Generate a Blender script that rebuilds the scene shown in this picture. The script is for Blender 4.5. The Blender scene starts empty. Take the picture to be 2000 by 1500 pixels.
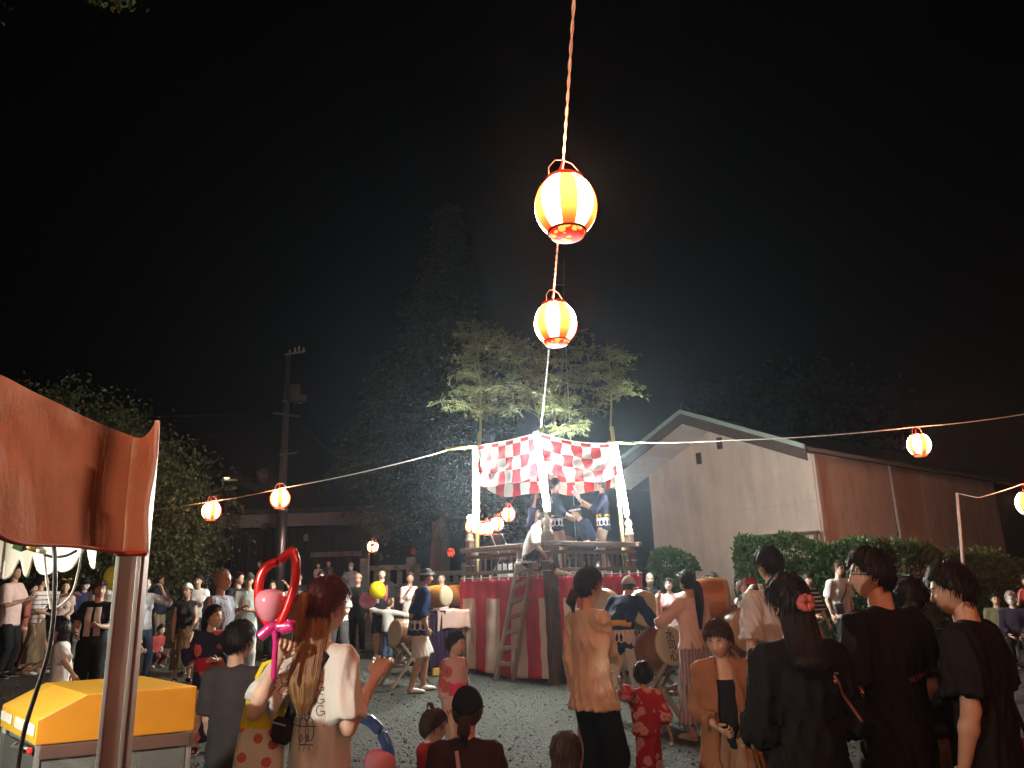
import bpy, math, random
import numpy as np
from mathutils import Vector, Matrix
from mathutils.bvhtree import BVHTree

scene = bpy.context.scene
COL = scene.collection
rng = np.random.default_rng(7)
random.seed(7)

# ------------------------------------------------------------------ camera
FPX = 1480.0                      # focal length in pixels of a 2000 px wide frame
PITCH, ROLL = math.radians(14.8), math.radians(1.85)
EYE = np.array([0.0, 0.0, 1.58])
CF = np.array([0, math.cos(PITCH), math.sin(PITCH)])
_r0 = np.array([1.0, 0, 0]); _u0 = np.array([0, -math.sin(PITCH), math.cos(PITCH)])
CU = _u0 * math.cos(ROLL) + _r0 * math.sin(ROLL)
CR = _r0 * math.cos(ROLL) - _u0 * math.sin(ROLL)
cam = bpy.data.objects.new('camera', bpy.data.cameras.new('camera'))
COL.objects.link(cam)
cam.matrix_world = Matrix(((CR[0], CU[0], -CF[0], EYE[0]), (CR[1], CU[1], -CF[1], EYE[1]), (CR[2], CU[2], -CF[2], EYE[2]), (0, 0, 0, 1)))
cam.data.sensor_width = 36.0; cam.data.lens = FPX / 2000 * 36.0
cam.data.clip_start = 0.05; cam.data.clip_end = 1500
scene.camera = cam

# ------------------------------------------------------------------ night sky, moonlight, exposure
world = bpy.data.worlds.new('World'); scene.world = world; world.use_nodes = True
wn = world.node_tree.nodes; wl = world.node_tree.links
bg = wn['Background']; sky = wn.new('ShaderNodeTexSky')
sky.sky_type = 'NISHITA'; sky.sun_disc = False
sky.sun_elevation = math.radians(-5.0); sky.sun_rotation = math.radians(200)
wl.new(sky.outputs[0], bg.inputs[0]); bg.inputs[1].default_value = 0.03
moon = bpy.data.objects.new('moonlight', bpy.data.lights.new('moonlight', 'SUN'))
moon.data.energy = 0.004; moon.data.angle = math.radians(0.5); moon.data.color = (0.8, 0.88, 1.0)
moon.rotation_euler = (math.radians(50), 0, math.radians(30)); COL.objects.link(moon)
scene.view_settings.view_transform = 'Standard'; scene.view_settings.look = 'None'
scene.view_settings.exposure = 0.6; scene.view_settings.gamma = 1.0
scene.view_settings.use_curve_mapping = False
cy = scene.cycles
cy.max_bounces = 6; cy.diffuse_bounces = 3; cy.glossy_bounces = 3; cy.transmission_bounces = 4
cy.transparent_max_bounces = 8; cy.volume_bounces = 0
cy.sample_clamp_indirect = 4.0; cy.sample_clamp_direct = 0.0
cy.caustics_reflective = False; cy.caustics_refractive = False
cy.use_denoising = True
HAZE = 0.001
TUBE_L = 1000.0
LAMP_L = 64.0

def W(px, py, Y):                 # a sight line of the photograph followed to the distance Y
    d = CF + CR * (px - 1000) / FPX + CU * (750 - py) / FPX
    return EYE + d * (Y / d[1])
def sstep(a, b, x):
    t = np.clip((np.asarray(x, float) - a) / (b - a), 0, 1); return t * t * (3 - 2 * t)
def GZ(x, y):                     # height of the ground
    x = np.asarray(x, float); y = np.asarray(y, float)
    s = 0.035 * np.log1p(np.exp((2.0 - x) / 1.0)) * 1.0
    s = np.minimum(s, 0.2 + 0.3 * np.tanh(np.maximum(s - 0.2, 0) / 0.3)) * sstep(1.0, 8.0, y)
    t = sstep(20.6, 26.0, y) * (1 - sstep(2.0, 5.0, x))
    return s * (1 - t) + 1.28 * t
def gp(px, py, Y):
    p = W(px, py, Y); return np.array([p[0], p[1], float(GZ(p[0], p[1]))])

# ------------------------------------------------------------------ mesh building
def strandmesh(b, P, r, m=0):     # many thin three sided hairs: P (n, k, 3)
    n, k = P.shape[:2]; T = np.gradient(P, axis=1); T /= np.maximum(np.linalg.norm(T, axis=2, keepdims=True), 1e-9)
    A = np.cross(T, np.array([.31, .57, .76])); A /= np.maximum(np.linalg.norm(A, axis=2, keepdims=True), 1e-6); B = np.cross(A, T)
    an = np.arange(3) * 2.0944; r = np.broadcast_to(r, (n, k))
    V = P[:, :, None] + (A[:, :, None] * np.sin(an)[None, None, :, None] + B[:, :, None] * np.cos(an)[None, None, :, None]) * r[:, :, None, None]
    i, j = np.meshgrid(np.arange(k - 1), np.arange(3), indexing='ij')
    F = np.stack([i * 3 + j, i * 3 + (j + 1) % 3, (i + 1) * 3 + (j + 1) % 3, (i + 1) * 3 + j], -1).reshape(-1, 4)
    b.add(V.reshape(-1, 3), (F[None] + (3 * k) * np.arange(n)[:, None, None]).reshape(-1, 4), m)
class MB:
    def __init__(s): s.V = []; s.F = []; s.n = 0; s.uv = None
    def add(s, V, F, m=0):
        V = np.asarray(V, float).reshape(-1, 3)
        s.V.append(V)
        if isinstance(F, np.ndarray):
            s.F.append((F + s.n, m))
        else:
            by = {}
            for f in F: by.setdefault(len(f), []).append(f)
            for k, v in by.items(): s.F.append((np.array(v, int) + s.n, m))
        s.n += len(V); return s
    def merge(s, o, R=None, t=None):
        for V in o.V:
            pass
        V = np.concatenate(o.V) if o.V else np.zeros((0, 3))
        if R is not None: V = V @ np.asarray(R).T
        if t is not None: V = V + np.asarray(t)
        s.V.append(V)
        for f, m in o.F: s.F.append((f + s.n, m))
        s.n += len(V); return s
    def box(s, c, d, R=None, m=0, b=0.0):
        c = np.asarray(c, float); h = np.asarray(d, float) / 2
        b = min(b, h.min() * 0.9)
        if b <= 0:
            V = np.array([[x, y, z] for x in (-1, 1) for y in (-1, 1) for z in (-1, 1)]) * h
            F = [[0, 1, 3, 2], [4, 6, 7, 5], [0, 4, 5, 1], [2, 3, 7, 6], [0, 2, 6, 4], [1, 5, 7, 3]]
        else:
            V = []; ix = {}
            for x in (-1, 1):
                for y in (-1, 1):
                    for z in (-1, 1):
                        for a in range(3):
                            p = np.array([x, y, z]) * (h - b); p[a] += b * (x, y, z)[a]
                            ix[(x, y, z, a)] = len(V); V.append(p)
            F = []
            for a in range(3):
                u, v = (a + 1) % 3, (a + 2) % 3
                for sg in (-1, 1):
                    q = []
                    for (su, sv) in ((-1, -1), (1, -1), (1, 1), (-1, 1)):
                        k = [0, 0, 0]; k[a] = sg; k[u] = su; k[v] = sv; q.append(ix[(*k, a)])
                    F.append(q if sg > 0 else q[::-1])
            for a in range(3):
                u, v = (a + 1) % 3, (a + 2) % 3
                for su in (-1, 1):
                    for sv in (-1, 1):
                        k0 = [0] * 3; k1 = [0] * 3; k0[a] = -1; k1[a] = 1
                        for k in (k0, k1): k[u] = su; k[v] = sv
                        q = [ix[(*k0, u)], ix[(*k1, u)], ix[(*k1, v)], ix[(*k0, v)]]
                        F.append(q if su * sv > 0 else q[::-1])
            for x in (-1, 1):
                for y in (-1, 1):
                    for z in (-1, 1):
                        q = [ix[(x, y, z, a)] for a in range(3)]
                        F.append(q if x * y * z > 0 else q[::-1])
        V = np.asarray(V)
        if R is not None: V = V @ np.asarray(R).T
        return s.add(V + c, F, m)
    def tube(s, P, r, n=8, flat=1.0, up=None, m=0, cap=True, ridge=None):
        P = np.asarray(P, float); k = len(P)
        r = np.broadcast_to(np.asarray(r, float), (k,)); flat = np.broadcast_to(np.asarray(flat, float), (k,))
        T = np.gradient(P, axis=0); T /= np.maximum(np.linalg.norm(T, axis=1, keepdims=True), 1e-9)
        if up is None:
            up = np.array([0, 0, 1.0]) if abs(T[0][2]) < 0.9 else np.array([1.0, 0, 0])
        A = np.zeros((k, 3)); cur = np.asarray(up, float)
        for i in range(k):
            a = cur - T[i] * (cur @ T[i]); a /= max(np.linalg.norm(a), 1e-9); A[i] = a; cur = a
        B = np.cross(A, T)
        an = np.linspace(0, 2 * np.pi, n, endpoint=False)
        rr = np.ones((k, n)) if ridge is None else ridge(np.linspace(0, 1, k)[:, None], an[None])
        V = P[:, None] + (A[:, None] * (np.sin(an) * flat[:, None])[..., None] + B[:, None] * np.cos(an)[None, :, None]) * (r[:, None] * rr)[..., None]
        i, j = np.meshgrid(np.arange(k - 1), np.arange(n), indexing='ij')
        F = np.stack([i * n + j, i * n + (j + 1) % n, (i + 1) * n + (j + 1) % n, (i + 1) * n + j], -1).reshape(-1, 4)
        b = s.n
        s.add(V.reshape(-1, 3), F, m)
        if cap:
            s.F.append((np.array([list(range(n))[::-1]]) + b, m)); s.F.append((np.array([list(range((k - 1) * n, k * n))]) + b, m))
        return s
    def lathe(s, prof, n=16, c=(0, 0, 0), R=None, m=0, cap=True):
        prof = np.asarray(prof, float); k = len(prof)
        an = np.linspace(0, 2 * np.pi, n, endpoint=False)
        V = np.stack([prof[:, :1] * np.cos(an), prof[:, :1] * np.sin(an), np.repeat(prof[:, 1:2], n, 1)], -1).reshape(-1, 3)
        if R is not None: V = V @ np.asarray(R).T
        i, j = np.meshgrid(np.arange(k - 1), np.arange(n), indexing='ij')
        F = np.stack([i * n + j, i * n + (j + 1) % n, (i + 1) * n + (j + 1) % n, (i + 1) * n + j], -1).reshape(-1, 4)
        b = s.n; s.add(V + np.asarray(c), F, m)
        if cap:
            s.F.append((np.array([list(range(n))[::-1]]) + b, m)); s.F.append((np.array([list(range((k - 1) * n, k * n))]) + b, m))
        return s
    def sphere(s, c, r, nu=16, nv=10, R=None, m=0):
        th = np.linspace(0.02, np.pi - 0.02, nv)
        prof = np.stack([np.sin(th), -np.cos(th)], 1)
        o = MB().lathe(prof, nu); V = o.V[0] * np.asarray(r, float)
        if R is not None: V = V @ np.asarray(R).T
        s.V.append(V + np.asarray(c))
        for f, _ in o.F: s.F.append((f + s.n, m))
        s.n += len(V); return s
    def grid(s, X, m=0, closed=False):     # X: (k,n,3)
        k, n = X.shape[:2]
        i, j = np.meshgrid(np.arange(k - 1), np.arange(n if closed else n - 1), indexing='ij')
        F = np.stack([i * n + j, i * n + (j + 1) % n, (i + 1) * n + (j + 1) % n, (i + 1) * n + j], -1).reshape(-1, 4)
        return s.add(X.reshape(-1, 3), F, m)
    def mesh(s, name, mats, smooth=False):
        V = np.concatenate(s.V) if s.V else np.zeros((0, 3))
        me = bpy.data.meshes.new(name)
        me.vertices.add(len(V)); me.vertices.foreach_set('co', V.astype(np.float32).ravel())
        loops = [f.ravel() for f, _ in s.F]; sizes = [np.full(len(f), f.shape[1]) for f, _ in s.F]
        mi = [np.full(len(f), m) for f, m in s.F]
        L = np.concatenate(loops); S = np.concatenate(sizes)
        me.loops.add(len(L)); me.loops.foreach_set('vertex_index', L.astype(np.int32))
        me.polygons.add(len(S))
        st = np.concatenate([[0], np.cumsum(S)[:-1]])
        me.polygons.foreach_set('loop_start', st.astype(np.int32))
        for m in (mats if isinstance(mats, (list, tuple)) else [mats]): me.materials.append(m)
        me.polygons.foreach_set('material_index', np.concatenate(mi).astype(np.int32))
        if s.uv is not None:
            uv = me.uv_layers.new(name='UVMap')
            uv.data.foreach_set('uv', np.asarray(s.uv)[L].astype(np.float32).ravel())
        me.update(calc_edges=True); me.validate()
        me.polygons.foreach_set('use_smooth', np.full(len(me.polygons), bool(smooth)))
        return me
    def obj(s, name, mats, parent=None, smooth=False, loc=None, rotz=0.0):
        o = bpy.data.objects.new(name, s.mesh(name, mats, smooth)); COL.objects.link(o)
        if parent is not None: o.parent = parent
        if loc is not None: o.location = loc
        o.rotation_euler = (0, 0, rotz)
        return o

def tag(o, label=None, cat=None, group=None, kind=None):
    if label: o['label'] = label
    if cat: o['category'] = cat
    if group: o['group'] = group
    if kind: o['kind'] = kind
    return o
def thing(name, label, cat, loc=(0, 0, 0), rotz=0.0, group=None):
    o = bpy.data.objects.new(name, None); o.empty_display_size = 0.1; COL.objects.link(o)
    o.location = loc; o.rotation_euler = (0, 0, rotz)
    return tag(o, label, cat, group)
def dup(root, loc=None, rotz=None, label=None, group=None):
    r = root.copy(); COL.objects.link(r)
    if loc is not None: r.location = loc
    if rotz is not None: r.rotation_euler = (0, 0, rotz)
    if label: r['label'] = label
    if group: r['group'] = group
    for ch in list(root.children):
        c = ch.copy(); COL.objects.link(c); c.parent = r
        for g in list(ch.children):
            d = g.copy(); COL.objects.link(d); d.parent = c
    return r
def share(ob, name_parent, loc, rot=None, parent=None):     # another piece with the same mesh
    o = ob.copy(); COL.objects.link(o); o.location = loc
    if rot is not None: o.rotation_euler = rot
    if parent is not None: o.parent = parent
    return o
def rotz(a): c, s_ = math.cos(a), math.sin(a); return np.array([[c, -s_, 0], [s_, c, 0], [0, 0, 1.0]])
def rotx(a): c, s_ = math.cos(a), math.sin(a); return np.array([[1.0, 0, 0], [0, c, -s_], [0, s_, c]])
def roty(a): c, s_ = math.cos(a), math.sin(a); return np.array([[c, 0, s_], [0, 1.0, 0], [-s_, 0, c]])
def frame(z, x=None):             # columns: x, y, z with z along the given direction
    z = np.asarray(z, float); z = z / np.linalg.norm(z)
    x = np.asarray(x if x is not None else ([1, 0, 0] if abs(z[0]) < 0.9 else [0, 1, 0]), float)
    x = x - z * (x @ z); x /= np.linalg.norm(x)
    return np.stack([x, np.cross(z, x), z], 1)

# ------------------------------------------------------------------ materials
_M = {}
def newmat(name):
    m = bpy.data.materials.new(name); m.use_nodes = True
    return m, m.node_tree.nodes, m.node_tree.links, m.node_tree.nodes['Principled BSDF']
def N(nodes, kind, **kw):
    n = nodes.new(kind)
    for k, v in kw.items():
        if k.startswith('i_'): n.inputs[k[2:].replace('_', ' ')].default_value = v
        else: setattr(n, k, v)
    return n
def mix(nodes, links, fac, a, b):
    m = nodes.new('ShaderNodeMix'); m.data_type = 'RGBA'
    for s_, v in ((0, fac), (6, a), (7, b)):
        if hasattr(v, 'is_linked') or isinstance(v, bpy.types.NodeSocket): links.new(v, m.inputs[s_])
        else: m.inputs[s_].default_value = (*v, 1) if isinstance(v, tuple) and len(v) == 3 else v
    return m.outputs[2]
def mth(nodes, links, op, a, b=None, c=None):
    m = nodes.new('ShaderNodeMath'); m.operation = op
    for i, v in enumerate((a, b, c)):
        if v is None: continue
        if isinstance(v, bpy.types.NodeSocket): links.new(v, m.inputs[i])
        else: m.inputs[i].default_value = v
    return m.outputs[0]
def coords(nodes, out='Object'): return nodes.new('ShaderNodeTexCoord').outputs[out]
def mapping(nodes, links, vec, scale):
    mp = nodes.new('ShaderNodeMapping'); links.new(vec, mp.inputs[0]); mp.inputs[3].default_value = scale
    return mp.outputs[0]
def noise(nodes, links, vec, scale, detail=4, rough=0.55):
    n = nodes.new('ShaderNodeTexNoise'); n.inputs['Scale'].default_value = scale
    n.inputs['Detail'].default_value = detail; n.inputs['Roughness'].default_value = rough
    links.new(vec, n.inputs['Vector']); return n.outputs['Fac']
def bump(nodes, links, p, h, strength, dist=0.01):
    b = nodes.new('ShaderNodeBump'); b.inputs['Strength'].default_value = strength; b.inputs['Distance'].default_value = dist
    links.new(h, b.inputs['Height']); links.new(b.outputs[0], p.inputs['Normal'])
def ramp(nodes, links, fac, lo, hi):
    r = nodes.new('ShaderNodeMapRange'); links.new(fac, r.inputs[0]); r.inputs[1].default_value = lo; r.inputs[2].default_value = hi
    return r.outputs[0]

def plain(name, col, rough=0.6, var=0.2, vs=6.0, bs=60.0, bst=0.25, metal=0.0, spec=0.4, stretch=(1, 1, 1), dirt=None):
    if name in _M: return _M[name]
    m, n, l, p = newmat(name)
    v = mapping(n, l, coords(n), stretch)
    f = noise(n, l, v, vs, 5)
    dark = tuple(c * (1 - var) for c in col); light = tuple(min(1, c * (1 + var)) for c in col)
    c = mix(n, l, ramp(n, l, f, 0.3, 0.7), dark, light)
    if dirt is not None:
        f3 = noise(n, l, v, vs * 0.6, 6, 0.7)
        c = mix(n, l, mth(n, l, 'MULTIPLY', ramp(n, l, f3, 0.5, 0.72), dirt[1]), c, dirt[0])
    l.new(c, p.inputs['Base Color'])
    p.inputs['Roughness'].default_value = rough; p.inputs['Metallic'].default_value = metal
    p.inputs['Specular IOR Level'].default_value = spec
    if bst: bump(n, l, p, noise(n, l, v, bs, 3), bst, 0.004)
    _M[name] = m; return m
def cloth(name, col, rough=0.85, trans=0.0, bst=0.5):
    if name in _M: return _M[name]
    m, n, l, p = newmat(name)
    co = coords(n)
    f = noise(n, l, co, 5, 5); g = noise(n, l, co, 380, 2)
    c = mix(n, l, ramp(n, l, f, 0.3, 0.7), tuple(x * 0.88 for x in col), tuple(min(1, x * 1.08) for x in col))
    l.new(c, p.inputs['Base Color']); p.inputs['Roughness'].default_value = rough
    p.inputs['Specular IOR Level'].default_value = 0.10
    h = mth(n, l, 'ADD', mth(n, l, 'MULTIPLY', noise(n, l, mapping(n, l, co, (1, 1, 0.45)), 22, 4), 1.0), mth(n, l, 'MULTIPLY', g, 0.12))
    bump(n, l, p, h, bst, 0.012)
    _M[name] = m; return m
def glow(name, col, strength):
    if name in _M: return _M[name]
    m, n, l, p = newmat(name)
    p.inputs['Base Color'].default_value = (0.8, 0.8, 0.8, 1)
    p.inputs['Emission Color'].default_value = (*col, 1); p.inputs['Emission Strength'].default_value = strength
    _M[name] = m; return m
WOOD = plain('old brown wood', (0.115, 0.07, 0.045), 0.65, 0.35, 5, 40, 0.5, stretch=(6, 6, 0.7), dirt=((0.03, 0.022, 0.018), 0.6))
WOOD_L = plain('pale weathered wood', (0.25, 0.19, 0.14), 0.7, 0.3, 6, 40, 0.5, stretch=(6, 6, 0.7), dirt=((0.10, 0.075, 0.06), 0.6))
BAMBOO = plain('dry bamboo skin', (0.42, 0.36, 0.14), 0.4, 0.25, 6, 30, 0.2, stretch=(4, 4, 0.6))
ROPE = plain('white rope', (0.55, 0.52, 0.46), 0.9, 0.2, 60, 200, 0.6)
CORDM = plain('white lamp cord', (0.6, 0.57, 0.5), 0.6, 0.1)
BLACK = plain('black plastic', (0.02, 0.02, 0.021), 0.45, 0.2)
STEEL = plain('dull grey metal', (0.42, 0.42, 0.43), 0.38, 0.12, metal=0.9)
ALU = plain('satin aluminium', (0.62, 0.62, 0.60), 0.36, 0.08, metal=0.85, bst=0.05)
STONE = plain('weathered granite', (0.15, 0.145, 0.13), 0.85, 0.3, 8, 60, 0.6, dirt=((0.06, 0.057, 0.05), 0.7))
# ================================================================== ground
def ground_mats():
    m, n, l, p = newmat('grey gravel ground')
    co = coords(n)
    vo = n.new('ShaderNodeTexVoronoi'); vo.inputs['Scale'].default_value = 34; l.new(co, vo.inputs['Vector'])
    vo2 = n.new('ShaderNodeTexVoronoi'); vo2.inputs['Scale'].default_value = 75; l.new(co, vo2.inputs['Vector'])
    big = noise(n, l, co, 0.9, 6, 0.6); mid = noise(n, l, co, 9, 5, 0.6)
    c = mix(n, l, vo.outputs['Color'], (0.018, 0.020, 0.018), (0.105, 0.112, 0.098))
    c = mix(n, l, ramp(n, l, big, 0.35, 0.7), c, (0.060, 0.064, 0.053))
    c = mix(n, l, ramp(n, l, mid, 0.45, 0.75), c, (0.032, 0.035, 0.030))
    sx = n.new('ShaderNodeSeparateXYZ'); l.new(co, sx.inputs[0])
    e = mth(n, l, 'ADD', sx.outputs[0], mth(n, l, 'MULTIPLY', big, 5.0))
    soil = mth(n, l, 'SUBTRACT', 1.0, ramp(n, l, e, -6.0, -1.5))
    c = mix(n, l, mth(n, l, 'MULTIPLY', soil, 0.75), c, (0.075, 0.06, 0.048))
    l.new(c, p.inputs['Base Color']); p.inputs['Roughness'].default_value = 0.9; p.inputs['Specular IOR Level'].default_value = 0.25
    h = mth(n, l, 'ADD', mth(n, l, 'ADD', vo.outputs['Distance'], mth(n, l, 'MULTIPLY', vo2.outputs['Distance'], 0.5)), mth(n, l, 'MULTIPLY', mid, 1.2))
    bump(n, l, p, h, 0.9, 0.02)
    m2 = plain('dark brown soil', (0.09, 0.062, 0.05), 0.95, 0.35, 1.2, 14, 0.9, dirt=((0.05, 0.05, 0.035), 0.6))
    return m, m2
GRAVEL, SOIL = ground_mats()
def sheet(name, xs, ys, mat):
    X, Y = np.meshgrid(xs, ys, indexing='ij')
    b = MB(); b.grid(np.stack([X, Y, GZ(X, Y)], -1).transpose(1, 0, 2)[:, :, :])
    o = b.obj(name, mat, smooth=True); return tag(o, kind='structure')
xs = np.concatenate([np.linspace(-320, -26, 20), np.linspace(-25, 25, 101), np.linspace(26, 320, 20)])
g1 = sheet('gravel_ground', xs, np.linspace(-12, 20.5, 66), GRAVEL)
g2 = sheet('earth_bank', xs, np.concatenate([np.linspace(20.5, 30, 30), np.linspace(32, 500, 40)]), SOIL)

# loose stones lying on the ground (nobody could count them)
def stones(n):
    y = 4.5 + 10.5 * rng.random(n) ** 1.3; x = (rng.random(n) * 1.5 - 0.75) * (y + 0.5)
    r = 0.006 + 0.013 * rng.random(n) ** 3
    base = np.array([[1, 0, 0], [-1, 0, 0], [0, 1, 0], [0, -1, 0], [0, 0, 0.7], [0, 0, -0.7]])
    a = rng.random(n) * 6.28; sc = 0.6 + 0.8 * rng.random((n, 1, 3))
    P = base[None] * sc * r[:, None, None]
    ca, sa = np.cos(a)[:, None], np.sin(a)[:, None]
    P = np.stack([P[..., 0] * ca - P[..., 1] * sa, P[..., 0] * sa + P[..., 1] * ca, P[..., 2]], -1)
    P += np.stack([x, y, GZ(x, y) + r * 0.25], -1)[:, None]
    f = np.array([[0, 2, 4], [2, 1, 4], [1, 3, 4], [3, 0, 4], [2, 0, 5], [1, 2, 5], [3, 1, 5], [0, 3, 5]])
    F = (f[None] + 6 * np.arange(n)[:, None, None]).reshape(-1, 3)
    mi = (rng.random(n) < 0.25)
    b = MB(); b.add(P, F[np.repeat(~mi, 8)]); b.F.append((F[np.repeat(mi, 8)], 1))
    o = b.obj('loose_gravel', [plain('grey pebble', (0.066, 0.07, 0.062), 0.85, 0.5, 3), plain('pale pebble', (0.16, 0.163, 0.145), 0.8, 0.4, 3)])
    tag(o, kind='stuff')
stones(24000)

# ================================================================== the air
hz = MB().box((0, 37, 9.0), (110, 96, 22.4)).obj('haze', None)
m = bpy.data.materials.new('humid night air'); m.use_nodes = True
for nd in list(m.node_tree.nodes):
    if nd.type == 'BSDF_PRINCIPLED': m.node_tree.nodes.remove(nd)
pv = m.node_tree.nodes.new('ShaderNodeVolumePrincipled')
pv.inputs['Color'].default_value = (0.66, 0.82, 1.0, 1); pv.inputs['Density'].default_value = HAZE; pv.inputs['Anisotropy'].default_value = 0.82
m.node_tree.links.new(pv.outputs[0], [x for x in m.node_tree.nodes if x.type == 'OUTPUT_MATERIAL'][0].inputs['Volume'])
hz.data.materials.clear(); hz.data.materials.append(m); tag(hz, kind='stuff')

# ================================================================== foliage helpers
def leafmat(name, c1, c2, rough=0.45):
    if name in _M: return _M[name]
    m, n, l, p = newmat(name)
    g = n.new('ShaderNodeNewGeometry')
    c = mix(n, l, g.outputs['Random Per Island'], c1, c2)
    l.new(c, p.inputs['Base Color']); p.inputs['Roughness'].default_value = rough; p.inputs['Specular IOR Level'].default_value = 0.06 if rough > .5 else 0.3
    tr = n.new('ShaderNodeBsdfTranslucent'); l.new(c, tr.inputs[0])
    ms = n.new('ShaderNodeMixShader'); ms.inputs[0].default_value = 0.3
    l.new(p.outputs[0], ms.inputs[1]); l.new(tr.outputs[0], ms.inputs[2])
    l.new(ms.outputs[0], [x for x in n if x.type == 'OUTPUT_MATERIAL'][0].inputs[0])
    _M[name] = m; return m
def leaves(b, C, L, Wd, dirs=None, droop=0.0, fold=0.25):
    """pointed leaves: two bent triangles pairs each, at centres C"""
    n = len(C)
    d = rng.normal(size=(n, 3)) if dirs is None else dirs + rng.normal(size=(n, 3)) * 0.35
    d[:, 2] -= droop; d /= np.linalg.norm(d, axis=1, keepdims=True)
    s = np.cross(d, rng.normal(size=(n, 3))); s /= np.maximum(np.linalg.norm(s, axis=1, keepdims=True), 1e-6)
    u = np.cross(s, d)
    L = L * (0.6 + 0.8 * rng.random((n, 1))); Wd = Wd * (0.7 + 0.6 * rng.random((n, 1)))
    a = C; tip = C + d * L - u * L * 0.1; mid = C + d * L * 0.45 + u * L * 0.04
    l_ = mid + s * Wd + u * Wd * fold; r_ = mid - s * Wd + u * Wd * fold
    V = np.stack([a, l_, tip, r_, mid], 1)
    f = np.array([[0, 4, 1], [1, 4, 2], [2, 4, 3], [3, 4, 0]])
    F = (f[None] + 5 * np.arange(n)[:, None, None]).reshape(-1, 3)
    b.add(V, F)

# conifer behind the stage
LEAF_D = leafmat('dark conifer needles', (0.016, 0.025, 0.010), (0.045, 0.055, 0.022), 0.6)
LEAF_T = leafmat('broad green leaves', (0.025, 0.042, 0.014), (0.08, 0.098, 0.036))
LEAF_B = leafmat('bamboo leaves', (0.085, 0.115, 0.04), (0.18, 0.21, 0.09))
LEAF_H = leafmat('hedge leaves', (0.03, 0.065, 0.02), (0.09, 0.14, 0.045), 0.35)
BARK = plain('rough bark', (0.08, 0.065, 0.05), 0.95, 0.35, 8, 25, 1.0, stretch=(3, 3, 0.5))
def conifer():
    Y = 27.0
    base = gp(858, 1165, Y); top = W(872, 405, Y)
    t = thing('conifer_tree', 'tall dark conical conifer rising behind the drum stage', 'tree', base)
    H = top[2] - base[2]; lean = (top[0] - base[0]) / H
    b = MB(); zz = np.linspace(-0.4, H * 0.97, 14)
    b.tube(np.stack([lean * zz, 0 * zz, zz], 1), np.linspace(0.38, 0.03, 14), 10); b.obj('trunk', BARK, t, True)
    br = MB(); C = []; Dd = []
    nb = 230
    for i in range(nb):
        f = (i + 0.5) / nb; z = H * (0.17 + 0.82 * f ** 0.9)
        R = 3.7 * (1 - f) ** 1.25 * (0.7 + 0.55 * rng.random()) + 0.18
        if f < 0.12: R *= 0.75
        a = rng.random() * 6.283
        d = np.array([math.cos(a), math.sin(a), 0.32 - 0.3 * (1 - f)])
        s = np.linspace(0, 1, 5)
        P = np.stack([lean * z + d[0] * R * s, d[1] * R * s, z + d[2] * R * s - 0.22 * R * s ** 2], 1)
        br.tube(P, np.linspace(0.05, 0.008, 5) * (1.3 - f), 4)
        k = int(50 + 200 * R)
        u = rng.random(k) ** 0.6
        pos = np.stack([np.interp(u, s, P[:, q]) for q in range(3)], 1)
        cl = rng.integers(0, max(3, int(R * 3.2)), k)
        off = rng.normal(size=(max(3, int(R * 3.2)), 3)) * np.array([.33, .33, .22]) * (0.35 + 0.22 * R)
        C.append(pos + off[cl] + rng.normal(size=(k, 3)) * 0.13); Dd.append(np.tile(d * [1, 1, 0.4], (k, 1)))
    br.obj('branch', BARK, t)
    lb = MB(); C = np.concatenate(C); leaves(lb, C, 0.13, 0.032, np.concatenate(Dd) * 0.6, 0.5)
    o = lb.obj('crown', LEAF_D, t); tag(o, kind='stuff')
conifer()

def broadleaf(name, label, base, H, R, nclump, per, leafL, mat, seed_low=0.25, lean=0.0, trunk_r=0.16):
    t = thing(name, label, 'tree', base)
    tb = MB(); bb = MB(); C = []
    s = np.linspace(0, 1, 8)
    tb.tube(np.stack([lean * s * H, 0.1 * np.sin(s * 5), H * 0.8 * s - 0.3 * (1 - s)], 1), np.linspace(trunk_r, trunk_r * 0.25, 8), 9)
    for i in range(nclump):
        z = seed_low + (1 - seed_low) * rng.random()
        prof = math.sin(math.pi * min(1, (z - seed_low * 0.7) / (1.08 - seed_low * 0.7))) ** 0.6
        a = rng.random() * 6.283; r = R * prof * (0.35 + 0.65 * rng.random() ** 0.5)
        c = np.array([lean * z * H + r * math.cos(a), r * math.sin(a), z * H + 0.12 * H * (rng.random() - .5)])
        st = np.array([lean * z * H * 0.7, 0, max(0.25 * H, c[2] - 0.35 * r - 0.4)])
        q = np.linspace(0, 1, 5)[:, None]
        bb.tube(st * (1 - q) + c * q + np.array([0, 0, 0.15 * r]) * np.sin(q * np.pi), np.linspace(0.035, 0.006, 5), 4)
        sc = R * (0.12 + 0.14 * rng.random())
        C.append(c + rng.normal(size=(per, 3)) * np.array([sc, sc, sc * 0.7]))
    tb.obj('trunk', BARK, t, True); bb.obj('branch', BARK, t)
    lb = MB(); leaves(lb, np.concatenate(C), leafL, leafL * 0.26, None, 0.7)
    tag(lb.obj('crown', mat, t), kind='stuff'); return t
b0 = gp(215, 1170, 19.5)
broadleaf('broadleaf_tree', 'leafy green tree standing beside the orange tent canopy', b0, 4.8, 2.3, 230, 110, 0.125, LEAF_T, 0.10)
b0 = gp(100, 1170, 19.0)
broadleaf('broadleaf_tree', 'taller leafy tree half hidden behind the orange tent canopy', b0, 6.0, 2.2, 170, 100, 0.125, LEAF_T, 0.25)
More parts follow.
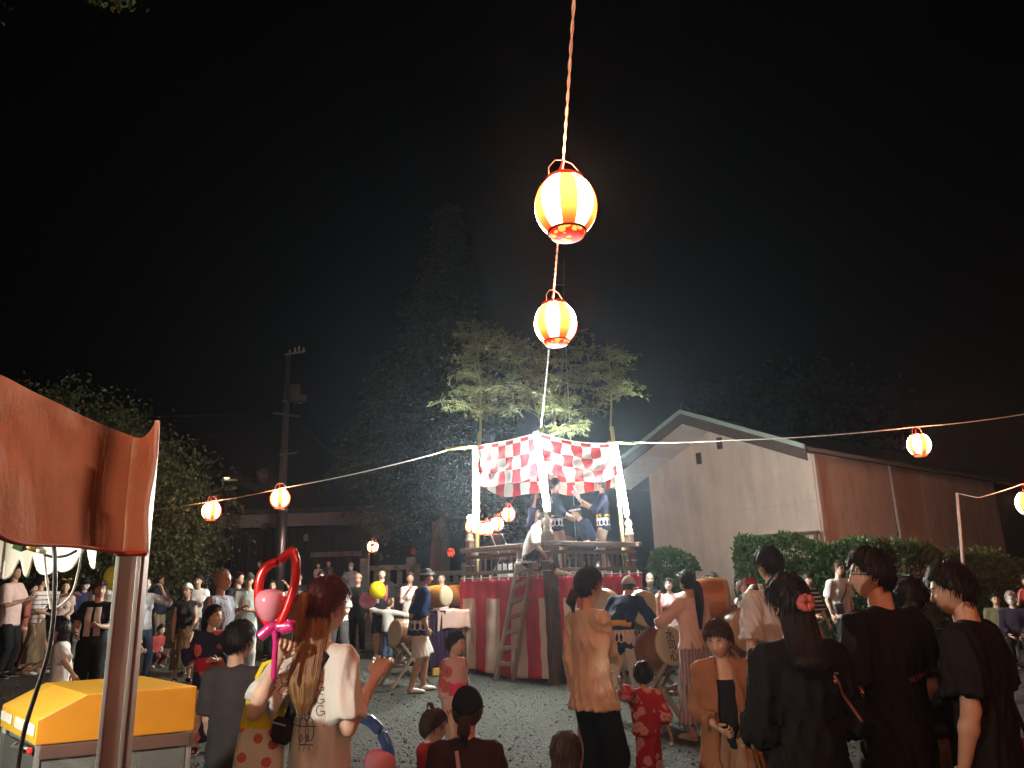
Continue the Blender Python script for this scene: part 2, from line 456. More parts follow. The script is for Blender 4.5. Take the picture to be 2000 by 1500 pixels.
# overhanging branch at the top left of the frame
def overhang():
    t = thing('overhanging_tree', 'tree whose leafy twig tips hang in from above the tent', 'tree', gp(-620, 1200, 6.0))
    o = np.array(t.location); tip = W(225, -35, 6.4) - o
    tb = MB(); s = np.linspace(0, 1, 8)
    tb.tube(np.stack([0 * s, 0.1 * np.sin(4 * s), 7.0 * s - 0.2], 1), np.linspace(0.2, 0.08, 8), 9); tb.obj('trunk', BARK, t, True)
    bb = MB(); st = np.array([0, 0, 6.2]); q = np.linspace(0, 1, 7)[:, None]
    P = st * (1 - q) + tip * q + np.array([0, 0, 0.7]) * np.sin(q * np.pi)
    bb.tube(P, np.linspace(0.07, 0.01, 7), 6)
    C = []
    for k in range(46):
        f = 0.25 + 0.75 * rng.random(); c = np.array([np.interp(f, q[:, 0], P[:, j]) for j in range(3)]) + rng.normal(size=3) * [0.3, 0.3, 0.10] + [0, 0, .42]
        C.append(c + rng.normal(size=(26, 3)) * [0.11, 0.11, 0.09])
    for px, py in ((183, 6), (200, 8), (235, 12), (255, 8), (268, 4), (232, 20)):
        c = W(px, py - 12, 6.4) - o; C.append(c + rng.normal(size=(14, 3)) * [0.05, 0.05, 0.035])
        bb.tube(np.stack([tip, (tip + c) / 2 + [0, 0, .04], c]), [0.012, 0.008, 0.004], 4)
    bb.obj('branch', BARK, t)
    lb = MB(); leaves(lb, np.concatenate(C), 0.075, 0.018, None, 0.8); tag(lb.obj('crown', LEAF_T, t), kind='stuff')
overhang()
# dark wood behind the warehouse
def far_wood():
    lb = MB(); C = []
    for i in range(60):
        px = 1380 + 330 * rng.random(); Y = 42 + 8 * rng.random()
        top = 715 + 60 * rng.random() + abs(px - 1520) * 0.25
        p = W(px, top, Y); k = 130
        C.append(np.array([p[0], p[1], p[2] - 1.6]) + rng.normal(size=(k, 3)) * [0.9, 0.9, 1.0])
    leaves(lb, np.concatenate(C), 0.45, 0.12, None, 0.4)
    tag(lb.obj('distant_wood', LEAF_D), kind='stuff')
far_wood()

# hedges by the warehouse
def hedge(name, label, box, n, leaf=0.075, rnd=0.25):
    (x0, y0), (x1, y1), z1, z1b, dep = box
    t = thing(name, label, 'hedge' if 'hedge' in name else 'bush', ((x0 + x1) / 2, (y0 + y1) / 2, float(GZ((x0 + x1) / 2, (y0 + y1) / 2))))
    o = np.array(t.location)
    d = np.array([x1 - x0, y1 - y0, 0]); Lh = np.linalg.norm(d); d /= Lh; nn = np.array([d[1], -d[0], 0])
    u = rng.random(n); v = rng.random(n); w = rng.random(n)
    # points on / just inside the skin of a lumpy box
    face = rng.random(n)
    zt = z1 + (z1b - z1) * u + 0.10 * np.sin(u * Lh * 2.1) + 0.06 * np.sin(u * Lh * 5.3 + 1)
    z = np.where(face < 0.62, zt * v, zt * (0.93 + 0.1 * v ** 2)); dp = np.where(face < 0.62, 0.12 * w ** 2 + 0.1 * np.sin(u * Lh * 3.3 + z * 4) * 0.5, dep * w)
    edge = np.minimum(u * Lh, (1 - u) * Lh); rr = np.clip(edge / rnd, 0, 1)
    dp = dp + (1 - rr) ** 2 * 0.4; z = z * (1 - 0.16 * (1 - rr) ** 2)
    P = np.array([x0, y0, 0])[None] + d[None] * (u * Lh)[:, None] - nn[None] * (dp - 0.0)[:, None] + np.array([0, 0, 1.0])[None] * z[:, None] - np.array([o[0], o[1], 0])[None]
    dirs = nn[None] * (face < 0.62)[:, None] * 0.9 + np.array([0, 0, 0.55])
    lb = MB(); leaves(lb, P, leaf, leaf * 0.28, dirs, 0.0); tag(lb.obj('foliage', LEAF_H, t), kind='stuff')
    sb = MB()
    for k in range(int(Lh * 4)):
        f = (k + rng.random()) / int(Lh * 4); p = np.array([x0, y0, 0]) + d * f * Lh - nn * dep * 0.5 - np.array([o[0], o[1], 0])
        zt_ = z1 + (z1b - z1) * f
        q = np.linspace(0, 1, 5)[:, None]
        sb.tube(p + np.array([0.15 * rng.normal(), 0.1 * rng.normal(), zt_ * 0.93]) * q, np.linspace(0.03, 0.008, 5), 5)
    # inner twig mass so that the hedge is dense
    sb.box((np.array([x0, y0, 0]) + d * Lh / 2 - nn * dep * 0.55) - [o[0], o[1], -min(z1, z1b) * 0.45], (Lh * 0.94, dep * 0.55, min(z1, z1b) * 0.86), rotz(math.atan2(d[1], d[0])))
    sb.obj('stem', plain('dark twig mass', (0.018, 0.02, 0.012), 0.95, 0.4, 20, 40, 1.0), t)
a = W(1430, 1130, 17.0); c = W(1750, 1130, 15.6); e = W(2120, 1130, 19.5)
hedge('clipped_hedge', 'lit green hedge running along the warehouse side yard', ((a[0], a[1]), (c[0], c[1]), 2.28, 2.2, 1.2), 15000, 0.11)
hedge('clipped_hedge', 'dark lower hedge at the far right behind the seated people', ((c[0] + .03, c[1]), (e[0], e[1]), 2.12, 1.55, 1.2), 9000, 0.11)
a = W(1256, 1130, 17.6); c = W(1352, 1130, 17.2)
hedge('round_bush', 'round green bush beside the stage in front of the warehouse wall', ((a[0], a[1]), (c[0], c[1]), 2.12, 2.1, 0.9), 6000, 0.10, 0.5)

# ================================================================== warehouse
WALLP = plain('off-white wall panel', (0.66, 0.59, 0.53), 0.75, 0.08, 2.5, 30, 0.15, stretch=(1, 1, 0.35), dirt=((0.40, 0.34, 0.29), 0.5))
SOFFIT = plain('white soffit board', (0.62, 0.63, 0.62), 0.7, 0.06)
TRIM = plain('dark brown trim', (0.07, 0.055, 0.05), 0.6, 0.2)
ROOFM = plain('dark roof sheet', (0.05, 0.05, 0.055), 0.55, 0.25, 4)
VERGE = plain('pale green verge metal', (0.30, 0.42, 0.38), 0.45, 0.12, 4, metal=0.2)  # greenish light on the verge edge is put into this colour
def warehouse():
    A = W(1274, 1000, 24.2); B = W(1600, 1000, 20.0)
    A = np.array([A[0], A[1], 0]); B = np.array([B[0], B[1], 0])
    t = thing('warehouse', 'pale panelled warehouse with a low gable roof and deep eaves', 'building', tuple(A))
    d = (B - A); Wd = np.linalg.norm(d); d /= Wd; back = np.array([-d[1], d[0], 0])
    if back[1] < 0: back = -back
    up = np.array([0, 0, 1.0]); Lb = 13.2; ez = 4.82; rz = 6.02
    def gz(u): return ez + (rz - ez) * (1 - abs(u / Wd * 2 - 1))
    # gable panels, one object each
    n = 9; edges = np.linspace(0, Wd, n + 1)
    for i in range(n):
        for lo, hi in ((0.0, 3.425), (3.431, None)):
            u0, u1 = edges[i] + 0.0025, edges[i + 1] - 0.0025
            us = [u0, u1] if not (u0 < Wd / 2 < u1) else [u0, Wd / 2, u1]
            bot = [(u, lo) for u in us]; topp = [(u, (hi if hi else gz(u) - 0.02)) for u in us][::-1]
            poly = bot + topp; k = len(poly); j = 0.003 * rng.random()
            Fv = [d * u + up * z - back * (0.03 + j) for u, z in poly]; Bv = [d * u + up * z + back * 0.02 for u, z in poly]
            F = [list(range(k)), list(range(k, 2 * k))[::-1]] + [[q + k, (q + 1) % k + k, (q + 1) % k, q] for q in range(k)]
            MB().add(np.array(Fv + Bv), F).obj('wall_panel', WALLP, t)
    bk = MB()
    for u0, u1 in ((0.02, Wd / 2), (Wd / 2, Wd - 0.02)):
        V = [d * u0 + back * .05, d * u1 + back * .05, d * u1 + back * .05 + up * (gz(u1) - .05), d * u0 + back * .05 + up * (gz(u0) - .05)]
        bk.add(np.array(V), [[0, 1, 2, 3]])
    bk.obj('wall_backing', TRIM, t)
    # side wall panels
    ns = 6; se = np.linspace(0.18, Lb, ns + 1)
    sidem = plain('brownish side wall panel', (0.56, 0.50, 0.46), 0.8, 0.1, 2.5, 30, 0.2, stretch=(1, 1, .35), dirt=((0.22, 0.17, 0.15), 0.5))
    R = np.stack([back, -d, up], 1)
    for i in range(ns):
        c = d * (Wd - 0.03 + 0.003 * (i % 2)) + back * (se[i] + se[i + 1]) / 2 + up * (ez - 0.12) / 2
        MB().box(c, (se[i + 1] - se[i] - 0.005, 0.06, ez - 0.12), R, b=0.004).obj('side_panel', sidem, t)
    MB().box(d * (Wd - .02) + back * .09 + up * (ez - .1) / 2, (0.17, 0.16, ez - 0.1), R, b=.01).obj('corner_post', sidem, t)
    for s_ in (4.4,):
        b = MB(); b.tube(np.array([d * (Wd + .07) + back * s_ + up * z for z in (0.1, 2, ez - .15)]), 0.045, 8); b.obj('downpipe', plain('pale pipe', (0.4, 0.36, 0.33), 0.5), t, True)
    # roof slabs with overhang
    oh, so = 1.75, 0.78; sl = (rz - ez) / (Wd / 2); th = 0.16
    ridge_f = d * Wd / 2 - back * oh; ridge_b = d * Wd / 2 + back * (Lb + 0.5)
    for sg, nm in ((1, 'roof'), (-1, 'roof')):
        e = d * (Wd / 2 + sg * (Wd / 2 + so)); zt = rz + 0.14; ze = zt - sl * (Wd / 2 + so)
        q = [ridge_f + up * zt, e - back * oh + up * ze, e + back * (Lb + .5) + up * ze, ridge_b + up * zt]
        lo = [p - up * th for p in q]
        F = [[0, 1, 2, 3], [7, 6, 5, 4], [1, 0, 4, 5], [2, 1, 5, 6], [3, 2, 6, 7], [0, 3, 7, 4]]
        if sg < 0: F = [f[::-1] for f in F]
        rf = MB().add(np.array(q + lo), F).obj('roof', ROOFM, t)
        # soffit boards under the front overhang
        nb = 8; w0 = Wd / 2 + so
        for i in range(nb):
            a0, a1 = i / nb * w0 + .006, (i + 1) / nb * w0 - .006
            P = []
            for zz in (0.006, 0.03):
                for aa in (a0, a1):
                    for bb_ in (-oh + 0.16, -0.06):
                        P.append(d * (Wd / 2 + sg * aa) + back * bb_ + up * (zt - th - zz - sl * aa))
            V = np.array(P); F = [[0, 1, 3, 2], [4, 6, 7, 5], [0, 4, 5, 1], [2, 3, 7, 6], [0, 2, 6, 4], [1, 5, 7, 3]]
            MB().add(V, F).obj('soffit_board', SOFFIT, t)
        # barge board and verge cap
        for nm2, zo, hh, of, mm in (('barge_board', -0.06, 0.30, 0.05, TRIM), ('verge_cap', 0.045, 0.12, 0.085, VERGE)):
            P = []
            for bb_ in (-oh - of, -oh - 0.003):
                for aa in (0, w0 + .04):
                    for zz in (zo, zo - hh):
                        P.append(d * (Wd / 2 + sg * aa) + back * bb_ + up * (zt + zz - sl * aa))
            V = np.array(P); F = [[0, 2, 3, 1], [4, 5, 7, 6], [0, 4, 6, 2], [1, 3, 7, 5], [0, 1, 5, 4], [2, 6, 7, 3]]
            MB().add(V, F).obj(nm2, mm, t)
        P = [e + up * (ze - .09) - back * (oh - .02), e + up * (ze - .09) + back * (Lb + .4)]
        MB().tube(np.array([P[0] + d * sg * .07, (P[0] + P[1]) / 2 + d * sg * .07, P[1] + d * sg * .07]), 0.06, 8).obj('gutter', TRIM, t, True)
    for u in (Wd * 0.36, Wd * 0.5):   # two small louvres under the apex
        o = MB().box(d * u + up * (gz(u) - 0.62) - back * 0.06, (0.16, 0.07, 0.34), np.stack([d, back, up], 1), b=.008).obj('louvre_vent', TRIM, t)
    # roof finial sticks
    MB().tube(np.array([ridge_f + up * (rz + .12), ridge_f + up * (rz + .3)]), .02, 5).obj('ridge_rod', TRIM, t)
    # rail frame in front of the wall
    f = thing('rail_frame', 'brown wooden rail frame between hedge and warehouse wall', 'railing', tuple(A))
    Rf = np.stack([d, back, up], 1); o3 = -back * 0.35; u0, u1 = Wd * 0.60, Wd * 1.02
    wd = plain('brown painted wood', (0.14, 0.09, 0.07), .6, .25, 6)
    MB().box(d * (u0 + u1) / 2 + o3 + up * 2.63, (u1 - u0, .07, .07), Rf, b=.008).obj('top_rail', wd, f)
    for u in (u0 + .15, u0 + .6, u1 - .1):
        MB().box(d * u + o3 + up * 1.29, (.09, .09, 2.58), Rf, b=.008).obj('post', wd, f)
    MB().box(d * (u0 + u1) / 2 + o3 + up * 1.9, (u1 - u0 - .5, .04, .08), Rf, b=.008).obj('lower_rail', wd, f)
warehouse()

# ================================================================== hall, poles and stone fence on the terrace
def hall():
    Y = 36.0; a = W(310, 1090, Y); b_ = W(720, 1090, Y); gz_ = float(GZ(a[0], Y))
    t = thing('low_hall', 'dark low hall with a long pale fascia behind the crowd', 'building', (a[0], Y, gz_))
    L = b_[0] - a[0]; up = np.array([0, 0, 1.])
    f0 = W(400, 1008, Y)[2] - gz_; f1 = W(400, 1036, Y)[2] - gz_
    dk = plain('dark timber cladding', (0.035, 0.03, 0.028), .7, .3, 3, stretch=(3, 1, 1))
    n = 26
    for i in range(n):
        MB().box((L * (i + .5) / n, 0.15 + .004 * (i % 3), f1 / 2), (L / n - .02, .12, f1), b=.006).obj('wall_board', dk, t)
    MB().box((L / 2, 3.2, f1 / 2), (L, 5.9, f1 - .02)).obj('wall', dk, t)
    MB().box((L / 2, -0.7, (f0 + f1) / 2), (L + 1.6, .10, f0 - f1), b=.01).obj('fascia', plain('pale fascia board', (0.36, 0.31, 0.29), .7, .12, 2), t)
    MB().box((L / 2, 2.6, f0 + .02), (L + 1.7, 7.4, .22), b=.02).obj('roof', ROOFM, t)
    for px0, px1, py0, py1, mm in ((385, 413, 1045, 1088, (.10, .085, .085)), (416, 446, 1045, 1088, (.17, .155, .155))):
        p0 = W(px0, py1, Y); p1 = W(px1, py0, Y)
        c = ((p0[0] + p1[0]) / 2 - a[0], .07, (p0[2] + p1[2]) / 2 - gz_); sz = (abs(p1[0] - p0[0]), .04, p1[2] - p0[2])
        w = MB().box(c, (sz[0] + .1, .05, sz[2] + .1), b=.005).obj('window', TRIM, t)
        MB().box((c[0], .03, c[2] + .18 * sz[2]), (sz[0], .03, sz[2] * .62)).obj('pane', plain('blind behind glass %d' % px0, mm, .3, .1), w)
        MB().box((c[0], .03, c[2] - .33 * sz[2]), (sz[0], .03, sz[2] * .32)).obj('pane', plain('blind behind glass %d' % px0, mm, .3, .1), w)
    p0 = W(604, 1088, Y - .8); p1 = W(704, 1078, Y - .8)
    s_ = tag(MB().box(((p0[0] + p1[0]) / 2, Y - .62, (p0[2] + p1[2]) / 2 + .02), (p1[0] - p0[0], .05, .22), b=.01).obj('name_board', plain('pale board', (.36, .32, .31), .6, .2, 4)), 'long pale name board fixed along the dark hall front', 'sign')
    p0 = W(597, 1050, Y); MB().box((p0[0] - a[0], .03, p0[2] - gz_), (.2, .12, .32), b=.02).obj('meter_box', plain('grey box', (.3, .3, .3), .5), t)
    p0 = W(528, 1030, Y); MB().box((p0[0] - a[0], -.8, p0[2] - gz_), (.3, .2, .3), b=.02).obj('ceiling_speaker', TRIM, t)
hall()
def far_block():
    Y = 70.0; a = W(250, 940, Y); b_ = W(460, 940, Y); z0 = float(GZ(a[0], Y)); L = b_[0] - a[0]; H = a[2] - z0
    t = thing('distant_house', 'dark distant house with three lit lamps under its flat eaves', 'building', (a[0], Y, z0))
    dk = plain('night wall', (.05, .042, .045), .8, .2, 1)
    MB().box((L / 2, 4, H / 2 - .3), (L, 8, H - .6)).obj('wall', dk, t)
    MB().box((L / 2, 3, H + .05), (L + 1.6, 11.5, .55), b=.05).obj('roof', ROOFM, t)
    for i, px in enumerate((330, 388, 442)):
        p = W(px, 931, Y - 1.6)
        l_ = thing('wall_lamp', ['small lit lamp nearest the tree on the distant house', 'middle lit lamp of the distant house eaves', 'lit lamp at the outer end of the distant house eaves'][i], 'lamp', (p[0], p[1], p[2]), 0, 'lamps on the distant house')
        MB().box((0, 1.2, .15), (.9, 1.2, .2), b=.03).obj('bracket', dk, l_)
        MB().sphere((0, .1, 0), (.34, .3, .2), 10, 6).obj('bulb', glow('warm lamp glass', (1, .78, .42), 5.0), l_, True)
        MB().box((0, .75, -.05), (1.5, .1, .5), b=.02).obj('reflector', plain('lamp reflector', (.6, .55, .45), .5), l_)
far_block()
def utility_pole():
    Y = 33.0; z0 = float(GZ(W(548, 1100, Y)[0], Y)); b_ = W(548, 1060, Y); tp = W(563, 690, Y)
    t = thing('utility_pole', 'tall concrete utility pole with transformer above the hall roof', 'utility pole', (b_[0], Y, z0))
    o = np.array([b_[0], Y, z0]); m = plain('grey concrete', (.11, .105, .10), .85, .15, 4)
    top = tp - o
    MB().tube(np.array([[0, 0, -.3], top * .5, top]), [.21, .17, .12], 12).obj('pole', m, t, True)
    def at(px, py, dy=0): return W(px, py, Y + dy) - o
    for pts, r in (([(556, 693), (596, 686)], .05), ([(534, 807), (584, 813)], .055), ([(552, 783), (590, 787)], .05), ([(546, 888), (580, 884)], .04)):
        P = [at(x, y, -.25) for x, y in pts]; MB().tube(np.array(P), r, 6).obj('crossarm', STEEL, t)
    p = at(575, 768, -.4); MB().lathe([[.02, -.42], [.27, -.4], [.29, 0], [.27, .36], [.1, .42]], 12, p).obj('transformer', m, t, True)
    p = at(590, 778, -.4); MB().box(p, (.42, .3, .3), b=.03).obj('switch_box', m, t)
    for px, py in ((566, 688), (576, 684), (584, 681), (593, 684)):
        p = at(px, py, -.25); MB().lathe([[.03, -.1], [.06, -.05], [.03, 0], [.06, .05], [.03, .12]], 8, p).obj('insulator', plain('white porcelain', (.5, .5, .48), .3), t, True)
    for i, (x, y) in enumerate(((512, 928),)):
        p = at(x, y); MB().lathe([[.02, -.3], [.22, -.22], [.24, .2], [.05, .3]], 10, p, rotx(.5)).obj('horn_speaker', m, t, True)
    w = MB()
    for (x0, y0, Ya), (x1, y1, Yb) in (((584, 684, 33), (1150, 640, 60)), ((584, 813, 33), (720, 885, 45)), ((534, 807, 33), (-300, 740, 50))):
        A = W(x0, y0, Ya); B = W(x1, y1, Yb); q = np.linspace(0, 1, 16)[:, None]
        w.tube(A * (1 - q) + B * q - np.array([0, 0, 1.0]) * 4 * q * (1 - q), .018, 4)
    tag(w.obj('power_line', BLACK), 'thin dark power lines strung from the utility pole', 'cable')
    # lower metal post directly in front
    p = W(548, 1100, 27.0); z0 = float(GZ(p[0], 27.)); h = W(548, 985, 27.)[2] - z0
    t2 = thing('lamp_post', 'grey metal post under the second lantern on the left string', 'post', (p[0], 27., z0))
    MB().tube(np.array([[0, 0, -.2], [0, 0, h * .6], [0, 0, h]]), .16, 12).obj('post', STEEL, t2, True)
    MB().lathe([[.17, h * .93], [.175, h * .93], [.175, h * .95], [.17, h * .95]], 12).obj('band', ALU, t2)
utility_pole()
def stone_fence():
    Y = 26.2
    def z0(x): return float(GZ(x, Y)) - .05
    spec = [('stone_fence', 'taller stone picket fence on the bank beside the small pole lantern', 712, 803, 1102, True), ('stone_fence', 'low stone fence between conifer trunk and stage', 812, 910, 1113, False), ('stone_fence', 'low stone wall with posts at the left behind the crowd', 285, 325, 1105, False)]
    for nm, lab, p0, p1, top, tall in spec:
        a = W(p0, 1140, Y); b_ = W(p1, 1140, Y); t = thing(nm, lab, 'fence', (a[0], Y, z0(a[0])), 0, 'stone fences on the bank')
        L = b_[0] - a[0]; H = W((p0 + p1) / 2, top, Y)[2] - z0(a[0])
        MB().box((L / 2, 0, .16), (L + .3, .45, .32), b=.03).obj('base_stone', STONE, t)
        MB().box((L / 2, 0, H - .12), (L, .2, .16), b=.02).obj('top_rail', STONE, t)
        MB().box((L / 2, 0, .42), (L, .2, .14), b=.02).obj('lower_rail', STONE, t)
        n = max(3, int(L / .32)); pk = None
        for i in range(1, n):
            h = H - .70
            pk = MB().box((0, 0, 0), (.17, .15, h), b=.015).obj('picket', STONE, t) if pk is None else share(pk, None, (0, 0, 0), None, t)
            pk.location = (L * i / n, 0, .49 + h / 2)
        for x in (0, L):
            MB().box((x, 0, H / 2 + .1), (.3, .3, H + .2), b=.03).obj('post', STONE, t)
        if tall: MB().box((-.42, .1, H * .4), (.3, .3, H * .85), b=.03).obj('post', STONE, t)
    # pale shed posts behind the left crowd
    p0 = W(95, 1140, 23.0); p1 = W(285, 1140, 23.0); zz = float(GZ(p0[0], 23.))
    t = thing('timber_fence', 'grey timber fence of upright boards behind the left crowd', 'fence', (p0[0], 23., zz))
    L = p1[0] - p0[0]; m = plain('grey weathered board', (.13, .12, .11), .9, .35, 4, stretch=(4, 4, .6))
    n = 20; bd = None
    for i in range(n):
        h = 1.25 + .06 * rng.random(); x = L * (i + .5) / n
        bd = MB().box((0, 0, 0), (L / n - .03, .035, 1.3), b=.005).obj('fence_board', m, t) if bd is None else share(bd, None, (0, 0, 0), None, t)
        bd.location = (x, .004 * (i % 2), h / 2 + .05); bd.rotation_euler = (0, .008 * rng.normal(), 0)
    for z in (.4, 1.1): MB().box((L / 2, .06, z), (L, .05, .1), b=.005).obj('rail', m, t)
    for i in (2, 9, 15): MB().box((L * i / n, .1, 1.15), (.12, .12, 2.3), b=.01).obj('post', WOOD_L, t)
stone_fence()
def kerbs():
    for i, (px0, px1, py, Y) in enumerate(((300, 405, 1262, 17.4), (296, 402, 1284, 15.6))):
        a = W(px0, py, Y); b_ = W(px1, py, Y); z = float(GZ((a[0] + b_[0]) / 2, Y))
        t = thing('kerb', ['upper low stone kerb between girl and left crowd', 'lower low stone kerb between girl and left crowd'][i], 'kerb', (a[0], Y, z))
        L = b_[0] - a[0]; n = 3
        for k in range(n): MB().box((L * (k + .5) / n, 0, .03), (L / n - .015, .18, .2), b=.02).obj('kerb_stone', STONE, t)
kerbs()
# thin antenna mast seen above the second lantern, on the distant roof line
p = W(1101, 600, 45.); t = thing('antenna_mast', 'thin antenna mast standing far behind the upper lanterns', 'antenna', (p[0], 45., 0))
MB().tube(np.array([[0, 0, -.2], [0, 0, p[2]], W(1101, 505, 45.) - [p[0], 45., 0]]), .035, 6).obj('mast', STEEL, t, True)
MB().tube(np.array([W(1086, 556, 45.) - [p[0], 45., 0], W(1103, 557, 45.) - [p[0], 45., 0]]), .03, 5).obj('crossbar', STEEL, t)
# ================================================================== drum stage
C0 = np.array([0.50, 12.54]); C1 = np.array([-0.96, 14.25]); C2 = np.array([2.12, 13.94]); C3 = C1 + C2 - C0
CORN = [C0, C1, C3, C2]; CEN = (C0 + C3) / 2
DECK = 1.70
def g2(p): return float(GZ(p[0], p[1]))
def v3(p, z): return np.array([p[0], p[1], z])
def stage():
    t = thing('drum_stage', 'square wooden drum stage tower with railed deck in the middle of the yard', 'stage', (CEN[0], CEN[1], 0.0))
    o = v3(CEN, 0)
    def beam(a, b_, w, h, name='beam', mat=WOOD, bev=.008):
        a = np.asarray(a, float); b_ = np.asarray(b_, float); d = b_ - a; L = np.linalg.norm(d); R = frame(d, np.cross([0, 0, 1.], d) if abs(d[2]) < L * .9 else [1, 0, 0])
        return MB().box((a + b_) / 2 - o, (w, h, L), R, b=bev).obj(name, mat, t)
    # deck
    u = (C2 - C0) / np.linalg.norm(C2 - C0); v = (C1 - C0) / np.linalg.norm(C1 - C0); Lu = np.linalg.norm(C2 - C0); Lv = np.linalg.norm(C1 - C0)
    n = 12
    for i in range(n):
        c = C0 + u * Lu * (i + .5) / n + v * Lv / 2
        MB().box(v3(c, DECK - .02 - .002 * (i % 2)) - o, (Lu / n - .008, Lv, .04), np.stack([v3(u, 0), v3(v, 0), [0, 0, 1]], 1), b=.004).obj('deck_board', WOOD, t)
    for a, b_ in ((C0, C1), (C1, C3), (C3, C2), (C2, C0)):
        beam(v3(a, DECK - .12), v3(b_, DECK - .12), .10, .14, 'rim_beam')
    for q, c in enumerate(CORN):
        ins = (CEN - c) / np.linalg.norm(CEN - c) * .09
        p = c + ins; zt = 2.36
        w = .17 if q == 0 else .13
        a = math.atan2(u[1], u[0])
        MB().box(v3(p, (zt + g2(p) - .05) / 2) - o, (w, w, zt - g2(p) + .05), rotz(a), b=.012).obj('corner_post', WOOD, t)
        prof = [[.075, 0], [.085, .02], [.085, .05], [.06, .07], [.07, .09], [.07, .12], [.045, .14], [.06, .17], [.072, .21], [.06, .25], [.025, .285], [.006, .31]]
        MB().lathe(prof, 14, v3(p, zt) - o).obj('finial', plain('pale turned wood', (.36, .29, .2), .55, .2, 6), t, True)
        for zz in (1.78, 1.93, 2.08):
            MB().box(v3(p, zz) - o, (w + .012, w + .012, .012), rotz(a)).obj('rope_binding', ROPE, t)
    # railings
    for a, b_, gap in ((C0, C1, True), (C1, C3, False), (C3, C2, False), (C2, C0, False)):
        a3, b3 = v3(a, 0), v3(b_, 0); d = (b3 - a3); L = np.linalg.norm(d); d /= L
        segs = [(.02, L - .02)] if not gap else [(.74, L - .02)]
        s0, s1 = segs[0]
        beam(a3 + d * (s0 - (.12 if gap else 0)) + [0, 0, 2.20], a3 + d * (s1 + .14) + [0, 0, 2.20], .10, .085, 'top_rail', bev=.012)
        beam(a3 + d * s0 + [0, 0, 2.07], a3 + d * s1 + [0, 0, 2.07], .06, .06, 'mid_rail')
        beam(a3 + d * s0 + [0, 0, 1.79], a3 + d * s1 + [0, 0, 1.79], .06, .06, 'low_rail')
        nb = int((s1 - s0) / .145)
        for i in range(1, nb):
            p = a3 + d * (s0 + (s1 - s0) * i / nb)
            beam(p + [0, 0, 1.815], p + [0, 0, 2.04], .03, .03, 'baluster', bev=.004)
        if gap:
            p = a3 + d * s0; beam(p + [0, 0, 1.70], p + [0, 0, 2.155], .09, .09, 'rail_post')
            beam(a3 + d * .1 + [0, 0, 2.02], a3 + d * (s0 - .05) + [0, 0, 2.02], .05, .05, 'gate_bar')
    # canopy poles, bamboo cross bars
    tops = {0: W(1056, 834, 12.72), 1: W(937, 845, 14.12), 3: W(1195, 833, 13.85)}
    tops[2] = np.array([C3[0] - .02, C3[1] - .1, 4.42]); bas = {}
    for q, c in enumerate(CORN):
        ins = (CEN - c) / np.linalg.norm(CEN - c) * .2; b0 = v3(c + ins, 1.72); bas[q] = b0
        P = np.stack([b0 * (1 - s) + tops[q] * s for s in np.linspace(0, 1, 10)])
        mb = MB().tube(P - o, .035, 8)
        for k in range(1, 9): mb.tube(np.stack([P[k] - [0, 0, .008], P[k] + [0, 0, .008]]) - o, .041, 8)
        mb.obj('bamboo_pole', BAMBOO, t, True)
        for zz in (.12, .45):
            pz = b0 * (1 - zz) + tops[q] * zz; MB().tube(np.stack([pz - [0, 0, .025], pz + [0, 0, .025]]) - o, .046, 8).obj('tape', ROPE, t)
    e0 = W(871, 877, 14.45); e1 = tops[1] + np.array([.03, -.05, -.27]); 
    MB().tube(np.stack([e0, (e0 + e1) / 2, e1]) - o, .028, 8).obj('bamboo_crossbar', plain('yellow bamboo', (.55, .46, .14), .4, .2, 8), t, True)
    e2 = W(1240, 866, 13.80); e3 = tops[3] + np.array([-.1, -.05, -.3])
    MB().tube(np.stack([e3, (e3 + e2) / 2, e2]) - o, .025, 8).obj('bamboo_crossbar', plain('yellow bamboo', (.55, .46, .14), .4, .2, 8), t, True)
    return t, tops, bas
STAGE, TOPS, BASE = stage()

def uvcloth(name, fn, nu, nv, mat, thick=.004, smooth=True, parent=None):
    U, Vv = np.meshgrid(np.linspace(0, 1, nu), np.linspace(0, 1, nv), indexing='ij')
    X = fn(U, Vv); b = MB(); b.grid(X.transpose(1, 0, 2)); b.uv = np.stack([U.T.ravel(), Vv.T.ravel()], 1)
    ob = b.obj(name, mat, parent, smooth)
    sm = ob.modifiers.new('thickness', 'SOLIDIFY'); sm.thickness = thick; sm.offset = 0
    return ob
def stripemat():
    m, n, l, p = newmat('red and white festival curtain')
    uv = n.new('ShaderNodeUVMap'); s = n.new('ShaderNodeSeparateXYZ'); l.new(uv.outputs[0], s.inputs[0])
    # u in metres / 0.72 repeats, v = 1 at the top
    f = mth(n, l, 'FRACT', mth(n, l, 'ADD', mth(n, l, 'MULTIPLY', s.outputs[0], 3.28), -0.12))
    st = mth(n, l, 'LESS_THAN', f, 0.5)
    st = mth(n, l, 'MULTIPLY', st, mth(n, l, 'LESS_THAN', s.outputs[1], 0.785))
    co = coords(n); nz = noise(n, l, co, 4, 6)
    red = mix(n, l, nz, (.40, .022, .045), (.56, .05, .075)); wh = mix(n, l, nz, (.58, .49, .42), (.74, .64, .55))
    c = mix(n, l, st, red, wh); l.new(c, p.inputs['Base Color']); p.inputs['Roughness'].default_value = .85; p.inputs['Specular IOR Level'].default_value = .15
    bump(n, l, p, noise(n, l, mapping(n, l, co, (1, 1, .25)), 18, 4), .35, .012)
    return m
KOHAKU = stripemat()
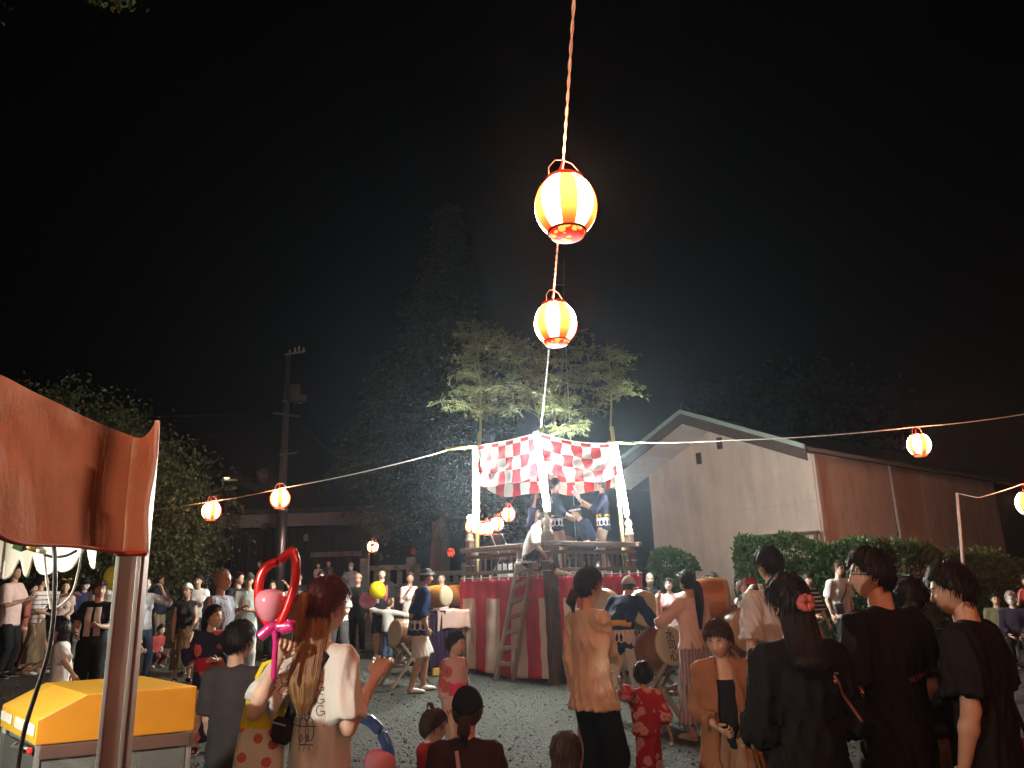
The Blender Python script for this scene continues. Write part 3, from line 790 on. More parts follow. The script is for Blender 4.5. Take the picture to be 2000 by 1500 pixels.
def curtain(a, b_, label, s0, s1, seed):
    a3, b3 = v3(a, 0), v3(b_, 0); d = b3 - a3; L = np.linalg.norm(d); d /= L; nn = np.array([d[1], -d[0], 0])
    if nn @ v3(CEN - a, 0) > 0: nn = -nn
    t = thing('festival_curtain', label, 'curtain', tuple(a3), 0, 'red and white curtains round the stage')
    def fn(U, V):
        s = s0 + (s1 - s0) * U
        top = 1.695 - .018 * np.sin(U * np.pi * 8) ** 2; bot = .06 + GZ(a3[0] + d[0] * s, a3[1] + d[1] * s) + .025 * np.sin(U * 7 + seed)
        z = bot + (top - bot) * V
        ph = 1 - V
        off = .075 + .022 * np.sin(U * 21 + seed + .8 * ph) * (.3 + ph) + .012 * np.sin(U * 47 + 2 * seed + 2 * ph) + .05 * ph * np.sin(U * 3 + seed) + .006 * np.sin(V * 23 + U * 9)
        P = d[None, None] * s[..., None] + nn[None, None] * off[..., None]
        P[..., 2] = z; return P
    uvcloth('cloth', fn, 90, 30, KOHAKU, parent=t)
    n = 9
    for i in range(n):
        s = s0 + (s1 - s0) * (i + .5) / n
        MB().box(d * s + nn * .085 + [0, 0, 1.70], (.028, .02, .10), rotz(math.atan2(d[1], d[0])), b=.004).obj('tie_ribbon', ROPE, t)
    mb = MB(); q = np.linspace(0, 1, 12)[:, None]
    mb.tube(d * (s0 + (s1 - s0) * q) + nn * .08 + np.array([0, 0, 1.712]) - np.array([0, 0, .012]) * np.sin(q * 9 * np.pi) ** 2, .008, 5); mb.obj('hanging_rope', ROPE, t)
curtain(C1, C0, 'red and white curtain hung behind the ladder on the left stage side', -.05, np.linalg.norm(C0 - C1) - .06, 0.4)
curtain(C0, C2, 'red and white curtain on the right stage side behind the drums', .12, np.linalg.norm(C2 - C0) + .04, 2.2)

def checkmat():
    m, n, l, p = newmat('red and white checked cloth')
    uv = n.new('ShaderNodeUVMap'); s = n.new('ShaderNodeSeparateXYZ'); l.new(uv.outputs[0], s.inputs[0])
    U = mth(n, l, 'MULTIPLY', s.outputs[0], 8.0); V = mth(n, l, 'MULTIPLY', s.outputs[1], 3.3)
    par = mth(n, l, 'MODULO', mth(n, l, 'ADD', mth(n, l, 'FLOOR', U), mth(n, l, 'FLOOR', V)), 2.0)
    fu = mth(n, l, 'SUBTRACT', mth(n, l, 'FRACT', U), .5); fv = mth(n, l, 'SUBTRACT', mth(n, l, 'FRACT', V), .5)
    r = mth(n, l, 'SQRT', mth(n, l, 'ADD', mth(n, l, 'MULTIPLY', fu, fu), mth(n, l, 'MULTIPLY', fv, fv)))
    ring = mth(n, l, 'MULTIPLY', mth(n, l, 'LESS_THAN', r, .27), mth(n, l, 'GREATER_THAN', r, .19))
    spot = mth(n, l, 'LESS_THAN', r, .1)
    mark = mth(n, l, 'MULTIPLY', mth(n, l, 'MAXIMUM', ring, spot), .22)
    co = coords(n); nz = noise(n, l, co, 5, 4)
    wh = mix(n, l, mark, (.60, .57, .55), (.46, .13, .12)); red = mix(n, l, nz, (.44, .018, .03), (.54, .035, .05))
    c = mix(n, l, par, wh, red); l.new(c, p.inputs['Base Color']); p.inputs['Roughness'].default_value = .8; p.inputs['Specular IOR Level'].default_value = .2
    tr = n.new('ShaderNodeBsdfTranslucent'); l.new(c, tr.inputs[0]); ms = n.new('ShaderNodeMixShader'); ms.inputs[0].default_value = .15
    l.new(p.outputs[0], ms.inputs[1]); l.new(tr.outputs[0], ms.inputs[2]); l.new(ms.outputs[0], [x for x in n if x.type == 'OUTPUT_MATERIAL'][0].inputs[0])
    bump(n, l, p, noise(n, l, co, 30, 4), .3, .01)
    return m
CHECK = checkmat()
def canopy_cloth(A, B, hA, hB, label, seed, sag, pull):
    A = np.asarray(A, float); B = np.asarray(B, float); d = B - A; nn = np.array([d[1], -d[0], 0]); nn /= np.linalg.norm(nn)
    if nn @ (v3(CEN, 0) - A * [1, 1, 0]) > 0: nn = -nn
    t = thing('checked_canopy_cloth', label, 'canopy cloth', tuple(A), 0, 'checked cloths round the stage top')
    def fn(U, V):
        P = d[None, None] * U[..., None] + 0
        h = hA + (hB - hA) * U
        top = -sag * 4 * U * (1 - U)
        z = top - h * (1 - V) * (1 + .04 * np.sin(U * 9 + seed)) - .10 * (1 - V) * np.sin(U * np.pi)
        diag = U * 6 + (1 - V) * 4.5 * (1 if pull >= 0 else -1)
        w = np.exp(-((U - (0 if pull >= 0 else 1)) ** 2) / .35) * abs(pull)
        off = .05 * np.sin(U * np.pi) * (1 - V) + (.010 + .05 * w) * np.sin(diag * 3.2 + seed) * np.sin(np.pi * np.clip(V * .8 + .15, 0, 1)) + .012 * np.sin(U * 31 + 4 * V + seed) * (1 - V)
        P = P + nn[None, None] * (off + .045)[..., None]; P[..., 2] += z; return P
    uvcloth('cloth', fn, 80, 32, CHECK, .003, parent=t)
    q = np.linspace(0, 1, 14)[:, None]
    MB().tube(d * q + nn * .045 - np.array([0, 0, 1.]) * sag * 4 * q * (1 - q) + [0, 0, .012], .011, 5).obj('hanging_rope', ROPE, t)
KA = W(937, 872, 14.08); KF = W(1052, 848, 12.66); KR = W(1203, 866, 13.78); KB = np.array([C3[0], C3[1] - .15, 4.15])
canopy_cloth(KA, KF, .70, .66, 'checked red white cloth on the left stage side between the left and middle tubes', .3, .02, .14)
canopy_cloth(KF, KR, .60, .58, 'checked red white cloth with pulled folds on the right stage side', 1.4, .08, .65)
canopy_cloth(KB, KA, .74, .74, 'checked red white cloth on the far left stage side, seen under the front cloth', 2.0, .05, .2)
canopy_cloth(KR, KB, .70, .74, 'checked red white cloth on the far right stage side behind the standing performers', .9, .05, .2)

# ------------------------------------------------------------------ fluorescent tubes
unit3 = lambda v: np.asarray(v) / np.linalg.norm(v)
TUBEM = glow('white tube light', (.97, 1.0, .91), TUBE_L)
def tube_light(a, b_, label):
    a = np.asarray(a, float); b_ = np.asarray(b_, float); d = b_ - a; L = np.linalg.norm(d); R = frame(d)
    t = thing('tube_lamp', label, 'lamp', tuple(a), 0, 'tube lamps on the stage corners')
    inw = v3(CEN, 0) - a * [1, 1, 0]; inw /= np.linalg.norm(inw)
    MB().box(d / 2 + inw * .042, (.100, .03, L + .06), np.stack([np.cross(unit3(d), inw), inw, unit3(d)], 1), b=.006).obj('batten', plain('white enamel', (.75, .75, .73), .35, .05), t)  # batten widened to keep direct tube light off the cloths
    sd_ = np.cross(unit3(d), inw)
    for s in (-.027, .027): MB().tube(np.stack([d * .02, d * .5, d * .98]) + sd_ * s, .020, 12).obj('tube', TUBEM, t, True)  # second tube added to widen the bright bar like bloom
    for s in (-.01, 1.01):
        MB().box(d * s + inw * .02, (.10, .045, .035), np.stack([sd_, inw, unit3(d)], 1), b=.004).obj('socket', plain('white enamel', (.75, .75, .73), .35, .05), t)
tube_light(W(926, 876, 14.02), W(927, 1004, 14.05), 'lit white tube lamp at the left stage corner')
tube_light(W(1047, 846, 12.50), W(1069, 996, 12.36), 'lit white tube lamp at the front stage corner above the ladder')
tube_light(W(1203, 868, 13.72), W(1226, 1008, 13.62), 'lit white tube lamp at the right stage corner beside the warehouse')
0 and tube_light(KB + [.0, -.22, -.2], KB + [.03, -.22, -1.4], 'lit white tube lamp at the rear stage corner, peeking between the cloths')

# ------------------------------------------------------------------ lanterns
def lanternmat(nst=5, name='striped lantern paper', ph=0.0):
    m, n, l, p = newmat(name)
    co = coords(n); s = n.new('ShaderNodeSeparateXYZ'); l.new(co, s.inputs[0])
    an = mth(n, l, 'ARCTAN2', s.outputs[1], s.outputs[0])
    f = mth(n, l, 'FRACT', mth(n, l, 'ADD', mth(n, l, 'MULTIPLY', an, nst / (2 * math.pi)), 5.0 + ph))
    st = n.new('ShaderNodeMapRange'); st.interpolation_type = 'SMOOTHSTEP'
    l.new(mth(n, l, 'ABSOLUTE', mth(n, l, 'SUBTRACT', f, .5)), st.inputs[0]); st.inputs[1].default_value = .225; st.inputs[2].default_value = .265
    red = (1.0, .027, .0035); wh = (1.0, .66, .36)
    c = mix(n, l, st.outputs[0], red, wh)
    z = n.new('ShaderNodeMapRange'); z.interpolation_type = 'SMOOTHSTEP'; l.new(s.outputs[2], z.inputs[0])
    z.inputs[1].default_value = -.19; z.inputs[2].default_value = .05; z.inputs[3].default_value = .05; z.inputs[4].default_value = 1.0  # bulb falloff painted into the paper glow, dimmer toward the bottom
    l.new(mix(n, l, st.outputs[0], (.6, .02, .02), (.7, .62, .5)), p.inputs['Base Color']); p.inputs['Roughness'].default_value = .7
    l.new(c, p.inputs['Emission Color']); l.new(mth(n, l, 'MULTIPLY', z.outputs[0], LAMP_L), p.inputs['Emission Strength'])
    return m
def flowermat():
    m, n, l, p = newmat('lit flower print ring')
    vo = n.new('ShaderNodeTexVoronoi'); vo.inputs['Scale'].default_value = 16; l.new(coords(n), vo.inputs['Vector'])
    st = ramp(n, l, vo.outputs['Distance'], .38, .42)
    l.new(mix(n, l, st, (1, .5, .08), (1, .02, .01)), p.inputs['Emission Color']); p.inputs['Emission Strength'].default_value = 1.0
    p.inputs['Base Color'].default_value = (.4, .05, .03, 1); return m
LPAP = lanternmat(); FLOW = flowermat()
REDP = plain('red lacquer ring', (.35, .02, .015), .4, .1); WIRE = plain('galvanised wire', (.5, .45, .4), .4, .1, metal=.6)
def make_lantern(loc, label, group):
    t = thing('paper_lantern', label, 'lantern', tuple(loc), 0, group)
    z = np.linspace(-.178, .178, 38); r = .2 * np.sqrt(np.clip(1 - (z / .222) ** 2, 0, 1)) * (1 + .010 * np.abs(np.sin(z / .37 * math.pi * 18)))
    MB().lathe(np.stack([r, z], 1), 40, cap=False).obj('paper_shade', LPAP, t, True)
    MB().lathe([[.118, .178], [.125, .178], [.125, .202], [.112, .202], [.112, .178]], 24, cap=False).obj('top_ring', REDP, t, True)
    MB().lathe([[.120, -.174], [.124, -.180], [.114, -.182], [.106, -.212], [.09, -.215], [.03, -.216]], 24).obj('bottom_ring', FLOW, t, True)
    MB().lathe([[.116, -.170], [.128, -.174], [.128, -.182], [.116, -.184]], 24, cap=False).obj('rim_band', plain('dark red rim', (.12, .01, .01), .5, .1), t, True)
    MB().tube(np.array([[-.11, 0, .195], [-.108, 0, .27], [-.06, 0, .33], [.0, 0, .34], [.06, 0, .325], [.105, 0, .28], [.112, 0, .195]]), .0035, 6).obj('wire_handle', WIRE, t, True)
    MB().tube(np.array([[.0, .01, .05], [-.012, .01, .2], [-.03, 0, .26], [0, 0, .345]]), .006, 6).obj('bulb_cord', REDP, t, True)
    MB().lathe([[.0, .115], [.012, .11], [.03, .07], [.03, .05], [.012, .02], [0, .015]], 12).obj('bulb', glow('hot bulb', (1, .7, .35), 30), t, True)
    return t
L1 = W(1105, 404, 4.47); L2 = W(1085, 632, 6.83)
GL = 'striped paper lanterns on the overhead cord'
ln1 = make_lantern(L1, 'largest lit striped paper lantern high on the middle cord', GL); ln1.rotation_euler = (0, 0, .35)
ln2 = dup(ln1, L2, .75, 'second lit striped paper lantern on the middle cord just above the bamboo', GL)
behind = []
d12 = (L2 - L1)
for k, lab in ((1, 'lit striped lantern hanging overhead just above the foreground people'), (2, 'lit striped lantern hanging behind the foreground people'),):
    p = L1 - d12 * k * 1.04; p[2] = L1[2] + .08 * k
    behind.append(p); dup(ln1, p, .4 * k, lab, GL)
GS = 'striped paper lanterns on the side strings'
def hang(px, py, Y, lab, wpx, rz_, grp=GS):
    p = W(px, py, Y); d_ = dup(ln1, p, rz_, lab, grp)
    s = wpx / FPX * np.dot(p - EYE, CF) / .4; d_.scale = (s, s, s); return p, s
for k, (x, y, z) in enumerate(((11.6, 12.6, 4.35), (14.8, 11.6, 4.7), (13.2, 15.0, 3.3))):
    dup(ln1, np.array([x, y, z]), .5 * k, ['lit striped lantern next along the right string beyond the picture edge', 'lit striped lantern at the end of the right string beyond the picture edge', 'lit striped lantern beyond the picture edge on the far right string'][k], 'striped paper lanterns on the side strings')  # unseen lanterns added to brighten the warehouse side wall
hl = [hang(547, 974, 16.0, 'lit striped lantern on the left string in front of the lamp post', 36, .6), hang(413, 998, 17.0, 'lit striped lantern on the left string nearest the leafy tree', 34, .9)]
hr = [hang(1795, 869, 13.4, 'lit striped lantern on the right string in front of the dark warehouse roof', 42, .3), hang(2010, 983, 15.2, 'lit striped lantern cut by the right picture edge', 46, .5)]
def cord(name, label, P, r, mat, twist=0.0, seg=14):
    P = [np.asarray(p, float) for p in P]; Q = []
    for i in range(len(P) - 1):
        L = np.linalg.norm(P[i + 1] - P[i]); n = max(seg, int(L / .05)) if twist else seg
        for s in np.linspace(0, 1, n, endpoint=(i == len(P) - 2)):
            q = P[i] * (1 - s) + P[i + 1] * s; q = q - np.array([0, 0, .012 * L * 4 * s * (1 - s)])
            Q.append(q)
    Q = np.array(Q); mb = MB()
    if twist:
        T = Q[-1] - Q[0]; T /= np.linalg.norm(T); R = frame(T); an = np.arange(len(Q)) * 1.15
        for ph in (0, math.pi):
            mb.tube(Q + (R[:, 0][None] * np.cos(an + ph)[:, None] + R[:, 1][None] * np.sin(an + ph)[:, None]) * twist, r, 5)
    else: mb.tube(Q, r, 5)
    return tag(mb.obj(name, mat, smooth=True), label, 'cord')
for k, (x, y, z, lab) in enumerate(((-2.6, -1.4, 3.1, 'lit lantern on the rear string at the left behind the photographer'), (-.7, -1.7, 3.0, 'lit lantern on the rear string left of the mast'), (1.5, -1.7, 3.0, 'lit lantern on the rear string right of the mast'), (3.4, -1.4, 3.1, 'lit lantern on the rear string behind the men in black'), (5.2, -.9, 3.2, 'lit lantern at the right end of the rear string'))):
    dup(ln1, np.array([x, y, z]), .3 * k, lab, 'striped paper lanterns on the rear string')  # unseen lanterns added to strengthen the warm light on foreground and tent
up_ = lambda p, s=1.0: np.asarray(p) + [0, 0, .345 * s]
cord('lantern_string', 'twisted cord carrying the big lanterns from overhead to the stage top', [behind[1] + [0.05, -2.6, .6], up_(behind[1]), up_(behind[0]), up_(L1), up_(L2), TOPS[0] + [0, 0, -.02]], .0055, CORDM, .0055)
tag(MB().tube(np.array([[0, 0, 0], [0.01, 0, 2.5], [0, 0, 5.2]]) , .05, 10).obj('cord_mast', STEEL, loc=tuple(np.array([behind[1][0] + .05, behind[1][1] - 2.6, 0])), smooth=True), 'metal mast behind the photographer holding the cord end', 'pole')
cord('lantern_string', 'string of lanterns crossing behind the photographer', [np.array([-5.5, -.6, 3.7])] + [np.array([x, y, z + .345]) for x, y, z in ((-2.6, -1.4, 3.1), (-.7, -1.7, 3.0), (1.5, -1.7, 3.0), (3.4, -1.4, 3.1), (5.2, -.9, 3.2))] + [np.array([8., 0, 3.8])], .009, CORDM)
p_l = W(-330, 1035, 20.5)
cord('lantern_string', 'white string with two lanterns running from the stage to the left trees', [W(873, 880, 14.4), up_(hl[0][0], hl[0][1] * .65), up_(hl[1][0], hl[1][1] * .65), W(200, 1004, 18.4), p_l], .010, CORDM)
p_r = np.array([14.8, 11.6, 5.045])
cord('lantern_string', 'white string from the stage across the warehouse to the right lantern', [W(1236, 864, 13.8), W(1420, 860, 13.7), up_(hr[0][0], hr[0][1]), W(2000, 809, 13.3), np.array([11.6, 12.6, 4.695]), np.array([14.8, 11.6, 5.045])], .010, CORDM)
ps = W(1869, 963, 15.6); pb = gp(1886, 1230, 15.6)
t = thing('string_pole', 'thin pale pole holding the far right lantern string', 'pole', tuple(pb))
MB().tube(np.stack([np.zeros(3), (ps - pb) * .5, ps - pb]), .028, 8).obj('pole', plain('pale pipe', (0.4, 0.36, 0.33), 0.5), t, True)
cord('lantern_string', 'short sagging string from the thin pole to the picture edge', [ps, W(1912, 972, 15.5), up_(hr[1][0], hr[1][1]), np.array([13.2, 15.0, 3.645])], .009, CORDM)
for p, lab in ((p_l, 'pole at the far left end of the lantern string'), (p_r, 'pole at the far right end of the lantern string')):
    z = float(GZ(p[0], p[1])); tag(MB().tube(np.array([[0, 0, -.1], [0, 0, (p[2] - z) / 2], [0, 0, p[2] - z + .1]]), .04, 8).obj('string_post', STEEL, loc=(p[0], p[1], z)), lab, 'pole')
# row of little lanterns inside the stage
GSM = 'small lanterns strung across the back of the stage'
Pn = []
for i, (px, py, Y, wpx, lab) in enumerate(((993, 1005, 14.9, 25, 'highest of the small lit lanterns under the checked cloth'), (971, 1024, 14.75, 24, 'second highest small lit lantern under the checked cloth'), (951, 1033, 14.6, 23, 'small lit lantern just right of the left bamboo pole'), (936, 1033, 14.45, 22, 'small lit lantern directly behind the left bamboo pole'), (921, 1028, 14.22, 23, 'small lit lantern beside the left stage finial'))):
    p, s = hang(px, py, Y, lab, wpx, .4 + .3 * i, GSM); Pn.append(up_(p, s * .75))
cord('small_lantern_string', 'red cord with small lanterns sagging behind the left bamboo pole', [W(1012, 962, 15.2)] + Pn, .007, plain('red cord', (.5, .06, .05), .6))
# paper flower at the left corner
t = thing('paper_flower', 'pale paper flower ornament tied at the left stage corner', 'ornament', tuple(W(921, 1014, 14.18)))
for k in range(9):
    a = k * .698; MB().sphere((.05 * math.cos(a), .02 * math.sin(2 * a), .04 * math.sin(a)), (.05, .02, .035), 8, 5, roty(-a)).obj('petal', plain('pink white paper', (.75, .6, .62), .8, .1), t, True)
# lanterns in the far dark
GF = 'lanterns far behind the stage'
p, s = hang(728, 1068, 26.0, 'small lit white lantern on a thin pole beside the stone fence', 20, .2, GF)
t = thing('lantern_pole', 'thin pole with a bracket carrying the small lantern by the stone fence', 'pole', (p[0] - .13, p[1] + .05, float(GZ(p[0], p[1]))))
h = p[2] - t.location[2]
MB().tube(np.array([[0, 0, -.1], [0, 0, h * .5], [0, 0, h + .22]]), .03, 8).obj('pole', STEEL, t, True)
MB().tube(np.array([[0, 0, h + .2], [.08, 0, h + .24], [.14, -.03, h + .2]]), .015, 6).obj('bracket', STEEL, t, True)
def redlantern(px, py, Y, r, lab, lit):
    p = W(px, py, Y); t = thing('red_lantern', lab, 'lantern', tuple(p), 0, GF)
    m, n, l, q = newmat('dim red lantern'); vo = n.new('ShaderNodeTexVoronoi'); vo.inputs['Scale'].default_value = 9; l.new(coords(n), vo.inputs['Vector'])
    l.new(mix(n, l, ramp(n, l, vo.outputs['Distance'], .33, .4), (.02, .01, .01), (1, .10, .04)), q.inputs['Emission Color']); q.inputs['Emission Strength'].default_value = lit
    q.inputs['Base Color'].default_value = (.25, .02, .015, 1)
    MB().lathe([[r * .5, -r * 1.1], [r * .9, -r * .6], [r, 0], [r * .9, r * .6], [r * .5, r * 1.1]], 16).obj('paper_shade', m, t, True)
    MB().lathe([[r * .5, -r * 1.22], [r * .5, -r * 1.1]], 12).obj('bottom_ring', BLACK, t); MB().lathe([[r * .5, r * 1.1], [r * .5, r * 1.22]], 12).obj('top_ring', BLACK, t)
    MB().tube(np.array([[0, 0, r * 1.2], [0, .02, r * 2.2], [0, 0, 3.2]]), .012, 5).obj('hanging_cord', BLACK, t)
redlantern(881, 1079, 25.0, .125, 'glowing red lantern with dark lettering in front of the conifer trunk', .9)
redlantern(808, 1077, 27.0, .10, 'dim red lantern left of the conifer trunk', .02)

# ------------------------------------------------------------------ bamboo branches tied to the stage top
def bamboo(label, base, tip, spread, nb, up0=.25):
    base = np.asarray(base, float); tip = np.asarray(tip, float); t = thing('bamboo_branch', label, 'bamboo', tuple(base), 0, 'leafy bamboo tied to the stage corners')
    d = tip - base; s = np.linspace(0, 1, 12)[:, None]
    P = d * s + np.array([.06, .03, 0]) * np.sin(s * 3.0)
    cb = MB().tube(P, np.linspace(.022, .004, 12), 7)
    for k in range(1, 11): cb.tube(np.stack([P[k] - [0, 0, .005], P[k] + [0, 0, .005]]), .026 * (1 - k / 13), 7)
    cb.obj('culm', plain('green bamboo skin', (.2, .22, .08), .4, .2, 8), t, True)
    bb = MB(); C = []; D = []
    for i in range(nb):
        f = up0 + (1 - up0) * (i + rng.random()) / nb; st = np.array([np.interp(f, s[:, 0], P[:, j]) for j in range(3)])
        a = rng.random() * 6.283; L = spread * (.35 + .65 * rng.random()) * (1.15 - .6 * f)
        dr = np.array([math.cos(a), .8 * math.sin(a), .45 + .3 * rng.random()])
        q = np.linspace(0, 1, 7)[:, None]
        B = st + dr * L * q - np.array([0, 0, .55 * L]) * q ** 2.2
        bb.tube(B, np.linspace(.006, .0018, 7), 4)
        for j in range(int(8 + 14 * L)):
            g = .25 + .75 * rng.random(); c = np.array([np.interp(g, q[:, 0], B[:, k]) for k in range(3)])
            tw = rng.normal(size=3) * [.8, .8, .3]; tw /= np.linalg.norm(tw); e = c + tw * .10
            bb.tube(np.stack([c, e]), .0015, 3)
            k = rng.integers(3, 6); C.append(np.repeat(e[None], k, 0) + rng.normal(size=(k, 3)) * .012); D.append(np.repeat((tw + [0, 0, -.25])[None], k, 0))
    bb.obj('twig', plain('green bamboo skin', (.2, .22, .08), .4, .2, 8), t)
    lb = MB(); leaves(lb, np.concatenate(C), .10, .0095, np.concatenate(D) * 1.1, .15, .1); tag(lb.obj('foliage', LEAF_B, t), kind='stuff')
bamboo('leafy bamboo rising over the left stage corner', W(938, 850, 14.15), W(925, 640, 14.0), 1.15, 50, .12)
bamboo('leafy bamboo arching over the front stage corner toward the left', W(1060, 838, 12.8), W(990, 665, 13.3), 1.1, 46, .08)
bamboo('leafy bamboo behind the second lantern at the rear stage corner', W(1078, 850, 15.4), W(1100, 650, 15.4), 1.15, 46, .12)
bamboo('leafy bamboo bending out over the right stage corner', W(1192, 840, 13.9), W(1185, 680, 14.0), 1.0, 36, .3)
t_ = 'small bamboo sprig drooping over the right checked cloth'
bamboo(t_, W(1075, 850, 12.75), W(1130, 826, 12.9), .5, 12, .1)

# ------------------------------------------------------------------ ladder
def ladder():
    a0 = gp(969, 1343, 13.05); a1 = gp(1002, 1349, 12.86); t0 = np.array([.02, 13.04, 1.98]); t1 = np.array([.29, 12.76, 2.16])
    t = thing('wooden_ladder', 'grey wooden ladder leaning against the left stage curtain', 'ladder', tuple(a0))
    o = a0
    for a, b_ in ((a0, t0), (a1, t1)):
        d = b_ - a; R = frame(d, t1 - t0); MB().box((a + b_) / 2 - o, (.045, .09, np.linalg.norm(d)), R, b=.008).obj('rail', WOOD_L, t)
    for i in range(7):
        f = .13 + .125 * i; p = a0 * (1 - f) + t0 * f; q = a1 * (1 - f) + t1 * f; d = q - p
        MB().box((p + q) / 2 - o, (.07, .035, np.linalg.norm(d)), frame(d, t0 - a0), b=.006).obj('rung', WOOD_L, t)
    for p in (t0, t1): MB().box(p * .97 + (a0 if p is t0 else a1) * .03 - o, (.09, .11, .05), b=.01).obj('rope_binding', ROPE, t)
ladder()

# ------------------------------------------------------------------ drums
DRUMW = plain('orange brown lacquered drum', (.42, .17, .035), .3, .3, 4, 30, .15, stretch=(1, 1, 3))
DRUMD = plain('dark brown lacquered drum', (.20, .085, .032), .32, .3, 4, 30, .15)
SKINH = plain('pale drum hide', (.46, .39, .25), .6, .12, 3, dirt=((.33, .26, .15), .5))
BRASS = plain('brass tacks band', (.48, .36, .14), .4, .2, 30, metal=.5)
def drum(name, label, c, axis, r, L, wood, bulge=1.16, face_up=None, group=None, parts=True):
    t = thing(name, label, 'drum', tuple(c), 0, group); R = frame(axis, face_up)
    z = np.linspace(-L / 2, L / 2, 15); pr = r * (1 + (bulge - 1) * (1 - (2 * z / L) ** 2))
    MB().lathe(np.stack([pr, z], 1), 28, R=R, cap=False).obj('barrel', wood, t, True)
    for s in (-1, 1):
        MB().lathe([[0.001, s * (L / 2 + .012)], [r * .7, s * (L / 2 + .014)], [r * .96, s * (L / 2 + .008)], [r * 1.015, s * (L / 2 - .006)], [r * 1.02, s * (L / 2 - .05)]], 28, R=R, cap=False).obj('drumhead', SKINH, t, True)
        MB().lathe([[r * 1.02, s * (L / 2 - .022)], [r * 1.035, s * (L / 2 - .03)], [r * 1.035, s * (L / 2 - .05)], [r * 1.02, s * (L / 2 - .058)]], 28, R=R, cap=False).obj('tack_band', BRASS, t, True)
    for s in (-1, 1):
        mb = MB(); an = np.linspace(0, 6.283, 13); mb.tube(np.stack([np.zeros(13), s * r * bulge * 1.03 + .02 * np.cos(an) * s, .05 * np.sin(an)], 1) @ R.T, .008, 6); mb.obj('ring_handle', BLACK, t, True)
    return t, R
GD = 'drums round the stage'
z0 = W(875, 1168, 12.6)
drum('festival_drum', 'orange drum on the cloth covered table, left of the other one', W(853, 1165, 13.7), np.array([.80, -.62, .02]), .165, .46, DRUMW, group=GD)
drum('festival_drum', 'orange drum on the cloth covered table, touching the stage curtain', W(891, 1163, 14.5), np.array([.80, -.62, .02]), .165, .46, DRUMW, group=GD)
# table for the two drums
def drum_table():
    c = gp(862, 1250, 14.0); zt = W(862, 1190, 14.0)[2]; t = thing('drum_table', 'table draped in purple cloth carrying two orange drums', 'table', tuple(c), math.radians(38))
    h = zt - c[2] - .02
    MB().box((0, 0, h - .02), (.86, .55, .04), b=.006).obj('table_top', WOOD, t)
    for x in (-.38, .38):
        for y in (-.23, .23): MB().box((x, y, h / 2 - .02), (.05, .05, h - .04), b=.004).obj('leg', WOOD_L, t)
    for x in (-.38, .38): MB().box((x, 0, .3), (.035, .44, .04), b=.004).obj('stretcher', WOOD_L, t)
    pm = cloth('purple cloth', (.034, .016, .045)); 
    def fn(U, V):
        x = -.445 + .42 * U; zz = .09 + (h - .085) * V; off = -.30 - .02 * np.sin(U * 14) * (1 - V) - .01 * np.sin(U * 31 + 2 * V)
        return np.stack([x, off, zz], -1)
    o = uvcloth('purple_cloth', fn, 30, 12, pm, parent=t)
    def fn2(U, V):
        y = -.30 + .6 * U; zz = .09 + (h - .085) * V; off = -.45 - .02 * np.sin(U * 14) * (1 - V)
        return np.stack([off, y, zz], -1)
    uvcloth('purple_cloth', fn2, 30, 12, pm, parent=t)
    MB().box((-.26, -.315, .075), (.24, .03, .13), b=.012).obj('gold_fringe', plain('gold fringe', (.5, .3, .06), .7, .35, 40, 60, .8, stretch=(3, 3, .4)), t)
    # pink towel over the front edge
    tw = thing('towel', 'crumpled pale pink towel hanging from the drum table edge', 'towel', tuple(c), math.radians(38))
    def fn3(U, V):
        x = -.28 + .72 * U; s = V * .55
        y = np.where(s < .25, .0 - .31 * (s / .25) , -.315) - .02 * np.sin(U * 17 + 3 * V); zz = np.where(s < .25, h + .008, h + .01 - (s - .25)) + .012 * np.sin(U * 11 + 5 * V) - np.where(s > .25, .14 * (U - .5) ** 2, 0)
        return np.stack([x, y, zz], -1)
    uvcloth('towel_cloth', fn3, 36, 22, cloth('pink towel', (.62, .43, .37)), .012, parent=tw)
drum_table()
def drum_stand(label, c, r, h, ang):
    t = thing('drum_stand', label, 'drum stand', tuple(c), ang, 'drum stands')
    for s in (-1, 1):
        for q in (-1, 1):
            a = np.array([q * r * 1.15, s * r * .75, 0]); b_ = np.array([-q * r * .55, s * r * .75, h]); d = b_ - a
            MB().box((a + b_) / 2 + [0, .02 * q, 0], (.045, .045, np.linalg.norm(d)), frame(d), b=.005).obj('leg', WOOD_L, t)
        MB().box((0, s * r * .75, h * .42), (r * .9, .04, .05), b=.005).obj('brace', WOOD_L, t)
    for q in (-1, 1): MB().box((q * r * .35, 0, h * .55), (.04, r * 1.6, .045), b=.005).obj('brace', WOOD_L, t)
p = W(792, 1238, 12.4); drum('big_drum', 'brown drum with a yellow rim standing behind the blue coated drummer', p, np.array([-.75, -.65, .12]), .20, .40, DRUMD, 1.14, group=GD); 
g = gp(792, 1238, 12.4); drum_stand('crossed wooden stand under the brown drum behind the drummer', g, .30, p[2] - g[2] - .12, .6)
p = W(1181, 1181, 11.3); drum('big_drum', 'drum with a pale hide facing the camera, nearest the yellow jacket', p, np.array([-.35, -.93, .08]), .195, .42, DRUMD, group=GD)
g = gp(1181, 1181, 11.3); drum_stand('wooden stand under the pale drum nearest the yellow jacket', g, .24, p[2] - g[2] - .10, .2)
p = W(1248, 1192, 11.0); drum('big_drum', 'larger drum with a pale hide behind the bowed drummer', p, np.array([.28, -.95, .12]), .235, .46, DRUMD, group=GD)
g = gp(1248, 1192, 11.0); drum_stand('wooden stand under the larger pale drum', g, .27, p[2] - g[2] - .12, -.2)
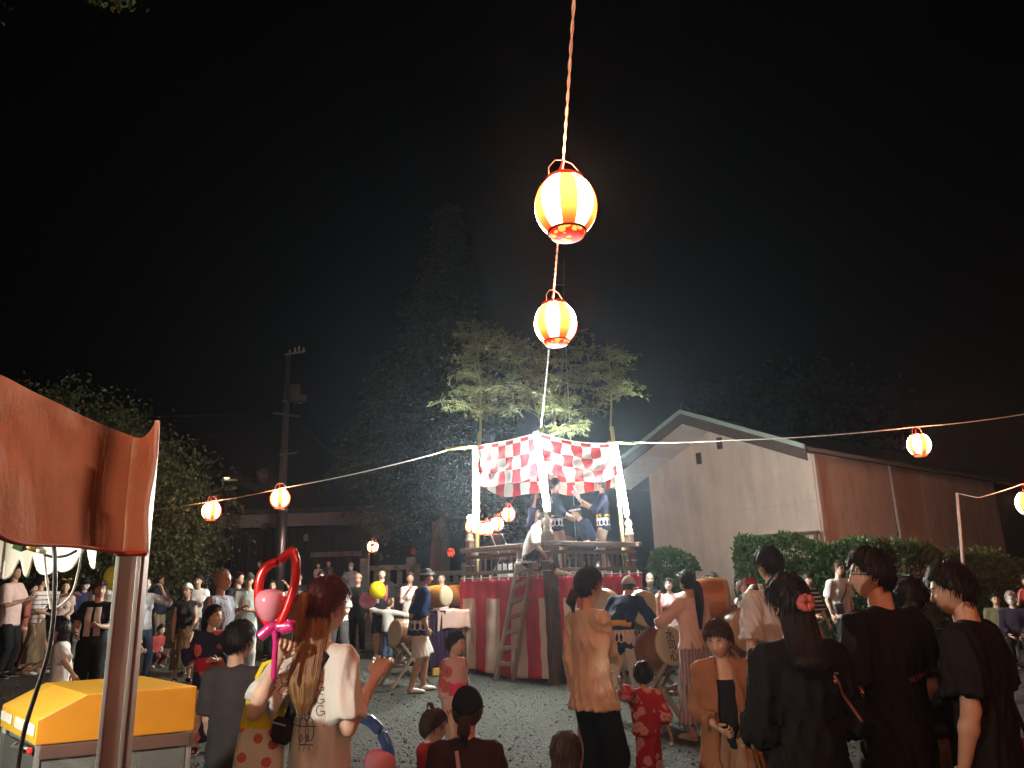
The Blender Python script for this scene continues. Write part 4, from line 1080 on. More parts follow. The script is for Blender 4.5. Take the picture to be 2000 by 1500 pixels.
p = W(1288, 1268, 9.2); DK, RK = drum('big_drum', 'low barrel drum with dark brushed characters beside the striped skirt', p, np.array([.46, -.86, .22]), .215, .44, DRUMD, 1.2, group=GD)
g = gp(1288, 1268, 9.2); drum_stand('crossed wooden stand under the low lettered drum', g, .26, p[2] - g[2] - .12, -.5)
p = W(1388, 1172, 9.6); drum('big_drum', 'tall set orange barrel drum with a gilded rim between two women', p, np.array([.93, -.28, .05]), .235, .44, DRUMW, 1.12, group=GD)
g = gp(1388, 1172, 9.6); drum_stand('high wooden stand under the gilded orange drum', g, .28, p[2] - g[2] - .14, .3)
p = W(1442, 1236, 9.2); drum('big_drum', 'dark barrel drum low behind the boy in the brown jacket', p, np.array([.3, -.93, .15]), .24, .48, DRUMD, 1.16, group=GD)
g = gp(1442, 1236, 9.2); drum_stand('wooden stand under the dark barrel drum behind the boy', g, .28, p[2] - g[2] - .14, 0)
# brushed characters on the lettered drum
def characters():
    curve = bpy.data.curves.new('lettering', 'FONT'); curve.body = '\u6c34\n\u53f8\n\u5fc3'; curve.align_x = 'CENTER'; curve.size = .125; curve.space_line = .92; curve.extrude = .0015
    o = bpy.data.objects.new('lettering', curve); COL.objects.link(o)
    dg = bpy.context.evaluated_depsgraph_get(); me = bpy.data.meshes.new_from_object(o.evaluated_get(dg)); bpy.data.objects.remove(o)
    me.materials.clear(); me.materials.append(plain('black brush ink', (.015, .012, .01), .7, .1))
    ob = bpy.data.objects.new('brushed_characters', me); COL.objects.link(ob); ob.parent = DK
    z = np.array([.46, -.86, .22]); z /= np.linalg.norm(z); y = np.array([0, 0, 1.0]); y -= z * (y @ z); y /= np.linalg.norm(y); x = np.cross(y, z)
    p0 = z * (.22 + .017) + y * .075
    ob.matrix_local = Matrix(((x[0], y[0], z[0], p0[0]), (x[1], y[1], z[1], p0[1]), (x[2], y[2], z[2], p0[2]), (0, 0, 0, 1)))
characters()

# ------------------------------------------------------------------ things on the deck
def deck_stuff():
    c = v3(C0 + (C2 - C0) * .45 + (C1 - C0) * .30, DECK)
    t = thing('deck_drum_stand', 'low wooden drum stand on the deck between the performers', 'drum stand', tuple(c), .6)
    for s in (-1, 1):
        MB().box((0, s * .16, .30), (.46, .04, .06), b=.006).obj('rail', WOOD_L, t)
        for q in (-1, 1): MB().box((q * .18, s * .16, .15), (.05, .05, .3), b=.005).obj('leg', WOOD_L, t)
    drum('flat_drum', 'flat drum with a dark face on the deck between the performers', c + [0, 0, .49], np.array([.1, -.35, .9]), .27, .26, DRUMD, 1.05)
    c = v3(C0 + (C2 - C0) * .28 + (C1 - C0) * .22, DECK)
    def chair(c, a, lab):
        t = thing('folding_chair', lab, 'chair', tuple(c), a, 'folding chairs on the deck')
        MB().box((0, 0, .42), (.36, .36, .03), b=.01).obj('seat', plain('black vinyl', (.03, .03, .035), .5), t)
        MB().box((0, .17, .70), (.36, .025, .18), b=.01).obj('backrest', plain('black vinyl', (.03, .03, .035), .5), t)
        for x in (-.19, .19):
            MB().tube(np.array([[x, -.2, 0], [x, .0, .42], [x, .17, .8]]), .011, 6).obj('leg', STEEL, t, True)
            MB().tube(np.array([[x, .2, 0], [x, 0, .3], [x, -.16, .42]]), .011, 6).obj('leg', STEEL, t, True)
    chair(v3(C0 + (C2 - C0) * .82 + (C1 - C0) * .3, DECK), 2.2, 'folding chair on the deck behind the right railing')
    chair(v3(C0 + (C2 - C0) * .25 + (C1 - C0) * .78, DECK), 1.0, 'folding chair on the deck behind the left railing')
    c = v3(C0 + (C2 - C0) * .62 + (C1 - C0) * .12, DECK)
    t = thing('loudspeaker', 'small black loudspeaker box on the deck floor', 'speaker', tuple(c), .7)
    MB().box((0, 0, .16), (.24, .2, .32), b=.012).obj('cabinet', BLACK, t); MB().lathe([[.0, .0], [.05, .01], [.085, .025], [.095, .03]], 16, (0, -.1, .13), rotx(math.pi / 2)).obj('cone', STEEL, t, True)
    c = v3(C0 + (C1 - C0) * .62 + (C2 - C0) * .15, DECK)
    t = thing('water_crate', 'white plastic crate of bottles behind the left railing', 'crate', tuple(c), .8)
    MB().box((0, 0, .02), (.34, .24, .03), b=.008).obj('base', plain('white plastic', (.65, .66, .66), .5), t)
    for k, (x, y, sx, sy) in enumerate(((0, -.12, .34, .015), (0, .12, .34, .015), (-.17, 0, .015, .24), (.17, 0, .015, .24))):
        MB().box((x, y, .13), (sx, sy, .2), b=.004).obj('crate_side', plain('white plastic', (.65, .66, .66), .5), t)
    for k in range(5):
        b_ = thing('water_bottle', ['clear bottle nearest the left end of the white crate', 'second clear bottle in the white crate on the deck', 'middle clear bottle in the white crate on the deck', 'fourth clear bottle in the white crate on the deck', 'clear bottle nearest the right end of the white crate'][k], 'bottle', tuple(c + rotz(.8) @ np.array([-.12 + .06 * k, .03 * (-1) ** k, .035])), 0, 'bottles in the white crate')
        MB().lathe([[.028, 0], [.03, .02], [.03, .15], [.012, .19], [.012, .205]], 10).obj('bottle_body', plain('pale water bottle', (.5, .6, .62), .15), b_, True)
        MB().lathe([[.014, .2], [.014, .22]], 8).obj('cap', plain('white cap', (.8, .8, .8), .4), b_)
    # microphone stand by the front post
    c = v3(C0 + (C2 - C0) * .03 + (C1 - C0) * .17, DECK)
    t = thing('microphone_stand', 'black microphone stand with a bent gooseneck by the front post', 'stand', tuple(c))
    MB().tube(np.array([[.06, -.02, .0], [.03, 0, .35], [0, 0, .72]]), .012, 8).obj('pole', BLACK, t, True)
    MB().tube(np.array([[0, 0, .70], [-.01, .02, .82], [.05, .04, .92], [.14, .05, .93]]), .01, 8).obj('gooseneck', BLACK, t, True)
    MB().lathe([[.11, 0], [.11, .02], [.02, .03]], 16).obj('base', BLACK, t)
    MB().sphere((.15, .05, .92), (.03, .025, .025), 8, 6).obj('microphone_head', BLACK, t, True)
deck_stuff()
# ================================================================== stall tent at the left edge
def orange_mat():
    m, n, l, p = newmat('orange tent cloth')
    co = coords(n); nz = noise(n, l, mapping(n, l, co, (1, 1, 1.6)), 2.2, 6, .6); st = noise(n, l, mapping(n, l, co, (6, 6, 1.2)), 4, 5, .65)
    c = mix(n, l, ramp(n, l, nz, .3, .72), (.60, .36, .25), (.69, .45, .33))
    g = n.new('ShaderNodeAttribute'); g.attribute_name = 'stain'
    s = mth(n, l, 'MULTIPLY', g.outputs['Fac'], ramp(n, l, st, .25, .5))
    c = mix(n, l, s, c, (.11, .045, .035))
    l.new(c, p.inputs['Base Color']); p.inputs['Roughness'].default_value = .9; p.inputs['Specular IOR Level'].default_value = .12
    tr = n.new('ShaderNodeBsdfTranslucent'); l.new(c, tr.inputs[0]); ms = n.new('ShaderNodeMixShader'); ms.inputs[0].default_value = .22
    l.new(p.outputs[0], ms.inputs[1]); l.new(tr.outputs[0], ms.inputs[2]); l.new(ms.outputs[0], [x for x in n if x.type == 'OUTPUT_MATERIAL'][0].inputs[0])
    bump(n, l, p, mth(n, l, 'ADD', mth(n, l, 'MULTIPLY', noise(n, l, co, 300, 2), .06), noise(n, l, mapping(n, l, co, (1, 1.6, .8)), 9, 5, .55)), .55, .02)
    return m
ORANGE = orange_mat()
HEM = plain('dark orange hem tape', (.30, .055, .025), .6, .15)
LINING = plain('white tent lining', (.72, .72, .68), .6, .06, 4)
TX = -0.806; TY = 1.55
def tent():
    t = thing('orange_tent', 'orange stall canopy tent with a scalloped valance at the left picture edge', 'tent', (TX, TY, 0))
    o = np.array([TX, TY, 0]); ze = W(248, 853, TY)[2]; zb = W(248, 1081, TY)[2]
    n = 90; y0 = -.25
    U, V = np.meshgrid(np.linspace(0, 1, n), np.linspace(0, 1, 26), indexing='ij')
    def valance(U, V, off):
        y = TY + (y0 - TY) * U; L = (TY - y)
        # scallops: low flat hanging lobes with raised gaps between them
        ph = (L - .02) / .62; gap = np.exp(-((ph - np.round(ph - .70) - .70) / .12) ** 2)
        zlow = zb + .040 * gap + .006 * np.sin(L * 9)
        ztop = ze + .012 * np.sin(np.clip(L, 0, .5) * 2) + .03 * L
        z = zlow + (ztop - zlow) * V
        fold = .0026 * np.sin((L * 1.6 + V * .9) * 9.0) * (1 - .4 * V) + .0014 * np.sin((L * 2.2 - V * .5) * 19 + 1) + .012 * np.exp(-(L / .05) ** 2)
        fold += .03 * (1 - V) * (1 - np.exp(-L / .1)) * .5
        x = TX + fold + off
        return np.stack([x - o[0], y - o[1], z], -1)
    def add(nm, off, mat, uvm=None):
        X = valance(U, V, off); b = MB(); b.grid(X); ob = b.obj(nm, mat, t, True)
        if mat is ORANGE:
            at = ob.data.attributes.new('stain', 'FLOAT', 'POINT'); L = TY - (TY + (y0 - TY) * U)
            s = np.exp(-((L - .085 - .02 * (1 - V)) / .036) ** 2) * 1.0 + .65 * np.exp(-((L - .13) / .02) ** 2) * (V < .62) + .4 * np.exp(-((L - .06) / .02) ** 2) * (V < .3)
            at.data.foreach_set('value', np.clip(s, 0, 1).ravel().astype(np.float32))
        return ob
    add('valance', 0, ORANGE); add('valance_lining', -.006, LINING)
    X = valance(U, V, .003)[:, 0]; MB().tube(X, .006, 6, flat=.6).obj('hem', HEM, t, True)
    # corner strip (the folded end of the next side) and its flap
    yy = np.linspace(0, 1, 12); zz = np.linspace(0, 1, 20)
    S, Z = np.meshgrid(yy, zz, indexing='ij')
    pk = .04 * np.clip((S - .35) / .65, 0, 1) ** 2 * sstep(.85, 1, Z)
    Xs = np.stack([-.002 + .003 * np.sin(S * 3) + .004 * np.sin(Z * 7 + 2 * S) + .043 * S, .005 + .03 * S, zb + (ze - zb + pk) * Z], -1)
    MB().grid(Xs).obj('corner_strip', HEM if False else ORANGE, t, True)
    MB().grid(Xs + [-.006, .004, 0]).obj('corner_lining', LINING, t, True)
    MB().tube(Xs[-1], .0055, 6).obj('white_piping', LINING, t, True)  # white strip stands in for the lamplit edge of the lining
    MB().tube(Xs[:, 0], .006, 6).obj('hem', HEM, t, True)
    # far side valance going left from the corner
    U2, V2 = np.meshgrid(np.linspace(0, 1, 60), np.linspace(0, 1, 10), indexing='ij')
    L2 = 2.4 * U2; ph = L2 / .5; zl = zb + .03 + .05 * np.exp(-((ph - np.round(ph - .5) - .5) / .16) ** 2)
    P = np.stack([-.03 - L2, .055 + .012 * np.sin(L2 * 11), zl + .09 + (ze - zl - .09) * V2], -1)
    # roof planes
    apex = np.array([-1.25, -1.2, ze + .62]); c1 = np.array([0, 0.03, ze]); c2 = np.array([0, -2.6, ze + .03]); c3 = np.array([-2.5, .03, ze]); c4 = np.array([-2.5, -2.6, ze])
    for a, b_ in ((c1, c2), (c3, c1), (c2, c4), (c4, c3)):
        q = np.linspace(0, 1, 14); A, B = np.meshgrid(q, q, indexing='ij')
        Pm = (a[None, None] * (1 - A[..., None]) + b_[None, None] * A[..., None]) * (1 - B[..., None]) + apex * B[..., None]
        Pm[..., 2] -= .10 * np.sin(np.pi * B) * np.sin(np.pi * A) + 0
        MB().grid(Pm).obj('roof_panel', ORANGE, t, True)
        MB().grid(Pm - [0, 0, .008]).obj('roof_lining', LINING, t, True)
    # frame
    fp = plain('brown anodised leg', (.17, .095, .078), .42, .2)
    for i, (lx, ly) in enumerate(((.008, .062), (.008, -2.4), (-2.3, -.03), (-2.3, -2.4))):
        g = float(GZ(TX + lx, TY + ly)); h = ze - g - .02
        lg = MB().box((lx, ly, g + h / 2), (.044, .044, h), b=.004).obj('leg', fp if i == 0 else ALU, t)
        if i == 0:
            for dx, dy in ((-.0215, -.0235), (.0215, -.0235)):
                MB().box((lx + dx, ly + dy, g + h / 2), (.008, .004, h), b=.001).obj('leg_flange', ALU, lg)
            MB().box((lx - .0245, ly, g + h / 2), (.004, .04, h), b=.001).obj('leg_flange', ALU, lg)  # pale strip added to brighten the left face of the leg
            MB().box((lx + .0245, ly, g + h / 2), (.004, .02, h), b=.001).obj('leg_flange', ALU, lg)
    for a, b_ in (((-.07, -.03), (-.07, -2.4)), ((-.07, -.03), (-2.3, -.03))):
        for k in range(4):
            s0, s1 = k / 4, (k + 1) / 4; p = np.array([a[0] + (b_[0] - a[0]) * s0, a[1] + (b_[1] - a[1]) * s0, ze - (.05 if k % 2 else .17)]); q = np.array([a[0] + (b_[0] - a[0]) * s1, a[1] + (b_[1] - a[1]) * s1, ze - (.17 if k % 2 else .05)])
            MB().tube(np.stack([p, (p + q) / 2, q]), .011, 6).obj('scissor_bar', ALU, t)
    return ze, zb
TZE, TZB = tent()
# lamp hanging under the orange tent (out of frame) that lights the stall
def stall_lamp():
    p = np.array([-2.05, 1.42, 1.84]); t = thing('stall_lamp', 'bare white bulb hanging under the orange tent', 'lamp', tuple(p))
    MB().sphere((0, 0, 0), .035, 14, 10).obj('bulb', glow('white stall bulb', (1, .93, .78), 3200), t, True)
    MB().lathe([[.02, .03], [.022, .09], [.012, .1]], 10).obj('socket', BLACK, t)
    MB().tube(np.array([[0, 0, .1], [.0, .0, .2], [.02, -.01, .40]]), .005, 6).obj('cord', BLACK, t)
stall_lamp()

def white_tent():
    a = W(186, 1100, 2.40); b_ = W(18, 1120, 3.30); zb = 1.672
    t = thing('white_tent', 'neighbouring stall tent showing its lit white scalloped inner valance', 'tent', (a[0], a[1], 0))
    d = np.array([b_[0] - a[0], b_[1] - a[1], 0]); L0 = np.linalg.norm(d); d /= L0; L = L0 * 2.2
    U, V = np.meshgrid(np.linspace(0, 1, 160), np.linspace(0, 1, 12), indexing='ij')
    s = U * L; ph = s / (L0 / 4) ; fr = ph - np.floor(ph)
    scal = .105 * (1 - np.abs(np.sin(np.pi * (fr))) ** .7) * 0 + .075 * np.exp(-((fr - .52) / .2) ** 2)
    zl = zb + scal; zt = zb + .34
    P = d[None, None] * s[..., None] + np.array([.7, .7, 0])[None, None] * (.012 * np.sin(s * 14) * (1 - V))[..., None]
    P[..., 2] = zl + (zt - zl) * V
    wm = plain('cream tent cloth', (.66, .66, .58), .7, .08, 5)
    MB().grid(P).obj('valance', wm, t, True); MB().tube(P[:, 0], .006, 5).obj('hem', wm, t, True)
    nn = np.array([-d[1], d[0], 0]); nn = -nn if nn @ np.array([-1, 0.2, 0]) < 0 else nn
    R = np.stack([np.array([0, 0, zt]), d * L + [0, 0, zt], d * L * .6 + nn * 1.3 + [0, 0, zt + .6], d * L * .4 + nn * 1.3 + [0, 0, zt + .6]])
    MB().add(R, [[0, 1, 2, 3]]).obj('roof_panel', wm, t)
    for s_ in (L - .05, L * .5):
        q = d * s_ ; g = float(GZ(a[0] + q[0], a[1] + q[1])); MB().box(q + nn * .06 + [0, 0, (g + zt) / 2], (.03, .03, zt - g), b=.003).obj('leg', ALU, t)
white_tent()

# cables and plug under the tent edge
def cables():
    def path(pts): return np.array([W(x, y, Y) for x, y, Y in pts])
    def smooth(P, k=28):
        P = np.asarray(P); n = len(P); t = np.linspace(0, n - 1, k); out = []
        for u in t:
            i = min(int(u), n - 2); f = u - i; p0 = P[max(i - 1, 0)]; p1 = P[i]; p2 = P[i + 1]; p3 = P[min(i + 2, n - 1)]
            out.append(.5 * ((2 * p1) + (-p0 + p2) * f + (2 * p0 - 5 * p1 + 4 * p2 - p3) * f * f + (-p0 + 3 * p1 - 3 * p2 + p3) * f ** 3))
        return np.array(out)
    o = MB().tube(smooth(path([(104, 1060, 1.55), (107, 1090, 1.5), (107, 1150, 1.5), (103, 1220, 1.5), (92, 1285, 1.5), (68, 1360, 1.5), (47, 1430, 1.5), (34, 1510, 1.5), (25, 1640, 1.5), (20, 2100, 1.5)]), 50), .0042, 7).obj('power_cable', BLACK, smooth=True)
    tag(o, 'thick black cable hanging down in front of the yellow stall machine', 'cable')
    wm = plain('white cable', (.62, .6, .54), .5, .08)
    o = MB().tube(smooth(path([(87, 1075, 1.6), (88, 1100, 1.62), (92, 1140, 1.62), (98, 1180, 1.62), (100, 1188, 1.62), (118, 1183, 1.62), (140, 1160, 1.62), (152, 1120, 1.62), (158, 1085, 1.6), (160, 1070, 1.6)]), 40), .0022, 7).obj('hanging_cable', wm, smooth=True)
    tag(o, 'white cable hanging in a loop below the orange valance', 'cable')
    o = MB().tube(smooth(path([(86, 1083, 1.58), (105, 1088, 1.58), (130, 1085, 1.58), (150, 1075, 1.58)]), 16), .003, 6).obj('plug_cable', BLACK, smooth=True)
    tag(o, 'thin black cable leading from the yellow plug along the valance', 'cable')
    c = W(43, 1060, 1.6); t = thing('cable_socket', 'green cable socket taped under the orange valance', 'socket', tuple(c))
    R = np.stack([CR, CF, CU], 1) @ roty(math.radians(22))
    MB().box((0, 0, 0), (.027, .024, .03), R, b=.004).obj('socket_body', plain('green rubber', (.03, .08, .025), .5), t)
    c = W(64, 1068, 1.6); t = thing('cable_plug', 'yellow plug pushed into the green socket', 'plug', tuple(c))
    q = CR * .93 - CU * .42
    MB().tube(np.stack([-q * .012, q * .0, q * .012]), [.009, .0095, .008], 10).obj('plug_body', plain('yellow rubber', (.5, .33, .05), .5), t, True)
    MB().tube(np.stack([q * .012, q * .022, q * .028]), [.0075, .0065, .004], 10).obj('strain_relief', wm, t, True)
cables()

# yellow topped stall machine
def machine():
    zt = 1.28
    def Z(px, py, z):
        d = CF + CR * (px - 1000) / FPX + CU * (750 - py) / FPX; return EYE + d * ((z - EYE[2]) / d[2])
    fr = Z(386, 1340, zt); fl = Z(170, 1356, zt); bl = Z(90, 1333, zt); 
    u = fr - fl; Lx = np.linalg.norm(u); u /= Lx; v = bl - fl; dep = np.linalg.norm(v); v /= dep 
    t = thing('cotton_candy_machine', 'yellow topped glass sided stall machine under the orange tent', 'stall machine', (fl[0], fl[1], 0))
    up = np.array([0, 0, 1.]); hgt = .140; sl = .13
    ym = plain('yellow painted lid', (.60, .36, .035), .38, .14, 5, 60, .1, dirt=((.5, .27, .02), .4))
    om = plain('orange painted lid side', (.42, .17, .012), .4, .14, 5, 60, .1)
    O = fl * [1, 1, 0]
    def P(a, b_, z): return u * a + v * b_ + up * z
    zs = zt - .066   # lower edge of the sloped end
    V = np.array([P(0, 0, zt), P(Lx, 0, zt), P(Lx, dep, zt), P(0, dep, zt), P(-sl, 0, zs), P(-sl, dep, zs), P(-sl, 0, zt - hgt), P(Lx, 0, zt - hgt), P(Lx, dep, zt - hgt), P(-sl, dep, zt - hgt)])
    b = MB(); b.add(V, [[0, 1, 2, 3], [4, 0, 3, 5], [5, 9, 6, 4], [9, 8, 7, 6], [2, 8, 9, 5, 3], [1, 7, 8, 2]], 0); b.F.append((np.array([[6, 7, 1, 0, 4]]), 1))
    lid = b.obj('lid', [ym, om], t)
    bv = lid.modifiers.new('edge', 'BEVEL'); bv.width = .004; bv.segments = 2
    MB().box(P(-sl - .004, dep * .28, zt - .098), (.004, dep * .5, .035), np.stack([u, v, up], 1), b=.001).obj('label_plate', plain('white sticker', (.62, .62, .56), .5, .12, 12), t)
    MB().box(P(-sl - .004, dep * .8, zt - .098), (.004, dep * .3, .03), np.stack([u, v, up], 1), b=.001).obj('label_plate', plain('white sticker', (.62, .62, .56), .5, .12, 12), t)
    zl = zt - hgt; zc = zl - .42
    R = np.stack([u, v, up], 1)
    MB().box(P((Lx - sl) / 2, -.002, zl - .022) , (Lx + sl - .03, .012, .04), R, b=.002).obj('brown_band', plain('brown band', (.09, .05, .04), .4), t)
    for a in (-sl + .012, Lx - .012):
        for c in (.012, dep - .012): MB().box(P(a, c, (zl + zc) / 2), (.016, .016, zl - zc), R, b=.002).obj('corner_post', ALU, t)
    for c in (.012, dep - .012):
        MB().box(P((Lx - sl) / 2, c, zc), (Lx + sl, .018, .018), R, b=.002).obj('bottom_rail', ALU, t)
    gm = bpy.data.materials.new('clear acrylic'); gm.use_nodes = True; nn = gm.node_tree.nodes; ll = gm.node_tree.links; nn.remove(nn['Principled BSDF'])
    tr = nn.new('ShaderNodeBsdfTransparent'); tr.inputs[0].default_value = (.80, .86, .82, 1); gl = nn.new('ShaderNodeBsdfGlossy'); gl.inputs['Roughness'].default_value = .08
    fz = nn.new('ShaderNodeFresnel'); fz.inputs[0].default_value = 1.5; ms = nn.new('ShaderNodeMixShader')
    df = nn.new('ShaderNodeBsdfDiffuse'); df.inputs[0].default_value = (.6, .63, .6, 1); m2 = nn.new('ShaderNodeMixShader'); m2.inputs[0].default_value = .16
    ll.new(tr.outputs[0], m2.inputs[1]); ll.new(df.outputs[0], m2.inputs[2])
    ll.new(fz.outputs[0], ms.inputs[0]); ll.new(m2.outputs[0], ms.inputs[1]); ll.new(gl.outputs[0], ms.inputs[2])
    ll.new(ms.outputs[0], [x for x in nn if x.type == 'OUTPUT_MATERIAL'][0].inputs[0])
    MB().box(P((Lx - sl) / 2, .004, (zl + zc) / 2), (Lx + sl - .05, .004, zl - zc - .03), R).obj('pane', gm, t)
    MB().box(P((Lx - sl) / 2, dep - .004, (zl + zc) / 2), (Lx + sl - .05, .004, zl - zc - .03), R).obj('pane', gm, t)
    MB().box(P(-sl + .004, dep / 2, (zl + zc) / 2), (.004, dep - .05, zl - zc - .03), R).obj('pane', gm, t)
    MB().box(P(Lx - .004, dep / 2, (zl + zc) / 2), (.004, dep - .05, zl - zc - .03), R).obj('pane', gm, t)
    MB().box(P((Lx - sl) / 2, dep / 2, zc - .06), (Lx + sl - .01, dep - .01, .11), R, b=.006).obj('base_cabinet', STEEL, t)
    MB().lathe([[.02, zc], [.16, zc + .01], [.19, zc + .1], [.2, zc + .16], [.195, zc + .16], [.15, zc + .02]], 24, P((Lx - sl) / 2, dep / 2, 0)).obj('spinner_bowl', ALU, t, True)
    for k in range(3):
        MB().box(P(Lx - .10 - .05 * k, .05, zc + .1), (.035, .01, .2), R @ roty(.06 * k), b=.003).obj('frosted_bag', plain('pale plastic bag', (.5, .52, .48), .4), t)
    # latch on the end
    MB().tube(np.stack([P(-sl - .01, dep * .35, zl - .012), P(-sl - .03, dep * .3, zl - .02), P(-sl - .02, dep * .15, zl - .014), P(-sl - .005, dep * .05, zl - .012)]), .005, 6).obj('latch', STEEL, t, True)
    MB().box(P(-sl - .01, dep * .02, zl - .014), (.014, .02, .018), R, b=.003).obj('red_knob', plain('red knob', (.5, .03, .03), .4), t)
    # folding table under it
    tb = thing('stall_table', 'folding table holding the yellow topped stall machine', 'table', (fl[0], fl[1], 0)); zz = zc - .118
    MB().box(P((Lx - sl) / 2, dep / 2, zz - .015), (Lx + sl + .1, dep + .1, .03), R, b=.004).obj('table_top', plain('grey table top', (.3, .29, .28), .5), tb)
    for a in (-sl, Lx):
        for c in (0, dep):
            g = float(GZ(fl[0] + P(a, c, 0)[0], fl[1] + P(a, c, 0)[1])); MB().box(P(a, c, (zz - .03 + g) / 2), (.03, .03, zz - .03 - g), R, b=.003).obj('leg', STEEL, tb)
machine()
# ================================================================== people: distance field bodies and clothes
class Field:
    def __init__(s, lo, hi, h):
        s.lo = np.asarray(lo, float); s.h = h; n = np.ceil((np.asarray(hi) - s.lo) / h).astype(int) + 1
        s.ax = [(s.lo[i] + h * np.arange(n[i])).astype(np.float32) for i in range(3)]
        s.V = np.full(n, 0.3, np.float32)
    def _sl(s, lo, hi):
        o = []
        for i in range(3):
            a = int(np.clip(np.floor((lo[i] - s.lo[i]) / s.h), 0, s.V.shape[i] - 1)); b = int(np.clip(np.ceil((hi[i] - s.lo[i]) / s.h) + 1, 1, s.V.shape[i])); o.append(slice(a, max(b, a + 1)))
        return tuple(o)
    def cone(s, a, b, ra, rb, k=1.0, n=None, fa=False, fb=False, sm=.03):
        a = np.asarray(a, float); b = np.asarray(b, float); m = max(ra, rb) * 1.05 + sm + 2 * s.h
        sl = s._sl(np.minimum(a, b) - m, np.maximum(a, b) + m)
        x = s.ax[0][sl[0]][:, None, None] - np.float32(a[0]); y = s.ax[1][sl[1]][None, :, None] - np.float32(a[1]); z = s.ax[2][sl[2]][None, None, :] - np.float32(a[2])
        d = b - a; L = max(np.linalg.norm(d), 1e-6); d = d / L
        u = x * np.float32(d[0]) + y * np.float32(d[1]) + z * np.float32(d[2])
        c = np.clip(u, 0, L)
        qx = x - c * np.float32(d[0]); qy = y - c * np.float32(d[1]); qz = z - c * np.float32(d[2])
        if n is not None and k != 1:
            n = np.asarray(n, float); qn = (qx * np.float32(n[0]) + qy * np.float32(n[1]) + qz * np.float32(n[2])) * np.float32(1 / k - 1)
            qx = qx + qn * np.float32(n[0]); qy = qy + qn * np.float32(n[1]); qz = qz + qn * np.float32(n[2])
        r = ra + (rb - ra) * (c / L)
        D = (np.sqrt(qx * qx + qy * qy + qz * qz) - r) * np.float32((1 + k) / 2 if k < 1 else 1)
        if fa: D = np.maximum(D, -u)
        if fb: D = np.maximum(D, u - L)
        D = D.astype(np.float32); Vs = s.V[sl]
        if sm > 0:
            hh = np.clip(.5 + .5 * (Vs - D) / sm, 0, 1); s.V[sl] = Vs * (1 - hh) + D * hh - sm * hh * (1 - hh)
        else: s.V[sl] = np.minimum(Vs, D)
    def below(s, z): s.V = np.maximum(s.V, (s.ax[2] - z)[None, None, :].astype(np.float32)) 
    def above(s, z): s.V = np.maximum(s.V, (z - s.ax[2])[None, None, :].astype(np.float32))
    def wrinkle(s, amp, seed, vert=0.35, wl=.09, calm=None):
        r = np.random.default_rng(seed); x = s.ax[0][:, None, None]; y = s.ax[1][None, :, None]; z = s.ax[2][None, None, :]
        w = 0
        for i in range(5):
            f = 6.283 / (wl * (0.7 + 1.1 * r.random())); a = r.random() * 6.283; kz = vert * (r.random() * 2 - 1)
            sn = np.sin(f * (math.cos(a) * x + math.sin(a) * y + kz * z) + 6.28 * r.random() + 1.3 * np.sin(z * (5 + 6 * r.random()) + 3 * r.random()) + .8 * np.sin((x - y) * 9 + i)); w = w + (sn if i % 2 else 1.25 * (2 * np.abs(sn) - 1.27)) / (1 + .25 * i)
        if calm is not None: w = w * np.clip((np.sqrt((x - calm[0]) ** 2 + (y - calm[1]) ** 2 + (z - calm[2]) ** 2) - .10) / .12, .08, 1)
        s.V = s.V + np.float32(amp / 2.2) * w.astype(np.float32)
    def nets(s):
        V = s.V; V[0] = V[-1] = .1; V[:, 0] = V[:, -1] = .1; V[:, :, 0] = V[:, :, -1] = .1
        S = V < 0; nx, ny, nz = V.shape
        c = np.zeros((nx - 1, ny - 1, nz - 1), np.int8)
        off = [(i, j, k) for i in (0, 1) for j in (0, 1) for k in (0, 1)]
        for i, j, k in off: c += S[i:nx - 1 + i, j:ny - 1 + j, k:nz - 1 + k]
        act = (c > 0) & (c < 8); I = np.argwhere(act); ids = np.full(c.shape, -1, np.int32); ids[act] = np.arange(len(I))
        v = np.stack([V[I[:, 0] + i, I[:, 1] + j, I[:, 2] + k] for i, j, k in off], 1)
        acc = np.zeros((len(I), 3)); cnt = np.zeros((len(I), 1))
        O = np.array(off, float)
        for a in range(8):
            for b in range(a + 1, 8):
                if np.abs(O[a] - O[b]).sum() != 1: continue
                cr = (v[:, a] < 0) != (v[:, b] < 0); t = v[:, a] / np.where(cr, v[:, a] - v[:, b], 1)
                p = O[a] + (O[b] - O[a]) * t[:, None]; acc += p * cr[:, None]; cnt += cr[:, None]
        P = s.lo + (I + acc / np.maximum(cnt, 1)) * s.h
        Fs = []
        for ax in range(3):
            o1, o2 = (ax + 1) % 3, (ax + 2) % 3
            A = [slice(None)] * 3; B = [slice(None)] * 3; A[ax] = slice(0, -1); B[ax] = slice(1, None)
            for o in (o1, o2): A[o] = slice(1, -1); B[o] = slice(1, -1)
            E = np.argwhere(S[tuple(A)] != S[tuple(B)]); E[:, o1] += 1; E[:, o2] += 1
            ins = S[E[:, 0], E[:, 1], E[:, 2]]; q = []
            for d1, d2 in ((1, 1), (0, 1), (0, 0), (1, 0)):
                e = E.copy(); e[:, o1] -= d1; e[:, o2] -= d2; q.append(ids[e[:, 0], e[:, 1], e[:, 2]])
            q = np.stack(q, 1); q[~ins] = q[~ins][:, ::-1]; Fs.append(q)
        return P, np.concatenate(Fs)

